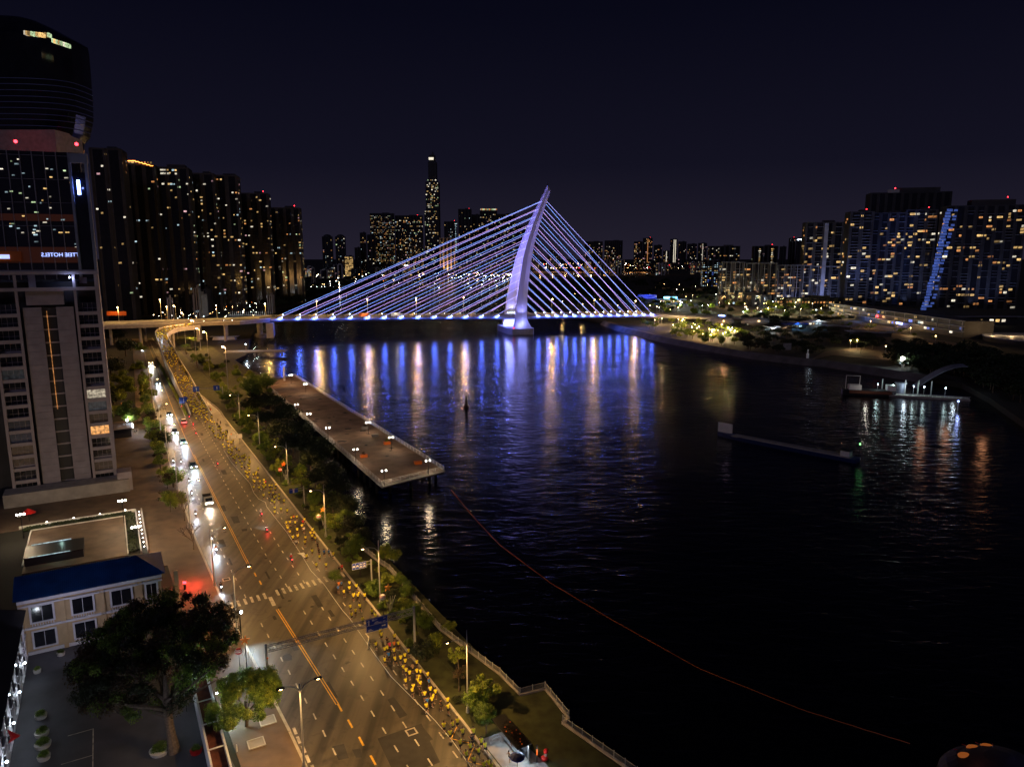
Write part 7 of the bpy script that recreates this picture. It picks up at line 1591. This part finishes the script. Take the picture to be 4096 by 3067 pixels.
R7 = PX([(30,180),(70,175),(128,175),(5,270),(47,305),(87,270),(15,340),(190,310),(110,380),(222,350),(258,480),(272,515),(385,525),(225,595),(322,560,'dark'),(345,605,'pink'),(383,590,'orange'),(420,590),(300,640),(325,625),(383,650),(335,690,'blue'),(302,730),(392,725),(438,715),(475,690),(477,740),(510,655),(578,750),(465,795),(485,820),(515,845),(543,790,'tan'),(580,830),(610,830),(672,855),(590,880),(483,910),(590,905),(610,935),(685,915,'blue'),(545,960),(540,990),(610,975,'dark'),(695,985),(645,1025),(740,1005),(720,1045),(710,1075),(668,1085,'blue'),(662,1130),(790,1105,'dark'),(845,1080),(850,1140),(930,1260),(890,1285),(812,1300),(865,1365),(975,1350),(1068,1350),(1060,1415,'dark'),(955,1445),(1040,1480),(1135,1435),(1170,1475),(1008,1540),(1113,1515),(1073,1590),(1160,1640),(1197,1620),(1220,1650)], 1400, 2300, 2.16)
R8 = PX([(590,25),(615,45),(640,78),(662,70),(700,75),(735,70),(752,68),(772,60),(675,140),(740,150),(822,125),(735,185),(770,190,'dark'),(805,165),(822,200),(918,205),(778,240),(820,240),(867,268),(805,300),(915,310),(938,345),(1000,350,'pink'),(930,415),(980,412),(1000,390),(1072,395),(1113,380),(1058,430),(1107,425),(1075,505,'dark'),(1097,525),(1152,495),(1145,535),(1073,560),(1097,575),(1203,560),(1105,635),(1172,650),(1103,685),(1238,670),(1285,745),(1310,735,'orange'),(1345,735),(1232,800),(1270,795),(1327,795),(1428,765),(1413,790,'red'),(1243,840),(1245,860),(1402,835),(1270,900),(1350,880),(1423,870,'white'),(1515,880),(1497,915),(1535,915),(1303,965),(1355,950),(1442,965),(1515,950),(1550,970),(1337,1010,'white'),(1435,1015),(1577,1040,'dark'),(1515,1110),(1590,1110,'dark'),(1648,1125,'blue'),(1700,1120,'blue'),(1452,1170),(1595,1175),(1748,1150),(1562,1265),(1668,1265),(1813,1310,'dark'),(1843,1290,'red'),(1838,1470,'blue'),(1808,1480,'orange'),(1802,1520,'blue'),(1928,1465),(1925,1520),(2003,1500),(1867,1560),(1973,1600),(2025,1590),(2093,1595)], 700, 1800, 2.76)
R6 = PX([(375,240),(405,240),(450,225),(490,225),(512,260),(535,275),(465,285),(485,280),(475,300),(415,312),(520,315),(450,315),(495,365),(498,398),(550,385,'dark'),(575,400),(525,430),(470,440),(575,440),(625,425),(630,475),(608,525),(635,535),(632,560),(655,480),(690,455,'dark'),(715,480,'dark'),(680,490,'dark'),(705,520,'dark'),(690,545),(712,545),(718,570),(660,618),(690,630),(712,640),(745,620),(735,590),(770,635),(750,590),(790,680),(740,705),(830,685),(757,730),(800,755),(835,745),(865,730),(878,750,'blue'),(905,760),(800,790),(785,570,'dark'),(827,605,'orange')], 600, 1500, 2.538)
allr = []
for x, y, c in R7 + R8 + R6:
    p = U(x, y, 1.15); allr.append((p.x, p.y, c))
ZN = [(-40, 0, 'beside the bus shelter'), (0, 9, 'just above the bus shelter'), (9, 17, 'packed below the big blue sign'), (17, 27, 'around the big blue sign'), (27, 40, 'passing the orange star ornament'), (40, 50, 'crossing or nearing the zebra crossing'), (50, 66, 'just beyond the zebra crossing'), (66, 82, 'by the second star ornament'), (82, 100, 'beside the small blue sign'), (100, 128, 'above the small blue sign'), (128, 160, 'in the pack by the pale lit boards'), (160, 188, 'before the ramp split'), (188, 220, 'at the mouth of the ramp')]
rx_ = random.Random(31)
for _ in range(52):
    s_ = rx_.uniform(96, 207); p = RD(s_, -rx_.uniform(2.2, 6.0) - max(0, (s_ - 150) * .035)); allr.append((p.x, p.y, 'yellow'))
allr.sort(key=lambda e_: SN((e_[0], e_[1], 0))[0])
cnt = {}; ORD = ['first', 'second', 'third', 'fourth', 'fifth', 'sixth', 'seventh', 'eighth', 'ninth', 'tenth', 'eleventh', 'twelfth', 'thirteenth', 'fourteenth', 'fifteenth', 'sixteenth', 'seventeenth', 'eighteenth', 'nineteenth', 'twentieth'] + ['%dth' % i for i in range(21, 60)]
DESC = {'yellow': 'yellow shirt', 'blue': 'blue shirt', 'dark': 'black shirt', 'pink': 'pink shirt', 'orange': 'orange shirt', 'white': 'white shirt', 'red': 'red shirt', 'tan': 'tan shirt'}
NR = 0
for x, y, c in allr:
    s_, n_ = SN((x, y, 0)); z_ = next((t_ for a_, b_, t_ in ZN if a_ <= s_ < b_), ZN[-1][2]); k = (z_, c); cnt[k] = cnt.get(k, 0) + 1
    lb_ = '%s %s runner from the near end, %s' % (ORD[cnt[k] - 1], DESC[c], z_)
    runner((x, y, .015), TH + rnd.uniform(-.35, .35), c, lb_, 'runners on the road', far=s_ > 150); NR += 1
# runners on the ramp
RC = []
def ramp_point(f, u):
    n = len(rL) - 1; f = min(f, .999) * n; i = int(f); g = f - i
    return rL[i].lerp(rL[i + 1], g).lerp(rR[i].lerp(rR[i + 1], g), u)
nind = 0; rest = []
rr2 = random.Random(4); tries = []
for f0, f1, n in ((.0, .10, 40), (.10, .24, 78), (.24, .34, 30), (.34, .42, 60), (.42, .54, 34), (.54, .66, 24), (.66, .78, 20), (.78, 1.0, 30)):
    for _ in range(n): tries.append((rr2.uniform(f0, f1), rr2.uniform(.08, .92)))
tries.sort()
for f, u in tries:
    p = ramp_point(f, u); nx_ = ramp_point(f + .01, u); d = nx_ - p; rz = math.atan2(-d.x, d.y)
    if NR < 298:
        runner((p.x, p.y, p.z + .01), rz + rr2.uniform(-.3, .3), 'dark' if rr2.random() < .05 else 'yellow', 'tiny yellow clad runner in the stream climbing the curved ramp' , 'runners climbing the ramp', True); NR += 1
    else: rest.append((p, rz))
if rest:
    q = MB()
    for p, rz in rest:
        b_ = rr2.choice(POSE); Mx = Matrix.Translation(p) @ Matrix.Rotation(rz, 4, 'Z')
        for me, k in ((b_[0], 'skin'), (b_[1]['yellow'], SH_['yellow']), (b_[2], 'shorts'), (b_[3], 'hair')):
            q.mt(k); q.add([Mx @ v.co for v in me.vertices], [tuple(pl.vertices) for pl in me.polygons])
    tag(q.build('crowd'), 'farthest uncounted runners where the ramp joins the bridge', 'crowd', kind='stuff')
# onlookers
for (x, y), c, lb_ in (((540, 1738), 'dark', 'dark clad person standing on the forecourt near the kiosk'), ((548, 1734), 'dark', 'dark clad person standing behind the other on the forecourt'), ((2040, 3050), 'tan', 'person in tan standing under the shelter edge by the umbrella'), ((2045, 2990), 'white', 'person in white sitting crowd at the bus shelter')):
    lb_ = lb_.replace('sitting crowd at', 'standing at the front of'); T = runner(U(x, y, .15), rnd.uniform(0, 6), c, lb_, None); 
# motorbikes
Jr = skel(0, .05, sit=True); rb_ = sk(Jr, list(Jr), ED, 1.0, 'skin', 'body')
JT = dict(Jr)
for n in 'LR': JT['us' + n] = tuple(Jr['sh' + n][i] * .2 + Jr['el' + n][i] * .8 for i in range(3))
RT_ = sk(JT, ['pel', 'bel', 'che', 'shL', 'shR', 'usL', 'usR'], [('pel', 'bel'), ('bel', 'che'), ('che', 'shL'), ('che', 'shR'), ('shL', 'usL'), ('shR', 'usR')], 1.22, SH_['dark'], 'jacket')
RTR = {c: RT_.copy() for c in ('dark', 'red', 'white', 'orange', 'tan')}
for c, m2 in RTR.items(): m2.materials.clear(); m2.materials.append(M[SH_[c]])
RTL = sk(Jr, ['pel', 'hpL', 'hpR', 'knL', 'knR', 'anL', 'anR'], [('pel', 'hpL'), ('pel', 'hpR'), ('hpL', 'knL'), ('hpR', 'knR'), ('knL', 'anL'), ('knR', 'anR')], 1.22, 'shorts', 'trousers')
h = Jr['hed']; HLM = {}
for c in ('white', 'black', 'red'): q = MB().mt(c if c != 'black' else 'car_dark'); q.ball((0, h[1], h[2] + .02), .14, 12, 8); HLM[c] = q.mesh('helmet')
def bike(base, rz, label, rlabel, c='dark', hc='black', away=False, power=900, warm=False):
    T = thing('motorbike', label, 'motorbike', base, rz, 'motorbikes on the road')
    for y in (-.58, .62): q = MB().mt('tyre'); q.tube([(-.05, y, .28), (.05, y, .28)], .28, 14); q.build('wheel', T)
    q = MB().mt('car_dark'); q.tube([(0, -.6, .45), (0, -.2, .55), (0, .3, .68), (0, .55, .95)], [.10, .15, .11, .07], 8); q.tube([(0, .62, .30), (0, .52, .98)], .03, 6); q.tube([(-.32, .45, 1.0), (0, .52, .98), (.32, .45, 1.0)], .02, 6); q.build('body', T)
    q = MB().mt('black'); q.box((0, -.25, .74), (.24, .66, .10)); q.build('seat', T)
    q = MB().mt('head'); q.ball((0, .68, .86), .09 if not away else .06, 8, 6); q.build('headlight', T)
    q = MB().mt('tail'); q.ball((0, -.66, .66), .10 if away else .05, 8, 6); q.build('taillight', T)
    cc = (1, .8, .55) if warm else (.72, .86, 1.0)
    light('SPOT', (0, .82, .86), power * (.2 if away else .5), cc, T, .08, 90, (0, 1, -.18), .7)
    if away: light('POINT', (0, -.95, .6), 18 if power < 1500 else 90, (1, .03, .03), T, .08)
    P = thing('person', rlabel, 'person', base, rz, 'motorbike riders'); ob('body', rb_, P); ob('jacket', RTR[c], P); ob('trousers', RTL, P); ob('helmet', HLM[hc], P)
BK_ = [((621, 1578), 0, 'dark', 'black', 'far up the wet lanes left of the ramp hedge', 700, False), ((693, 1852), 0, 'dark', 'black', 'hidden by the kerb tree, nearest the kerb', 900, False), ((724, 1855), 0, 'dark', 'black', 'left of the black car with yellow plate', 900, False), ((756, 1932), 0, 'dark', 'black', 'upper of the pair between the black car and the truck', 900, False),
       ((767, 1982), 0, 'dark', 'black', 'lower of the pair left of the truck', 900, False), ((783, 2065), 0, 'dark', 'black', 'below the truck by the kerb', 900, False), ((848, 2165), 0, 'dark', 'black', 'with a box on its back above the kerb lamp', 1300, False), ((864, 2208), 0, 'orange', 'black', 'whose rider wears an orange top, by the lamp post', 1500, False), ((884, 2358), 0, 'dark', 'black', 'waiting at the left end of the zebra crossing', 700, False),
       ((718, 1612), 1, 'orange', 'white', 'driving away with an orange shirt rider near the hedge', 500, False), ((727, 1630), 1, 'white', 'white', 'driving away with a white clad rider near the hedge tip', 500, False), ((757, 1672), 1, 'dark', 'black', 'driving away just past the hedge tip', 500, False), ((773, 1704), 1, 'red', 'black', 'with a bright red tail light beside the white car', 2000, False), ((784, 1738), 1, 'tan', 'white', 'driving away above the double yellow line', 500, False),
       ((870, 1860), 1, 'tan', 'white', 'alone in the middle of the empty lanes', 500, False), ((1045, 2062), 1, 'white', 'white', 'with a white glow, in the middle lanes', 900, False), ((1067, 2125), 1, 'dark', 'black', 'with a strong red tail light above the zebra crossing', 5000, False), ((1166, 2245), 1, 'red', 'white', 'with a red jacket rider right above the zebra crossing', 500, False)]
for (x, y), aw, c, hc, ds_, pw, wm in BK_:
    bike(U(x, y, .02), TH + (PI if not aw else 0), 'motorbike ' + ds_, '%s rider of motorbike %s' % (DESC[c].replace(' shirt', ' clad'), ds_), c, hc, bool(aw), pw)
# traffic on the bridge and viaduct: vans and an orange container truck
for t_, u_, k, lb_ in ((-118, 8, 'orange', 'truck with a bright orange load on the bridge deck'), (-94, 8, 'car_white', 'white and pink lit van behind the orange truck on the bridge')):
    p = BP(t_, u_) + Vector((0, 0, .02)); T = thing('truck', lb_, 'truck', p, math.atan2(BA.y, BA.x), 'vehicles on the bridge'); q = MB().mt(k); q.box((0, 0, 1.9), (7, 2.3, 2.6)); q.build('box_body', T); q = MB().mt('car_white'); q.box((4.4, 0, 1.5), (1.6, 2.2, 2.0), 0, (1.2, 2.0)); q.build('cab', T)
    for x in (-2.4, 2.2, 4.4):
        for y in (-1.0, 1.0): q = MB().mt('tyre'); q.tube([(x, y - .12, .45), (x, y + .12, .45)], .45, 12); q.build('wheel', T)
    light('POINT', (0, -4, 3), 500, (1, .8, .6), T, .3)
for i, px in enumerate((865, 905, 965, 1000)):
    p = UD(px, 1280, 530); p.y = interp([(q_.x, q_.y) for q_ in ln], p.x) + 8; p.z = 13.1
    bike(p, PI / 2 if i % 2 else -PI / 2, ['dark motorbike on the viaduct right of the lamp', 'motorbike in the middle of the viaduct', 'third motorbike along the viaduct toward the bridge', 'last motorbike before the stay cables'][i], ['rider on the leftmost viaduct motorbike', 'rider on the middle viaduct motorbike', 'rider on the third viaduct motorbike', 'rider on the motorbike nearest the stay cables'][i], 'dark', 'black', False, 500)
for x in (640, 690): light('POINT', U(x, 1318, 15) , 1500, COOL, None, .2, name='ramp_light')
